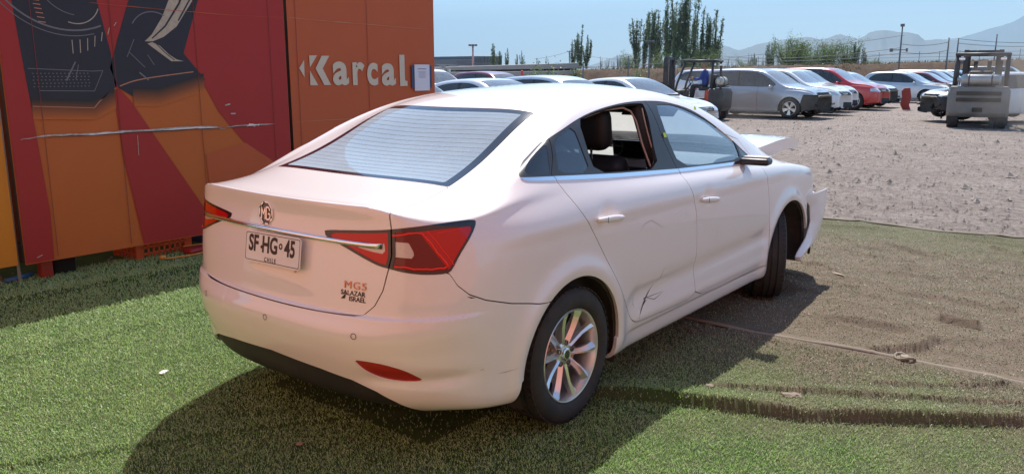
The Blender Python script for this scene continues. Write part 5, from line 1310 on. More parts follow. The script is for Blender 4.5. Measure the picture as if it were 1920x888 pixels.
    o=MB().rbox((.86,3.66,.035),(.24,.14,.05),.02,rz=.1).build('toolbox',mat('toolbox_red',(.30,.02,.015),.45),None,angle=.6);tag(o,'flat red case lying in front of the orange crate','case')
    hs=MB();hs.tube(chaikin([(.50,3.56,.03),(.62,3.52,.025),(.78,3.50,.03),(.95,3.58,.035),(1.08,3.75,.05),(1.2,3.86,.05)] and [(.50,3.56),(.62,3.52),(.78,3.51),(.92,3.57),(1.05,3.70),(1.2,3.80)],2,False).tolist() and [(*p,.03) for p in chaikin([(.50,3.56),(.62,3.52),(.78,3.51),(.92,3.57),(1.05,3.70),(1.2,3.80)],2,False)],.008,6)
    hs.tube([(*p,.05) for p in chaikin([(.80,3.80),(.95,3.78),(1.1,3.70),(1.2,3.74)],2,False)],.006,6)
    o=hs.build('hose',mat('hose_yellow',(.60,.26,.04),.5),None,smooth=True);tag(o,'yellow hose curling on the turf before the orange crate','hose')
    o=MB().rbox((.50,3.60,.035),(.05,.05,.04),.018).build('hose_fitting',bpy.data.materials['hose_yellow'],None,smooth=True);tag(o,'round yellow fitting at the near end of the hose','fitting')
    for k,(x,y,s) in enumerate(((.95,3.55,.09),(1.08,3.62,.11))):
        o=MB().rbox((x,y,.035),(s,.07,.055),.022,rz=.4*k).build('black_glove',M['rubber'],None,angle=.9);tag(o,['small black rubber lump beside the yellow hose','larger black rubber lump nearest the sedan by the hose'][k],'rubber part')
    o=MB().rbox((1.35,4.2,.12),(.5,.35,.30),.04).build('drum',mat('blue_drum',(.03,.05,.16),.4),None,angle=.6);tag(o,'dark blue plastic container under the panel behind the bumper corner','container')
    o=MB().tube([(-.62,3.84,.02),(-.42,3.86,.03)],.020,10).build('blue_bottle',mat('bottle_blue',(.03,.12,.28),.3),None,smooth=True);tag(o,'blue bottle lying on its side left of the red leg','bottle')
    o=MB().lathe([(-.05,.001),(-.05,.045),(.05,.045),(.05,.001)],n=20,c=(-.66,3.95,.03)).build('wire_coil',mat('coil',(.22,.10,.09),.5),None,angle=.5);tag(o,'reddish wire coil under the amber panel','coil')
    rr_=random.Random(4);rb=MB()
    for k in range(60):
        x=rr_.uniform(-1.2,.6);y=rr_.uniform(3.75,4.15);s=rr_.uniform(.01,.035);rb.rbox((x,y,-.01+s*.3),(s*1.3,s,s*.7),s*.3,rz=rr_.uniform(0,3),seg=1)
    o=rb.build('rubble',mat('rubble_stone',(.24,.19,.17),.9),None);tag(o,'loose stones and scraps strewn under the panels','rubble',kind='stuff')
build_hoarding()
ct=empty('shade_container',(.40,5.75,0),0,'unseen rust brown container added behind the printed panels to shade the ground under them','container')  # added out of view to keep sun off the ground under the panels
sh=MB();n=78;pr=[]
for k in range(n):
    x=-3.45+6.9*k/(n-1);ph=k%4;pr.append((x,-1.22 if ph in(0,1) else -1.18))
vs=[(x,y,z) for z in (.16,2.5) for x,y in pr];sh.add(vs,[(k,k+1,n+k+1,n+k) for k in range(n-1)]);sh.box((0,.02,1.33),(6.86,2.36,2.32))
sh.build('corrugated_shell',mat('container_brown',(.13,.045,.03),.6),ct);fr=MB()
for x in (-3.47,3.47):
    for y in (-1.22,1.22): fr.box((x,y,1.3),(.1,.1,2.66))
for z in (.08,2.56):
    for y in (-1.22,1.22): fr.box((0,y,z),(6.84,.1,.14))
fr.build('corner_frame',M['frame_dark'],ct)
# unseen wall added behind the camera to bounce warm sunlight onto the paint
bk=empty('bounce_wall',(-5.0,0,0),0,'tall peach and brick wall added out of view to bounce warm sunlight onto the car paint','wall')
MB().box((0,1.9,2.45),(.06,8.8,4.7)).build('panel_sheet',mat('bounce_peach',(.82,.40,.27),.6),bk);MB().box((2.45,-4.95,2.45),(.06,7.0,4.7),rz=math.radians(45)).build('panel_sheet',mat('bounce_brick',(.56,.20,.14),.6),bk)
MB().box((-.05,1.9,1.7),(.04,8.8,.08)).build('rail',M['frame_dark'],bk)
# ------------------------------------------------------------------ parked vehicles
def gen_controls(p):
    L,W,H=p['L'],p['W']/2,p['H'];fo,ro=p['fo'],p['ro']           # origin mid wheelbase on the ground, +x forward
    xf=L/2;xr=-L/2
    top=p['top'];belt=p['belt']                                 # lists of (x fraction 0 rear..1 front, z)
    fx=lambda t:xr+(xf-xr)*t
    ts=[0,.012,.05,.11,.18,.26,.34,.42,.5,.58,.66,.74,.81,.88,.94,.985,1.0]
    cols=[]
    for t in ts:
        x=fx(t);zt=float(np.interp(t,*zip(*top)));zb=min(float(np.interp(t,*zip(*belt))),zt-.015)
        e=abs(2*t-1);w=W*(1-.10*smooth01((e-.55)/.45)-.12*smooth01((e-.88)/.12))
        if t in (0,1.0): w*=.80
        zg=.20+.10*smooth01((e-.75)/.25)
        cab=np.clip((zt-zb)/.45,0,1)
        wr=w-.055-.30*(zt-zb)*cab-.02                            # roof rail half width
        wr=wr*(1-.12*(1-cab))
        rows=[(w-.09,zg),(w-.02,zg+.03),(w,zg+.22),(w,zb-.28),(w-.012,zb-.12),(w-.045,zb-.02),(w-.065,zb),
              (w-.065-(w-.065-wr)*.35,zb+(zt-zb)*.35),(w-.065-(w-.065-wr)*.75,zb+(zt-zb)*.74),(wr-.03,zb+(zt-zb)*.93),(wr*.72,zt-.012),(wr*.36,zt-.002),(0,zt)]
        cols.append([(x,a,b) for a,b in rows])
    # closing columns
    for end,i in ((0,0),(1,len(cols)-1)):
        c=[(x+(.02 if end else -.02),w*.45,z) for x,w,z in cols[i]];c2=[(x+(.025 if end else -.025),0,z) for x,w,z in cols[i]]
        if end: cols+= [c,c2]
        else: cols=[c2,c]+cols
    return cols
KINDS={
 'suv':dict(L=4.72,W=1.88,H=1.70,fo=.9,ro=1.0,R=.355,wb=2.75,
   top=[(0,.95),(.012,1.10),(.03,1.30),(.075,1.60),(.14,1.67),(.30,1.71),(.48,1.70),(.58,1.62),(.66,1.40),(.735,1.15),(.80,1.09),(.90,1.02),(.96,.93),(.985,.82),(1.0,.72)],
   belt=[(0,1.06),(.25,1.06),(.6,1.0),(.74,.98),(.9,.94),(1,.80)],
   dlo=[(.085,1.12),(.12,1.48),(.20,1.60),(.45,1.62),(.56,1.55),(.655,1.30),(.715,1.06),(.4,1.08)],ws=(.585,.735),rw=(.015,.075)),
 'cross':dict(L=4.30,W=1.80,H=1.60,fo=.88,ro=.80,R=.34,wb=2.60,
   top=[(0,.90),(.012,1.02),(.04,1.25),(.10,1.50),(.2,1.58),(.36,1.61),(.48,1.59),(.58,1.48),(.67,1.24),(.735,1.08),(.80,1.03),(.90,.97),(.96,.88),(.985,.78),(1.0,.70)],
   belt=[(0,1.02),(.25,1.02),(.6,.96),(.74,.94),(.9,.90),(1,.76)],
   dlo=[(.10,1.12),(.15,1.38),(.23,1.49),(.43,1.51),(.54,1.43),(.64,1.20),(.70,1.01),(.4,1.04)],ws=(.57,.73),rw=(.02,.09)),
 'sedan':dict(L=4.60,W=1.80,H=1.46,fo=.9,ro=1.05,R=.32,wb=2.65,
   top=[(0,.80),(.012,.95),(.03,1.02),(.12,1.05),(.17,1.10),(.26,1.33),(.36,1.43),(.48,1.46),(.56,1.42),(.65,1.22),(.73,1.0),(.80,.95),(.90,.88),(.96,.80),(.985,.72),(1.0,.64)],
   belt=[(0,.94),(.25,.97),(.6,.92),(.74,.89),(.9,.83),(1,.70)],
   dlo=[(.21,1.03),(.28,1.25),(.36,1.34),(.48,1.37),(.56,1.31),(.64,1.12),(.69,.96),(.45,.98)],ws=(.545,.725),rw=(.175,.31)),
 'pickup':dict(L=5.25,W=1.86,H=1.80,fo=.9,ro=1.2,R=.375,wb=3.1,
   top=[(0,1.05),(.012,1.13),(.03,1.15),(.33,1.16),(.345,1.45),(.36,1.72),(.42,1.80),(.54,1.80),(.60,1.72),(.68,1.38),(.735,1.18),(.80,1.14),(.90,1.08),(.96,1.0),(.985,.88),(1.0,.78)],
   belt=[(0,1.08),(.3,1.10),(.6,1.10),(.74,1.06),(.9,1.0),(1,.85)],
   dlo=[(.375,1.17),(.39,1.58),(.43,1.68),(.54,1.69),(.59,1.62),(.67,1.33),(.71,1.15),(.5,1.16)],ws=(.605,.735),rw=(.335,.352)),
 'van':dict(L=4.9,W=1.90,H=1.92,fo=.9,ro=1.0,R=.34,wb=2.95,
   top=[(0,1.1),(.012,1.5),(.025,1.82),(.07,1.92),(.3,1.95),(.58,1.93),(.66,1.80),(.76,1.42),(.83,1.16),(.90,1.07),(.96,.96),(.985,.85),(1.0,.75)],
   belt=[(0,1.12),(.6,1.10),(.8,1.05),(.9,1.0),(1,.82)],
   dlo=[(.05,1.20),(.06,1.66),(.10,1.75),(.55,1.76),(.64,1.66),(.73,1.36),(.79,1.15),(.4,1.18)],ws=(.665,.83),rw=(.012,.03)),
}
GM={}
GM['glass']=glass('parked_car_glass',(.10,.12,.14),.08,(.45,.47,.5),refl=1.0)
GM['screen']=glass('parked_car_screen',(.30,.36,.38),.30,(.55,.58,.60),refl=1.1)
GM['lamp']=mat('headlamp_glass',(.55,.58,.60),.12,.3,1.0,bump=(40,.4,.01));GM['grille']=mat('grille_black',(.02,.02,.022),.4)
GM['dust_black']=mat('dusty_black',(.05,.045,.04),.7,var=(4,.6,(.14,.12,.10)))
GM['cabin']=mat('car_cabin',(.03,.03,.032),.8)
PAINTS={}
def paint(name,c,metal=.0):
    if name not in PAINTS: PAINTS[name]=mat('paint_'+name,c,.30,metal,1.0,var=(1.2,.35,tuple(a*.75+.03 for a in c)))
    return PAINTS[name]
_TM={}
def car_proto(kind,pm,damage=False):
    p=KINDS[kind];C=gen_controls(p);ctrl=master_controls(C,.01,.01)
    nu,nv=150,64;J,I=ctrl[1],ctrl[2];u=np.linspace(0,J-1,nu);v=np.linspace(0,I-1,nv)
    P=eval_master(ctrl,u,v);e=1e-3
    N=np.cross(eval_master(ctrl,u+e,v)-eval_master(ctrl,u-e,v),eval_master(ctrl,u,v+e)-eval_master(ctrl,u,v-e))
    ln=np.linalg.norm(N,axis=2,keepdims=True);N/=np.maximum(ln,1e-12)
    if N[nu//2,nv//4,1]<0:N=-N
    N[:3]=np.where(P[:3,:,2:3]<9,np.array([-1,0,0.]),0);N[-3:]=np.array([1,0,0.])
    P[0,:,1]=0;P[-1,:,1]=0;P[:,-1,1]=0;N[:,-1,1]=0
    S=Surf(P,N);L=p['L'];fx=lambda t:-L/2+L*t
    ax=p['wb']/2;off=(p['ro']-p['fo'])/2
    wf=L/2-p['fo'];wr=-L/2+p['ro'];R=p['R']
    top=lambda X:np.interp((X+L/2)/L,*zip(*p['top']));
    for cx in (wf,wr): S.cut(lambda V:np.where(V[:,1]>.5,np.where(V[:,2]<R,np.abs(V[:,0]-cx),np.hypot(V[:,0]-cx,V[:,2]-R))-R-.045,1),['shell'],'hole')
    dlo=chaikin([(fx(a),b) for a,b in p['dlo']],2)
    S.cut(lambda V:np.where(V[:,1]>.35,sd_poly(V[:,[0,2]],dlo),1),['shell'],'side_glass')
    px_=lambda V,x0,h:np.abs(V[:,0]-x0)-h
    for t in ((p['dlo'][0][0]+p['dlo'][-2][0])/2,) if kind!='pickup' else (): S.cut(lambda V:np.abs(V[:,0]-fx(t)+.12*(V[:,2]-1.1))-.035,['side_glass'],'pillar')
    a,b=p['ws']
    S.cut(lambda V:np.where(V[:,1]<.80,np.maximum.reduce([fx(a)-V[:,0]+.08*V[:,1]**2+.02,V[:,0]-fx(b)+.15*V[:,1]**2,V[:,1]-.60-.12*(V[:,0]-fx(a))/(fx(b)-fx(a)),.9-V[:,2]]),1),['shell'],'screen')
    a2,b2=p['rw']
    S.cut(lambda V:np.maximum.reduce([fx(a2)-V[:,0],V[:,0]-fx(b2),V[:,1]-.60,1.07-V[:,2]]),['shell'],'back_glass')
    zh=float(top(fx(.96)))
    S.cut(lambda V:np.maximum.reduce([fx(.955)-.10-V[:,0]+.5*np.clip(.75-V[:,1],0,1),V[:,2]-zh+.06,zh-.22-V[:,2]+.12*(V[:,1]-.5),.42-V[:,1]]),['shell'],'headlight')
    S.cut(lambda V:np.maximum.reduce([fx(.965)-V[:,0],V[:,2]-zh+.09,zh-.34-V[:,2],V[:,1]-.42]),['shell'],'grille')
    S.cut(lambda V:np.maximum.reduce([fx(.95)-V[:,0],V[:,2]-.46,.26-V[:,2],V[:,1]-.62]),['shell'],'intake')
    S.cut(lambda V:np.maximum.reduce([V[:,0]-fx(.05),zh-.02-V[:,2],V[:,2]-zh-.2,.55-V[:,1]]),['shell'],'tail_light')
    for t in (.36 if kind!='pickup' else .36,.56):
        S.band(lambda V:np.where(V[:,1]>.5,np.maximum(V[:,0]-fx(t)-.10*np.clip(.6-V[:,2],0,1),0*V[:,0]-9),1),.004,['shell'])
    root=empty('parked_car')
    if damage:
        S.cut(lambda V:np.maximum(fx(.885)-V[:,0]+.25*(V[:,2]-.5),V[:,2]-zh+.10-.1*0),['shell','headlight','grille','intake'],'damage')
    S.part(['shell'],'B','body',pm,root,.02)
    for nm,mm in (('side_glass',GM['glass']),('screen',GM['screen']),('back_glass',GM['glass'])):
        if nm=='side_glass':
            for sd in 'RL': S.part([nm],sd,'side_window',mm,root,wall=False,off=-.006)
        else: S.part([nm],'B',{'screen':'windscreen','back_glass':'rear_window'}[nm],mm,root,wall=False,off=-.004)
    for sd in 'RL':
        if (S.L==S.id('pillar')).any(): S.part(['pillar'],sd,'window_pillar',M['black_trim'],root,.02,off=-.003)
        if (S.L==S.id('headlight')).any(): S.part(['headlight'],sd,'headlight',GM['lamp'],root,.02,off=-.003)
        if (S.L==S.id('tail_light')).any(): S.part(['tail_light'],sd,'tail_light',M['red_lens'],root,.02,off=-.002)
    for nm in ('grille','intake'):
        if (S.L==S.id(nm)).any(): S.part([nm],'B',nm,GM['grille'],root,.03,off=-.012)
    if (S.L==S.id('damage')).any(): S.part(['damage'],'B','exposed_front',GM['dust_black'],root,.04,off=-.05)
    g=MB();g.tube([(L/2-.03,-.3,zh-.16),(L/2+.005,0,zh-.15),(L/2-.03,.3,zh-.16)],.012,6)
    if not damage: g.build('grille_bar',M['chrome'],root,smooth=True)
    # cabin block, underside
    cb=MB();cb.rbox((fx(.42),0,.80),(L*.50,p['W']*.78,.55),.08);
    for s in (-1,1):
        cb.rbox((fx(.50),s*.36,1.12),(.12,.46,.40),.06,ry=-.2);cb.rbox((fx(.485),s*.36,1.40-(.12 if kind in('sedan','cross') else 0)),(.10,.26,.18),.05)
    cb.rbox((fx(.28),0,1.10),(.14,1.2,.35),.06,ry=-.2);cb.rbox((fx(.69),0,.96),(.5,p['W']*.74,.14),.04)
    cb.build('cabin',GM['cabin'],root)
    ub=MB();ub.box((0,0,.34),(L*.86,p['W']*.80,.14));ub.build('underbody',M['liner'],root)
    for s in (-1,1):
        m=MB();m.rbox((fx(.665),s*(p['W']/2+.05),float(np.interp(.66,*zip(*p['belt'])))+.07),(.10,.20,.14),.04);m.build('door_mirror',pm,root,smooth=True)
    # wheels
    key=('w',R)
    for cx in (wf,wr):
        for s in (-1,1):
            if key not in _TM:
                t=MB().lathe([(-.08,R*.66),(-.105,R*.74),(-.10,R*.92),(-.075,R*.99),(0,R),(.075,R*.99),(.10,R*.92),(.105,R*.74),(.08,R*.66)],n=40);to=t.build('tyre',M['rubber'],None,angle=.8)
                r=MB().lathe([(-.09,R*.67),(-.095,R*.63),(-.07,R*.60),(.05,R*.58)],n=36)
                for k in range(5):
                    for dd in (-.16,.16):
                        a=2*PI*k/5+dd;c_,s_=math.cos(a),math.sin(a);r1=R*.62
                        w0,w1=.018,.030;q=[]
                        for rr,ww,yy in ((.03,w0,-.075),(r1,w1,-.088)):
                            for sg in (-1,1):
                                q.append((rr*c_-sg*ww*s_,yy,rr*s_+sg*ww*c_));q.append((rr*c_-sg*ww*s_,yy+.04,rr*s_+sg*ww*c_))
                        r.add(q,[(0,2,6,4),(1,3,7,5),(0,1,5,4),(2,3,7,6)])
                r.lathe([(-.06,.06),(-.095,.055),(-.10,.001)],n=16)
                ro=r.build('rim',M['alloy'],None,angle=.5);k_=MB().lathe([(-.02,R*.58),(-.02,.01)],n=20).build('wheel_well_cover',M['dark'],None)
                _TM[key]=(to.data,ro.data,k_.data);[bpy.data.objects.remove(o) for o in (to,ro,k_)]
            w=bpy.data.objects.new('wheel',None);COL.objects.link(w);w.parent=root;w.location=(cx,s*(p['W']/2-.115),R);w.rotation_euler=(0,random.uniform(0,1),0 if s<0 else PI)
            for nm,me in zip(('tyre','rim','brake_cover'),_TM[key]): o=link_mesh(nm,me,None,w)
    return root
def copy_tree(o,parent=None):
    c=o.copy();COL.objects.link(c);c.parent=parent
    for ch in list(o.children):copy_tree(ch,c)
    return c
_protos={}
def place_car(kind,pname,pcol,metal,x,y,rzdeg,label,group='cars parked in the gravel lot',damage=False,z=-.03,scale=1,cat='car'):
    key=(kind,damage)
    pm=paint(pname,pcol,metal)
    if key not in _protos:
        r=car_proto(kind,pm,damage);_protos[key]=r;c=r
    else:
        c=copy_tree(_protos[key])
        for ch in c.children:
            if ch.name.split('.')[0] in('body','door_mirror'):
                ch.material_slots[0].link='OBJECT';ch.material_slots[0].material=pm
    c.name='parked_car';c.location=(x,y,z);c.rotation_euler=(0,0,math.radians(rzdeg));c.scale=(scale,)*3;tag(c,label,cat,group)
    return c
W_=(.78,.78,.78);SI=(.50,.52,.55);GR=(.16,.17,.19);DK=(.035,.038,.045);RD=(.50,.018,.015);MR=(.18,.012,.02)
# front row on the right: noses point to the right of the photograph
def row(kind,pn,pc,me,xf,yf,lab,**k):
    """xf,yf: ground position of the nose centre"""
    rz=k.pop('rz',-94);L=KINDS[kind]['L'];a=math.radians(rz)
    return place_car(kind,pn,pc,me,xf-math.cos(a)*L/2,yf-math.sin(a)*L/2,rz,lab,**k)
row('suv','silver',(.42,.44,.48),.6,25.6,5.95,'silver estate with a crushed black nose, first in the row behind the forklifts',damage=True,scale=1.0)
row('suv','white',W_,0,28.6,6.15,'white crossover whose bonnet shows just past the silver car with the crushed nose')
row('suv','pearl',(.70,.71,.74),.1,31.2,6.65,'pearl white car with a black grille, between the white crossover and the red one')
row('suv','red',RD,0,33.9,6.2,'bright red sport utility car, tallest in the nearer row',scale=1.04)
row('cross','white',W_,0,36.6,6.35,'white car with its nose open behind the upright torn red bumper panel',damage=True)
row('cross','silver2',(.55,.58,.62),.4,43.4,5.35,'silver crossover seen side on, alone before the maroon car',rz=-95)
row('cross','maroon',MR,.1,46.6,5.1,'maroon car peeking out right behind the silver crossover')
row('suv','grey',(.30,.31,.34),.5,49.4,5.2,'grey car behind the maroon one')
row('suv','white',W_,0,52.2,5.1,'white car deepest in the far group')
row('suv','silver',(.42,.44,.48),.6,55.4,4.9,'silver car just left of the black van with a white roof')
row('van','black',DK,0,60.5,3.0,'black van with a pale roof rack, farthest on the right',rz=-92,cat='van')
row('suv','grey',(.30,.31,.34),.5,40.2,9.2,'grey car roof between the red car and the silver crossover')
# behind, second row
row('suv','pearl',(.70,.71,.74),.1,37.5,12.9,'pale car roof just behind the silver car, left of the red one')
# nearer row on the left, mostly hidden by the sedan roof
row('sedan','white',W_,0,6.4,7.3,'white car glimpsed right beside the edge of the rust panel',rz=-88)
row('cross','white',W_,0,8.6,6.9,'white car with a black side window, second from the rust panel',rz=-90,scale=.93)
row('sedan','pearl',(.70,.71,.74),.1,10.9,6.4,'pearl white car roof low between two others above the sedan',rz=-92)
row('cross','silver2',(.55,.58,.62),.4,13.4,6.3,'silver car with an arched dark window line above the sedan roof',rz=-93,scale=.94)
row('sedan','white',W_,0,15.6,5.75,'white saloon with its blue-grey bonnet showing before the orange forklift',rz=-98)
row('cross','maroon',MR,.1,22.0,15.5,'dark red car roof behind the white saloon')
row('suv','white',W_,0,18.6,15.8,'white car roof in the rear line, left of the dark red one')
row('sedan','grey',(.30,.31,.34),.5,13.2,16.2,'dark grey flat roof in the rear line with a rack on it')
# right edge
place_car('pickup','steel',(.10,.12,.16),.3,33.3,-1.6,92,'steel blue pickup cut off by the right edge of the photograph','cars parked in the gravel lot',cat='pickup')
# torn red bumper leaning upright against the white car
tb=MB();pts=[(-.02,0),(.05,.22),(.02,.50),(.06,.80),(0,.92),(-.14,.93),(-.20,.55),(-.17,.20),(-.22,0)]
tb.prism([(a*1.6,b) for a,b in pts],-.03,.03,lambda a,b,d:(d+.04*math.sin(b*4),a,b))
o=tb.build('torn_bumper',mat('torn_red',(.28,.03,.02),.6),None,angle=.6,bevel=.01);o.location=(34.6,5.55,-.04);o.rotation_euler=(0,-.08,.5);tag(o,'torn red bumper skin standing upright on the gravel in front of the white car','bumper')
# wreck carried by the grey forklift
wk=place_car('cross','white',W_,0,27.3,1.35,128,'white wreck with sprung bonnet and bared headlamp, carried by the grey forklift',None,damage=True,z=.08,scale=.92);del wk['group']
wk.name='wrecked_car'
bn=MB();bn.add([(.85,-.62,1.02),(1.75,-.60,1.18),(1.80,.60,1.20),(.85,.62,1.02),(1.3,0,1.22)],[(0,1,4),(1,2,4),(2,3,4),(3,0,4)])
bn.add([(.85,-.62,1.0),(1.75,-.60,1.155),(1.80,.60,1.175),(.85,.62,1.0),(1.3,0,1.19)],[(0,1,4),(1,2,4),(2,3,4),(3,0,4)])
bn.build('bent_bonnet',paint('white',W_),wk)
MB().rbox((1.78,.58,.78),(.22,.34,.20),.06,rz=.3).build('headlight',GM['lamp'],wk,smooth=True)
MB().rbox((1.78,-.58,.78),(.22,.34,.20),.06,rz=-.3).build('headlight',GM['lamp'],wk,smooth=True)
bh=MB();bh.tube([(1.85,.5,.55),(1.95,.6,.3),(1.9,.55,.02)],.03,6);bh.tube([(1.8,-.2,.5),(1.95,-.1,.35)],.05,6);bh.build('hanging_trim',M['liner'],wk,smooth=True)
# emblem ring on the saloon nose in front of the forklift
# ------------------------------------------------------------------ forklifts
def forklift(loc,rz,bodym,labels,orange=True):
    r=empty('forklift',loc,rz,labels,'forklift')
    dk=mat('forklift_frame_'+('a' if orange else 'b'),(.025,.024,.026) if orange else (.055,.05,.048),.5,var=(5,.6,(.10,.09,.08)))
    # +x forward (mast end). wheelbase 1.75
    # counterweight: shaped rear block
    prof=[(-.62,.30),(-1.02,.30),(-1.14,.42),(-1.17,.95),(-1.10,1.12),(-.62,1.12)]
    cw=bmesh.new()
    secs=[(-.60,.82),(-.55,1.0),(0,1.0),(.55,1.0),(.60,.82)]
    vs=[];n=len(prof)
    for y,s in secs:
        for x,z in prof: vs.append((-.62+(x+.62)*s,y,.30+(z-.30)*(s*.3+.7)))
    fs=[tuple(range(n-1,-1,-1)),tuple((len(secs)-1)*n+i for i in range(n))]+[(k*n+i,k*n+(i+1)%n,(k+1)*n+(i+1)%n,(k+1)*n+i) for k in range(len(secs)-1) for i in range(n)]
    MB().add(vs,fs).build('counterweight',bodym if not orange else dk,r,bevel=.03,angle=.5)
    if orange:
        MB().rbox((-.78,0,.86),(.66,1.12,.42),.08).build('engine_cover',bodym,r,angle=.7)
        MB().rbox((-1.10,0,.86),(.10,.70,.20),.02).build('radiator_grille',dk,r)
    else:
        g=MB()
        for z in (.98,.80): g.box((-1.178,0,z),(.03,.86,.11))
        g.build('rear_vent',M['liner'],r);MB().box((-1.175,0,.52),(.05,.20,.12)).build('tow_hitch',M['dark'],r,bevel=.01)
        MB().rbox((-.75,0,1.10),(.70,1.14,.16),.05).build('engine_cover',bodym,r,angle=.7)
    MB().rbox((-.05,0,.55),(1.35,1.06,.42),.06).build('chassis',dk if orange else bodym,r,angle=.7)
    MB().rbox((.55,0,.80),(.20,1.0,.50),.05).build('cowl',dk,r,angle=.7)
    s_=MB();s_.rbox((-.38,0,1.10),(.50,.50,.14),.05);s_.rbox((-.62,0,1.36),(.14,.48,.50),.06,ry=-.12);s_.build('operator_seat',M['seat'],r,angle=.8)
    st=MB();cc=Vector((.22,0,1.30))
    st.tube([cc+Vector((math.cos(a)*.06,math.sin(a)*.17,math.cos(a)*.15)) for a in [k*PI/10 for k in range(21)]],.014,6,cap=False);st.tube([(.45,0,1.0),(.22,0,1.30)],.03,6);st.build('steering_wheel',dk,r,smooth=True)
    gd=MB()
    H=2.13
    for y in (-.50,.50):
        gd.tube([(-.72,y,1.05),(-.70,y*.98,H-.08)],.045,8)
        gd.tube([(.66,y,.95),(.58,y,1.30),(.30,y*.98,H-.10)],.042,8)
        gd.tube([(.34,y,H-.05),(-.74,y,H-.05)],.045,8)
    for x in (.34,-.74): gd.tube([(x,-.52,H-.05),(x,.52,H-.05)],.045,8)
    gd.build('overhead_guard',dk,r,smooth=True)
    sl=MB()
    for k in range(6): sl.box((-.60+.16*k,0,H-.03),(.05,.98,.025))
    sl.build('guard_slats',dk,r)
    # mast
    m=MB()
    for y in (-.36,.36): m.box((1.06,y,1.17),(.12,.10,2.15));m.box((1.14,y*.82,1.14),(.10,.07,2.10))
    for z in (.30,1.2,2.18): m.box((1.06,0,z),(.10,.74,.10))
    m.tube([(1.0,-.14,.3),(1.0,-.14,1.9)],.045,8);m.tube([(1.0,.14,.3),(1.0,.14,1.9)],.045,8)
    m.build('mast',dk,r)
    cg=MB();cg.box((1.24,0,.65),(.06,.96,.09));cg.box((1.24,0,.28),(.06,.96,.09))
    for y in (-.45,-.15,.15,.45): cg.box((1.25,y,.95),(.04,.03,.75))
    cg.box((1.25,0,1.32),(.04,.96,.04));cg.build('carriage',dk,r)
    for y in (-.30,.30):
        f=MB();f.box((1.29,y,.42),(.05,.13,.60));f.box((1.85,y,.135),(1.15,.13,.045));f.build('fork',dk,r)
    for x,R,wd in ((.72,.34,.26),(-.78,.28,.22)):
        for s in (-1,1):
            w=MB().lathe([(-wd/2,R*.55),(-wd/2,R*.92),(-wd/2+.03,R),(wd/2-.03,R),(wd/2,R*.92),(wd/2,R*.55)],n=28,c=(0,0,0)).build('tyre',M['rubber'],r,angle=.6);w.location=(x,s*.50 if x>0 else s*.46,R-.03)
            h=MB().lathe([(-.05*0+s*wd*.40,R*.56),(s*wd*.34,R*.5),(s*wd*.30,.06),(s*wd*.42,.05),(s*wd*.42,.001)],n=20).build('rim',bodym if orange else dk,w,angle=.5)
    # gas bottle lying across the back
    t=MB().lathe([(-.40,.001),(-.40,.10),(-.36,.15),(-.28,.165),(.26,.165),(.34,.15),(.38,.10),(.38,.06),(.45,.06),(.45,.001)],n=28,axis='Y',c=(-.92,0,1.36)).build('gas_bottle',mat('gas_bottle_'+('a' if orange else 'b'),(.50,.49,.44) if orange else (.45,.45,.45),.35,.5,var=(6,.5,(.25,.22,.17))),r,angle=.6)
    b=MB()
    for y in (-.22,.22):
        b.tube([(-.92+.172*math.cos(a),y,1.36+.172*math.sin(a)) for a in [k*PI/8 for k in range(17)]],.014,6,cap=False)
    b.box((-.92,0,1.17),(.36,.60,.03));b.build('bottle_bracket',dk,t)
    lt=MB();lt.rbox((-.74,.40,H-.18),(.08,.12,.09),.02);lt.rbox((-.74,-.40,H-.18),(.08,.12,.09),.02);lt.build('work_lamp',M['chrome'],r,angle=.6)
    MB().lathe([(0,.04),(.07,.035),(.09,.001)],n=12,axis='Z',c=(-.30,.1,H-.01)).build('beacon',dk,r,smooth=True)
    return r
FO=forklift((22.9,9.45,-.03),math.radians(97),mat('forklift_orange',(.55,.055,.018),.4,var=(3,.3,(.35,.05,.03))),'orange and black forklift with a gas bottle on its back and a driver in blue')
FG=forklift((24.9,1.30,-.03),math.radians(8),mat('forklift_grey',(.24,.225,.21),.6,var=(3,.7,(.13,.11,.095))),'dusty grey forklift seen from behind, lifting a white wreck',orange=False)
FG.scale=(1.1,1.30,1.0)
FO.scale=(.93,.93,.93)
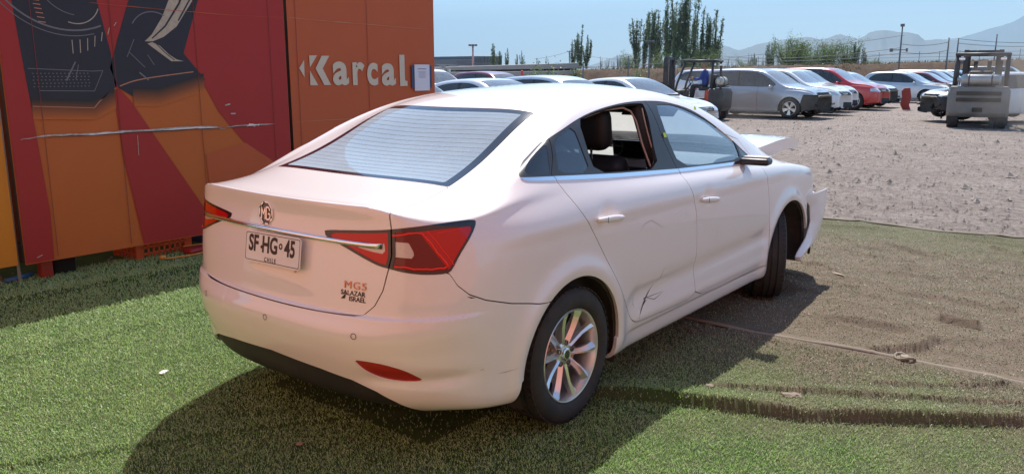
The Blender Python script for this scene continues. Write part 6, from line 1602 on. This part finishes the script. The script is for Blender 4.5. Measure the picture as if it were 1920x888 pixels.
# ------------------------------------------------------------------ driver
def person(loc,rz,label,shirt,pants,skin,hair,seated=True,cap=None):
    J={'pelvis':((0,0,.0),.13),'waist':((.0,0,.16),.125),'chest':((.03,0,.36),.15),'neck0':((.03,0,.50),.075),'neck':((.045,0,.56),.055),
       'hipL':((.02,.09,-.01),.095),'kneeL':((.42,.13,.02),.065),'ankL':((.46,.13,-.38),.042),'toeL':((.60,.14,-.43),.035),
       'hipR':((.02,-.09,-.01),.095),'kneeR':((.42,-.13,.02),.065),'ankR':((.46,-.13,-.38),.042),'toeR':((.60,-.14,-.43),.035),
       'shL':((.02,.17,.47),.065),'elL':((.14,.25,.22),.045),'wrL':((.38,.14,.26),.030),
       'shR':((.02,-.17,.47),.065),'elR':((.14,-.25,.22),.045),'wrR':((.38,-.14,.26),.030)}
    E=[('pelvis','waist'),('waist','chest'),('chest','neck0'),('neck0','neck'),('pelvis','hipL'),('hipL','kneeL'),('kneeL','ankL'),('ankL','toeL'),('pelvis','hipR'),('hipR','kneeR'),('kneeR','ankR'),('ankR','toeR'),('chest','shL'),('shL','elL'),('elL','wrL'),('chest','shR'),('shR','elR'),('elR','wrR')]
    names=list(J);me=bpy.data.meshes.new('body');me.from_pydata([J[n][0] for n in names],[(names.index(a),names.index(b)) for a,b in E],[])
    o=bpy.data.objects.new('body',me);COL.objects.link(o);sk=o.modifiers.new('s','SKIN');sb=o.modifiers.new('b','SUBSURF');sb.levels=2;sb.render_levels=2
    for i,n in enumerate(names): me.skin_vertices[0].data[i].radius=(J[n][1],J[n][1])
    me.skin_vertices[0].data[0].use_root=True
    dg=bpy.context.evaluated_depsgraph_get();m2=bpy.data.meshes.new_from_object(o.evaluated_get(dg));bpy.data.objects.remove(o)
    r=empty('person',loc,rz,label,'person')
    for q in (shirt,pants,skin):m2.materials.append(q)
    for p in m2.polygons:
        c=p.center;p.use_smooth=True
        if c.z>.52: p.material_index=2
        elif c.z<.08 and not(c.x<.2 and c.z>.06): p.material_index=1
        else: p.material_index=0
    b=link_mesh('body',m2,None,r)
    h=MB().lathe([(-.125,.001),(-.115,.035),(-.085,.058),(-.03,.075),(.03,.082),(.08,.072),(.115,.045),(.128,.001)],n=20,axis='Z',c=(.065,0,.69))
    for s in (-1,1): h.rbox((.06,s*.082,.685),(.035,.018,.06),.008)
    h.rbox((.155,0,.675),(.03,.026,.045),.01)
    hd=h.build('head',skin,r,smooth=True)
    ey=MB()
    for s in (-1,1): ey.rbox((.142,s*.03,.70),(.012,.022,.012),.004)
    ey.rbox((.140,0,.632),(.012,.045,.010),.003);ey.build('eyes_and_mouth',hair,hd)
    MB().lathe([(-.02,.084),(.04,.088),(.09,.076),(.125,.045),(.137,.001)],n=20,axis='Z',c=(.055,0,.69)).build('cap',cap or hair,r,smooth=True)
    for s in (-1,1):
        hn=MB();hn.rbox((.42,s*.14,.265),(.085,.035,.075),.015)
        for k in range(4): hn.tube([(.45,s*.14,.295-.02*k),(.485,s*.125,.300-.021*k),(.475,s*.105,.300-.021*k)],.0095,6)
        hn.tube([(.41,s*.13,.295),(.44,s*.108,.315)],.011,6);hn.build('hand',skin,r,smooth=True)
    return r
pr=person((22.95,9.17,1.08),math.radians(97),'forklift driver in a blue shirt and straw-coloured cap, seated with both hands on the wheel',mat('shirt_blue',(.02,.06,.30),.8),mat('trousers_dark',(.02,.025,.04),.85),mat('skin',(.42,.24,.16),.55),mat('hair_dark',(.02,.015,.01),.8),cap=mat('cap_straw',(.32,.27,.18),.8))
# ------------------------------------------------------------------ earth bank, buildings, poles, trees, mountains
def azpt(px,dist):
    """ground position at a bearing measured on the photograph"""
    a=CAM_YAW-math.atan((px-960)/CAM_F/math.cos(CAM_PITCH));return CAM_POS.x+dist*math.cos(a),CAM_POS.y+dist*math.sin(a)
def zat(py,dist): return CAM_POS.z+(134-py)/CAM_F*dist
def build_bank():
    pts=[]
    line=[(700,133,150),(1000,132,130),(1140,131,110),(1240,129,100),(1350,127,92),(1450,124.5,88),(1560,122.5,86),(1680,120.5,86),(1800,118,88),(1920,116,92),(2200,114,100),(2600,112,120)]
    V=[];n=len(line);m=160
    t=np.linspace(0,n-1,m);px=np.interp(t,range(n),[l[0] for l in line]);py=np.interp(t,range(n),[l[1] for l in line]);ds=np.interp(t,range(n),[l[2] for l in line])
    prof=[(-7,0),(-5,.25),(-3.2,.72),(-1.6,.95),(-.3,1.0),(1.5,1.0),(4,.7),(9,0)]
    rg=random.Random(3)
    for i in range(m):
        H=zat(py[i],ds[i])+.02
        for d,h in prof:
            dd=d+rg.uniform(-.35,.35)*(0<h<1);x,y=azpt(px[i],ds[i]+dd);V.append((x,y,H*h*(1+rg.uniform(-.05,.03)*(h>.5))-.15*(h==0)))
    k=len(prof);F=[(i*k+j,i*k+j+1,(i+1)*k+j+1,(i+1)*k+j) for i in range(m-1) for j in range(k-1)]
    o=MB().add(V,F).build('earth_bank',M['bank'],None,smooth=True);tag(o,kind='structure')
build_bank()
def leafmat(name,c1,c2,c3):
    m=bpy.data.materials.new(name);m.use_nodes=True;nt=m.node_tree;b=nt.nodes['Principled BSDF'];L=nt.links.new
    b.inputs['Roughness'].default_value=.55;b.inputs['Specular IOR Level'].default_value=.4
    tc=nt.nodes.new('ShaderNodeTexCoord');n=nt.nodes.new('ShaderNodeTexNoise');n.inputs['Scale'].default_value=1.3;n.inputs['Detail'].default_value=6;n.inputs['Roughness'].default_value=.8;L(tc.outputs['Object'],n.inputs['Vector'])
    r=nt.nodes.new('ShaderNodeValToRGB');r.color_ramp.elements[0].position=.32;r.color_ramp.elements[0].color=(*c1,1);r.color_ramp.elements[1].position=.68;r.color_ramp.elements[1].color=(*c3,1)
    e=r.color_ramp.elements.new(.5);e.color=(*c2,1);L(n.outputs[0],r.inputs[0]);L(r.outputs[0],b.inputs['Base Color'])
    tr=nt.nodes.new('ShaderNodeBsdfTranslucent');L(r.outputs[0],tr.inputs[0]);mx=nt.nodes.new('ShaderNodeMixShader');mx.inputs[0].default_value=.3;L(b.outputs[0],mx.inputs[1]);L(tr.outputs[0],mx.inputs[2]);L(mx.outputs[0],nt.nodes['Material Output'].inputs[0])
    return m
M['leaf_poplar']=leafmat('poplar_leaves',(.05,.085,.05),(.10,.15,.075),(.22,.28,.15));M['leaf_bush']=leafmat('willow_leaves',(.06,.10,.035),(.12,.18,.05),(.24,.30,.10));M['bark']=mat('bark',(.10,.08,.06),.9)
def tree_geo(rng,H,kind):
    """returns limbs (list of polylines) and leaf centres"""
    limbs=[];leaves=[]
    if kind=='poplar':
        n=int(rng.integers(7,11))
        lx,ly=rng.normal(0,.028*H,2);limbs.append(([(0,0,-.3),(lx*.3,ly*.3,H*.5),(lx,ly,H*.97)],[.022*H,.012*H,.002*H]))
        for k in range(n):
            a=rng.uniform(0,2*PI);z0=H*rng.uniform(.06,.45);r1=H*rng.uniform(.03,.115);z1=min(H*.99,z0+H*rng.uniform(.35,.62))
            p=[(0,0,z0),(math.cos(a)*r1*.8,math.sin(a)*r1*.8,z0+(z1-z0)*.35),(math.cos(a)*r1*1.05,math.sin(a)*r1*1.05,z1)];limbs.append((p,[.007*H,.005*H,.001*H]))
        for pts,_ in limbs:
            P=np.array(pts);m=int(120 if pts[0][2]<0 else 85)
            t=rng.uniform(.12 if pts[0][2]<0 else .10,1,m)*(len(P)-1);i=np.minimum(t.astype(int),len(P)-2);f=(t-i)[:,None];c=P[i]*(1-f)+P[i+1]*f
            sp=H*.0125*(1.2-.75*t/(len(P)-1))[:,None];c=c+rng.normal(0,1,(m,3))*sp*np.array([1,1,1.6]);leaves.append(c)
    else:
        n=int(rng.integers(9,13));limbs.append(([(0,0,-.3),(0,0,H*.35)],[.05*H,.035*H]))
        for k in range(n):
            a=2*PI*k/n+rng.uniform(-.3,.3);r1=H*rng.uniform(.18,.42);z1=H*rng.uniform(.5,.98)
            limbs.append(([(0,0,H*.15),(math.cos(a)*r1*.5,math.sin(a)*r1*.5,z1*.6),(math.cos(a)*r1,math.sin(a)*r1,z1)],[.022*H,.012*H,.003*H]))
            P=np.array(limbs[-1][0]);m=150;t=rng.uniform(.35,2,m);i=np.minimum(t.astype(int),1);f=(t-i)[:,None];c=P[i]*(1-f)+P[i+1]*f;c=c+rng.normal(0,1,(m,3))*H*.062*np.array([1,1,1.3]);c[:,2]=np.maximum(c[:,2],.25);leaves.append(c)
    return limbs,np.concatenate(leaves)
def make_tree(name,px,dist,Hpx,kind,seed,label,group,bare=False,wid=1.0,zbase=0):
    rng=np.random.default_rng(seed);x,y=azpt(px,dist);H=zat(134-Hpx,dist)
    limbs,lv=tree_geo(rng,H,kind)
    root=empty(name,(x,y,zbase),rng.uniform(0,6),label,'tree',group)
    tb=MB()
    for p,r in limbs: tb.tube(p,[max(q,.03) for q in r],6)
    tb.build('trunk',M['bark'],root,smooth=True)
    if bare: lv=lv[rng.random(len(lv))<.10]
    # every leaf clump is a few small blades leaning at random
    K=5;n=len(lv);c=np.repeat(lv,K,0)+rng.normal(0,.010*H if kind=='poplar' else .028*H,(n*K,3));m=len(c)
    s=rng.uniform(.0045,.0105,m)*H*(1.0 if kind=='poplar' else 1.25)*wid
    a=rng.normal(0,1,(m,3));a[:,2]+=(.9 if kind=='poplar' else 0);a/=np.linalg.norm(a,axis=1,keepdims=True);b=np.cross(a,rng.normal(0,1,(m,3)));b/=np.linalg.norm(b,axis=1,keepdims=True)
    V=np.stack([c-a*s[:,None]*1.5,c+b*s[:,None]*.6,c+a*s[:,None]*1.5,c-b*s[:,None]*.6],1).reshape(-1,3);k=np.arange(m)*4
    mesh_np('crown',V,np.stack([k,k+1,k+2,k+3],1),M['leaf_poplar'] if kind=='poplar' else M['leaf_bush'],root,smooth=False)
    return root
G1='tall poplars behind the lot'
big=[(1182,165,93,'leaning poplar at the left end of the tall clump'),(1196,168,100,'slim poplar second from the left in the tall clump'),(1208,160,112,'poplar with a bent tip in the tall clump'),(1221,165,110,'narrow dark poplar just left of the tallest pair'),
 (1238,158,131,'broad poplar left of the tallest pair'),(1252,150,146,'left one of the two tallest poplars, cut off by the top edge'),(1266,150,150,'right one of the two tallest poplars, cut off by the top edge'),(1284,155,133,'poplar right of the tallest pair with a high thin tip'),(1297,160,112,'rounded poplar behind the forklift mast'),(1309,158,104,'poplar second from the right in the tall clump'),(1322,160,109,'loose leaning poplar at the right end of the tall clump')]
for k,(px,d,h,l) in enumerate(big): make_tree('poplar_tree',px,d,h,'poplar',100+k,l,G1)
for k,(px,d,h,l) in enumerate([(1170,175,36,'low pale tree at the foot of the poplar clump'),(1230,150,40,'undergrowth tree between the tall poplars'),(1275,148,42,'bushy tree beneath the tallest poplars'),(1315,150,40,'low tree under the right end of the poplar clump')]): make_tree('broadleaf_tree',px,d,h,'bush',130+k,l,G1)
G2='smaller poplars towards the hoarding'
for k,(px,d,h,l) in enumerate([(1069,185,58,'short poplar joined to the left side of the lone pair'),(1083,180,86,'lone tall poplar above the arched silver car'),(1094,182,66,'poplar leaning right beside the lone tall one'),(926,230,50,'left poplar of the three by the dark building'),(938,232,38,'middle poplar of the three by the dark building'),(950,230,42,'right poplar of the three by the dark building'),(969,240,32,'left one of the little poplar pair'),(978,240,38,'right one of the little poplar pair')]): make_tree('poplar_tree',px,d,h,'poplar',150+k,l,G2)
G3='trees on top of the earth bank'
for k,(px,d,h,kd,l) in enumerate([(1428,150,54,'poplar','thin poplar left of the bushy row'),(1421,152,46,'poplar','short poplar leaning on the thin one'),(1457,140,57,'bush','leftmost round tree on the bank'),(1477,142,56,'bush','round tree second on the bank, joined to the first'),(1507,138,54,'bush','greenest round tree in the middle of the bank'),(1526,140,50,'bush','round tree right of the greenest one'),(1562,142,52,'bush','pale spreading tree right of the gap'),(1576,141,50,'poplar','upright tree joined to the pale spreading one'),(1590,145,40,'poplar','small thin tree at the right end of the bank row'),(1608,150,22,'bush','low bush right of the last thin tree'),(1396,160,32,'poplar','young tree left of the poplars on the bank'),(1378,165,24,'bush','low scrub tree behind the orange forklift'),(1560,142,30,'bush','low tree filling the foot of the pale spreading one')]): make_tree('bank_tree',px,d,h,kd,180+k,l,G3)
G4='bare saplings on the skyline'
for k,px in enumerate([1006,1022,1036,1118,1129,1140,1148,1360,1368,1385,1350,1342,1406,1036,1150]): make_tree('bare_sapling',px+k*.4,190+3*k,24+7*math.sin(k*2.3),'poplar',220+k,['thin leafless sapling %s'%s for s in ('nearest the concrete beams','second beyond the beams','third beyond the beams','left in the gap before the poplar clump','second in the gap before the poplar clump','third in the gap before the poplar clump','last before the poplar clump','above the orange forklift guard','right of the forklift guard','before the blue hills','just right of the tall clump','at the right foot of the tall clump','beside the bank poplars','behind the third beyond the beams','behind the low pale tree')][k],G4,bare=True)
# dark stack of tyres/column beside the orange forklift
# ---- concrete elevated beams at left
cg=mat('precast_concrete',(.30,.28,.26),.85,var=(.8,.4,(.22,.21,.20)));dkb=mat('dark_cladding',(.10,.11,.13),.6)
def wallseg(px0,px1,d0,d1,py0t,py1t,py0b,py1b,th,name,m_,parent):
    x0,y0=azpt(px0,d0);x1,y1=azpt(px1,d1);d=Vector((x1-x0,y1-y0,0)).normalized();nn=Vector((-d.y,d.x,0))*th
    vs=[];
    for o in (Vector((0,0,0)),nn):
        vs+= [Vector((x0,y0,zat(py0b,d0)))+o,Vector((x1,y1,zat(py1b,d1)))+o,Vector((x1,y1,zat(py1t,d1)))+o,Vector((x0,y0,zat(py0t,d0)))+o]
    return MB().add(vs,[(0,1,2,3),(7,6,5,4),(0,4,5,1),(1,5,6,2),(2,6,7,3),(3,7,4,0)]).build(name,m_,parent,bevel=.05)
r=empty('long_shed',(0,0,0),0,'long low grey concrete shed with two beam lines behind the white cars','building')
wallseg(822,1080,78,118,127,119,133,129,.8,'upper_beam',cg,r);wallseg(818,1078,76,116,136,133,145,139,.8,'lower_beam',cg,r)
rec=MB()
for k in range(14):
    px=835+k*18;d=77+(px-822)/258*40+.6;x,y=azpt(px,d);z=zat(133,d);rec.box((x,y,z-.15),(.35,.5,1.3))
rec.build('beam_supports',cg,r)
wallseg(819,1076,79,119,129,127,141,138,.2,'shed_interior',mat('shed_void',(.06,.06,.065),.9),r)
bx=MB()
for px in (833,845,985,997,1009): 
    d=76.5+(px-822)/258*40;x,y=azpt(px,d);bx.box((x,y,zat(133,d)),(.25,.45,.35));
bx.build('wall_units',mat('wall_unit_white',(.6,.6,.58),.6),r)
r=empty('office_block',(0,0,0),0,'distant dark glazed office block with a stepped roof, left of the three poplars','building')
wallseg(888,942,260,270,107,107,126,126,30,'main_volume',dkb,r);wallseg(860,890,255,258,113,113,126,126,25,'low_volume',dkb,r)
wn=MB()
for k in range(9):
    for j in range(2):
        d=259.5+k*1.1;x,y=azpt(891+k*5.5,d);wn.box((x,y,zat(111+5*j,d)),(.3,.6,.55),rz=.6)
wn.build('window',mat('office_window',(.05,.07,.10),.15,.3),r)
r=empty('gable_shed',(0,0,0),0,'low dark gabled roof left of the office block at the edge of the hoarding','building')
wallseg(826,882,120,130,122,124,131,131,8,'roof',mat('shed_roof',(.13,.14,.16),.6),r)
o=wallseg(1094,1113,150,152,130,130,136,136,6,'white_cabin',mat('cabin_white',(.6,.6,.6),.6),None);tag(o,'tiny white cabin right of the lone tall poplar','cabin')
# traffic delineators / people-height posts behind cars
pk=mat('marker_red',(.55,.05,.05),.6)
for px,d,py0,py1,lab in ((978,60,133,146,'pinkish red marker post above the pearl white car roof'),(837,50,139,146,'small red marker post beside the hoarding edge')):
    x,y=azpt(px,d);o=MB().lathe([(zat(py1,d)-1.2,.14),(zat(py1,d)-1.0,.12),(zat(py0,d),.09),(zat(py0,d)+.02,.001)],n=12,axis='Z').build('marker_post',pk,None,angle=.6);o.location=(x,y,0);tag(o,lab,'marker post')
# small shrubs poking above the cars
for k,(px,d,hp,l) in enumerate([(1029,62,4,'yellow-green shrub above the silver arched car'),(1003,70,4,'small shrub beside the yellow-green one'),(1078,90,6,'green shrub at the right end of the concrete shed'),(1188,95,2,'green shrub below the left poplars')]):
    rng=np.random.default_rng(300+k);x,y=azpt(px,d);H=zat(134-hp,d);lv=rng.normal(0,1,(160,3))*np.array([.45,.45,H*.30])+np.array([0,0,H*.65])
    root=empty('shrub',(x,y,0),0,l,'shrub','shrubs above the parked cars');t=MB()
    for q in range(5): a=q*1.25;t.tube([(0,0,-.1),(math.cos(a)*.3,math.sin(a)*.3,H*.8)],[.03,.012],5)
    t.build('stem',M['bark'],root)
    m=len(lv);s=.11;a=rng.normal(0,1,(m,3));a/=np.linalg.norm(a,axis=1,keepdims=True);b=np.cross(a,rng.normal(0,1,(m,3)));b/=np.linalg.norm(b,axis=1,keepdims=True)
    mesh_np('foliage',np.stack([lv-a*s,lv+b*s*.6,lv+a*s,lv-b*s*.6],1).reshape(-1,3),np.arange(m*4).reshape(-1,4),M['leaf_bush'],root,smooth=False)
# ---- poles and wires
pole_m=mat('pole_grey',(.12,.12,.13),.6);pole_r=mat('pole_banded',(.55,.30,.28),.6)
def pole(px,dist,pyt,name,lab,head,mm=None,r0=.09):
    x,y=azpt(px,dist);H=zat(pyt,dist);root=empty(name,(x,y,0),-(.0),lab,'pole')
    MB().tube([(0,0,-.3),(0,0,H)],[r0,r0*.6],8).build('shaft',mm or pole_m,root,smooth=True)
    a=math.atan2(y-CAM_POS.y,x-CAM_POS.x)+PI/2;c,s=math.cos(a),math.sin(a)
    hd=MB()
    if head=='flood':
        for k in (-1,0,1): hd.rbox((c*.35*k,s*.35*k,H+.05),(.25,.25,.16),.03)
        hd.box((0,0,H-.05),(.7,.7,.05))
    elif head=='cam':
        hd.rbox((0,0,H),(.3,.3,.25),.05);hd.tube([(-c*.45,-s*.45,H*.62),(c*.65,s*.65,H*.62)],.04,6);hd.rbox((c*.7,s*.7,H*.62),(.25,.25,.3),.05);hd.rbox((-c*.5,-s*.5,H*.62),(.15,.15,.3),.03)
    elif head=='box': hd.rbox((c*-.5,s*-.5,H*.55),(.7,.5,.45),.04)
    elif head=='cross': hd.tube([(-c*.6,-s*.6,H-.2),(c*.6,s*.6,H-.2)],.05,6);[hd.tube([(c*t,s*t,H-.2),(c*t,s*t,H+.05)],.035,6) for t in (-.5,0,.5)]
    else: hd.lathe([(H-.03,.06),(H+.05,.05),(H+.06,.001)],n=10,axis='Z')
    hd.build({'flood':'flood_lamp','cam':'camera_head','box':'transformer_box','cross':'cross_arm'}.get(head,'pole_cap'),pole_m,root)
    return Vector((x,y,H))
T=[]
pole(890,95,88,'light_pole','pale banded floodlight pole rising beside the dark office block','flood',pole_r,.16)
pole(892,90,120,'fence_post','slim dark post directly right of the banded floodlight pole','')
T.append(pole(1064,150,97,'utility_pole','utility pole with a cross arm left of the lone poplar','cross'))
pole(1206,92,82,'light_pole','dark slender mast among the left poplars','flood',None,.12)
pole(1169,80,108,'fence_post','dark post with a round lamp at the left foot of the poplar clump','')
pole(1088,75,118,'fence_post','grey post at the right end of the concrete shed','')
P1=pole(1655,78,60,'camera_pole','tallest pole on the bank, carrying a lamp and two cameras','cam')
P2=pole(1740,84,82,'utility_pole','left pole of the pair joined by a transformer box','')
P3=pole(1757,84,82,'utility_pole','right pole of the pair joined by a transformer box','box')
P4=pole(1825,95,78,'utility_pole','short pole above the grey forklift guard','')
pole(1907,110,108,'utility_pole','little cross-armed pole near the right edge','cross')
wires=[]
def wire(a,b,sag,lab):
    pts=[(a[0]+(b[0]-a[0])*t,a[1]+(b[1]-a[1])*t,a[2]+(b[2]-a[2])*t-sag*4*t*(1-t)) for t in [k/16 for k in range(17)]]
    o=MB().tube(pts,.022,4,cap=False).build('overhead_wire',pole_m,None);tag(o,lab,'wire','overhead wires across the bank')
def P(px,py,d): x,y=azpt(px,d);return (x,y,zat(py,d))
for a,b,s,l in ((P(1080,128,120),P(1660,76,90),.6,'long wire rising from the poplars to the tallest pole'),(P(1340,108,100),P(1655,96,78),.5,'wire crossing the round trees to the tallest pole, upper'),(P(1340,114,100),P(1655,105,78),.4,'wire crossing the round trees to the tallest pole, lower'),
  (P(1655,90,78),P(1740,88,84),.2,'wire between the tallest pole and the pair'),(P(1655,103,78),P(1740,101,84),.2,'second wire between the tallest pole and the pair'),(P(1757,83,84),P(1990,88,84),.3,'upper wire leaving the pole pair to the right'),(P(1757,90,84),P(1990,92,84),.3,'middle wire leaving the pole pair to the right'),(P(1757,102,84),P(1990,108,84),.3,'lower wire leaving the pole pair to the right'),
  (P(1000,112,150),P(1064,98,150),.2,'faint wire reaching the cross-armed pole left of the lone poplar'),(P(1064,99,150),P(1215,112,120),.6,'wire from the cross-armed pole to the poplar clump'),(P(1040,122,95),P(1290,110,70),.5,'wire running low in front of the poplar clump')): wire(a,b,s,l)
# mesh fence with inclined tops along the bank
fr=empty('bank_fence',(0,0,0),0,'wire fence with outward leaning post tops along the crest of the bank','fence')
for k in range(22):
    px=1150+k*36;d=float(np.interp(px,[1150,1350,1560,1920],[104,90,84,90]));x,y=azpt(px,d);zb=zat(float(np.interp(px,[1240,1350,1560,1920],[129,127,122.5,116])),d)
    MB().tube([(x,y,zb-.3),(x,y,zb+.75),(x-.25,y-.05,zb+1.0)],.022,5).build('post',pole_m,fr)
for j in range(3):
    pts=[]
    for k in range(22):
        px=1150+k*36;d=float(np.interp(px,[1150,1350,1560,1920],[104,90,84,90]));x,y=azpt(px,d);zb=zat(float(np.interp(px,[1240,1350,1560,1920],[129,127,122.5,116])),d);pts.append((x,y,zb+.2+.3*j))
    MB().tube(pts,.012,4,cap=False).build('fence_wire',pole_m,fr)
# weeds along the lot edge
def scrub():
    rng=np.random.default_rng(77);n=9000;px=rng.uniform(1100,2100,n);d=np.interp(px,[1100,1350,1560,2100],[115,88,80,92])+rng.uniform(-4,8,n)
    X=[];
    for p,q in zip(px,d): X.append(azpt(p,q))
    X=np.array(X);py=np.interp(px,[1100,1240,1350,1560,1920,2100],[131,129,127,122.5,116,114]);dl=np.interp(px,[1140,1350,1560,1920],[110,92,86,92]);H=1.57+(134-py)/CAM_F*dl
    off=d-dl;hz=np.interp(off,[-7,-5,-3.2,-1.6,0,2,4,9],[0,.25,.72,.95,1,1,.7,0])*H
    c=np.column_stack([X,hz+rng.uniform(0,.12,n)]);s=rng.uniform(.05,.16,n)[:,None];a=rng.normal(0,1,(n,3));a[:,2]=np.abs(a[:,2])+.5;a/=np.linalg.norm(a,axis=1,keepdims=True);b=np.cross(a,rng.normal(0,1,(n,3)));b/=np.linalg.norm(b,axis=1,keepdims=True)
    o=mesh_np('dry_weeds',np.stack([c-a*s,c+b*s*.4,c+a*s,c-b*s*.4],1).reshape(-1,3),np.arange(n*4).reshape(-1,4),leafmat('weed_leaves',(.10,.08,.04),(.16,.12,.06),(.12,.13,.05)),smooth=False);tag(o,'low dry weeds over the earth bank','weeds',kind='stuff')
scrub()
# ---- mountains
def ridge(name,pts,dist,depth,seed,col):
    P=np.array(pts,float);px=np.arange(P[0,0],P[-1,0],2.5 if dist<12000 else 3);py=np.interp(px,P[:,0],P[:,1])
    rng=np.random.default_rng(seed);n=len(px);j=noise2(px,px*0,seed,4,.06)-.5;py=py+j*2.2
    rows=14;V=[]
    for i in range(n):
        for k in range(rows):
            t=k/(rows-1);d=dist-depth*(1-t)
            H=(134-py[i])/CAM_F*dist
            sp=float(noise2(np.array([px[i]*.05+t*1.5]),np.array([t*3.0+seed]),seed+1,4,1.0)[0])
            h=H*(t**1.25)*(1+.55*(sp-.5)*math.sin(PI*t));x,y=azpt(px[i],d);V.append((x,y,CAM_POS.z+h-(20 if k==0 else 0)))
    F=[(i*rows+k,(i+1)*rows+k,(i+1)*rows+k+1,i*rows+k+1) for i in range(n-1) for k in range(rows-1)]
    o=MB().add(V,F).build(name,col,None,smooth=True);tag(o,kind='structure')
mc=mat('mountain_rock',(.13,.12,.105),.95,var=(.0015,.6,(.07,.075,.06)))
ridge('hills',[(1040,132),(1105,122),(1135,112),(1152,105),(1165,103),(1190,108),(1240,118),(1300,108),(1320,97),(1340,90),(1354,95),(1367,98),(1385,93),(1406,86),(1440,81),(1465,78),(1485,76),(1505,80),(1521,80),(1533,75),(1545,73),(1560,77),(1576,81),(1590,76),(1597,70),(1610,67.5),(1625,67),(1654,71),(1670,72),(1684,75),(1690,80),(1697,85),(1721,83),(1757,86),(1800,92),(1900,100),(2100,110),(2500,130)],9000,2500,1,mc)
ridge('mountains',[(1600,100),(1690,90),(1721,85),(1757,82),(1793,72.5),(1815,68),(1838,62),(1855,57),(1869,50),(1885,43),(1899,36),(1910,32),(1920,26),(1960,10),(2020,-10),(2100,-20),(2250,10),(2500,60),(2900,110)],15000,4000,2,mc)
# the faint cloud wisp
cl=bpy.data.materials.new('cloud_wisp');cl.use_nodes=True;nt=cl.node_tree;nt.nodes.remove(nt.nodes['Principled BSDF'])
pv=nt.nodes.new('ShaderNodeVolumePrincipled');pv.inputs['Density'].default_value=.0016;pv.inputs['Color'].default_value=(1,1,1,1);nt.links.new(pv.outputs[0],nt.nodes['Material Output'].inputs['Volume'])
# ------------------------------------------------------------------ air
def vol_box(name,c,size,col,dens,aniso=.0,label=None,cat=None):
    m=bpy.data.materials.new(name+'_air');m.use_nodes=True;nt=m.node_tree;nt.nodes.remove(nt.nodes['Principled BSDF'])
    pv=nt.nodes.new('ShaderNodeVolumePrincipled');pv.inputs['Density'].default_value=dens;pv.inputs['Color'].default_value=(*col,1);pv.inputs['Anisotropy'].default_value=aniso
    nt.links.new(pv.outputs[0],nt.nodes['Material Output'].inputs['Volume'])
    o=MB().box(c,size).build(name,m,None);tag(o,label,cat,kind='stuff');return o
vol_box('haze',(9000,4000,899),(27000,42000,1800),(.54,.80,1.0),.00010,.0,'pale blue air that fades the distant hills','haze')
def dust(loc,rad,dens,lab):
    bm=bmesh.new();bmesh.ops.create_icosphere(bm,subdivisions=4,radius=1);rr=random.Random(int(loc[0]*7))
    for v in bm.verts:
        f=1+.18*math.sin(v.co.x*5+loc[1])*math.cos(v.co.y*4+v.co.z*3);v.co=Vector((v.co.x*rad[0]*f,v.co.y*rad[1]*f,v.co.z*rad[2]*f))
    me=bpy.data.meshes.new('dust_cloud');bm.to_mesh(me);bm.free()
    m=bpy.data.materials.new('dust_air');m.use_nodes=True;nt=m.node_tree;nt.nodes.remove(nt.nodes['Principled BSDF'])
    pv=nt.nodes.new('ShaderNodeVolumePrincipled');pv.inputs['Density'].default_value=dens;pv.inputs['Color'].default_value=(.82,.72,.62,1);nt.links.new(pv.outputs[0],nt.nodes['Material Output'].inputs['Volume'])
    o=link_mesh('dust_cloud',me,m);o.location=loc;tag(o,lab,'dust',kind='stuff')
dust((24.2,.2,.95),(2.0,1.5,1.25),.10,'thin dust hanging round the wheels of the grey forklift')
dust((24.4,8.4,.85),(2.6,2.4,1.0),.045,'faint dust drifting before the silver car')
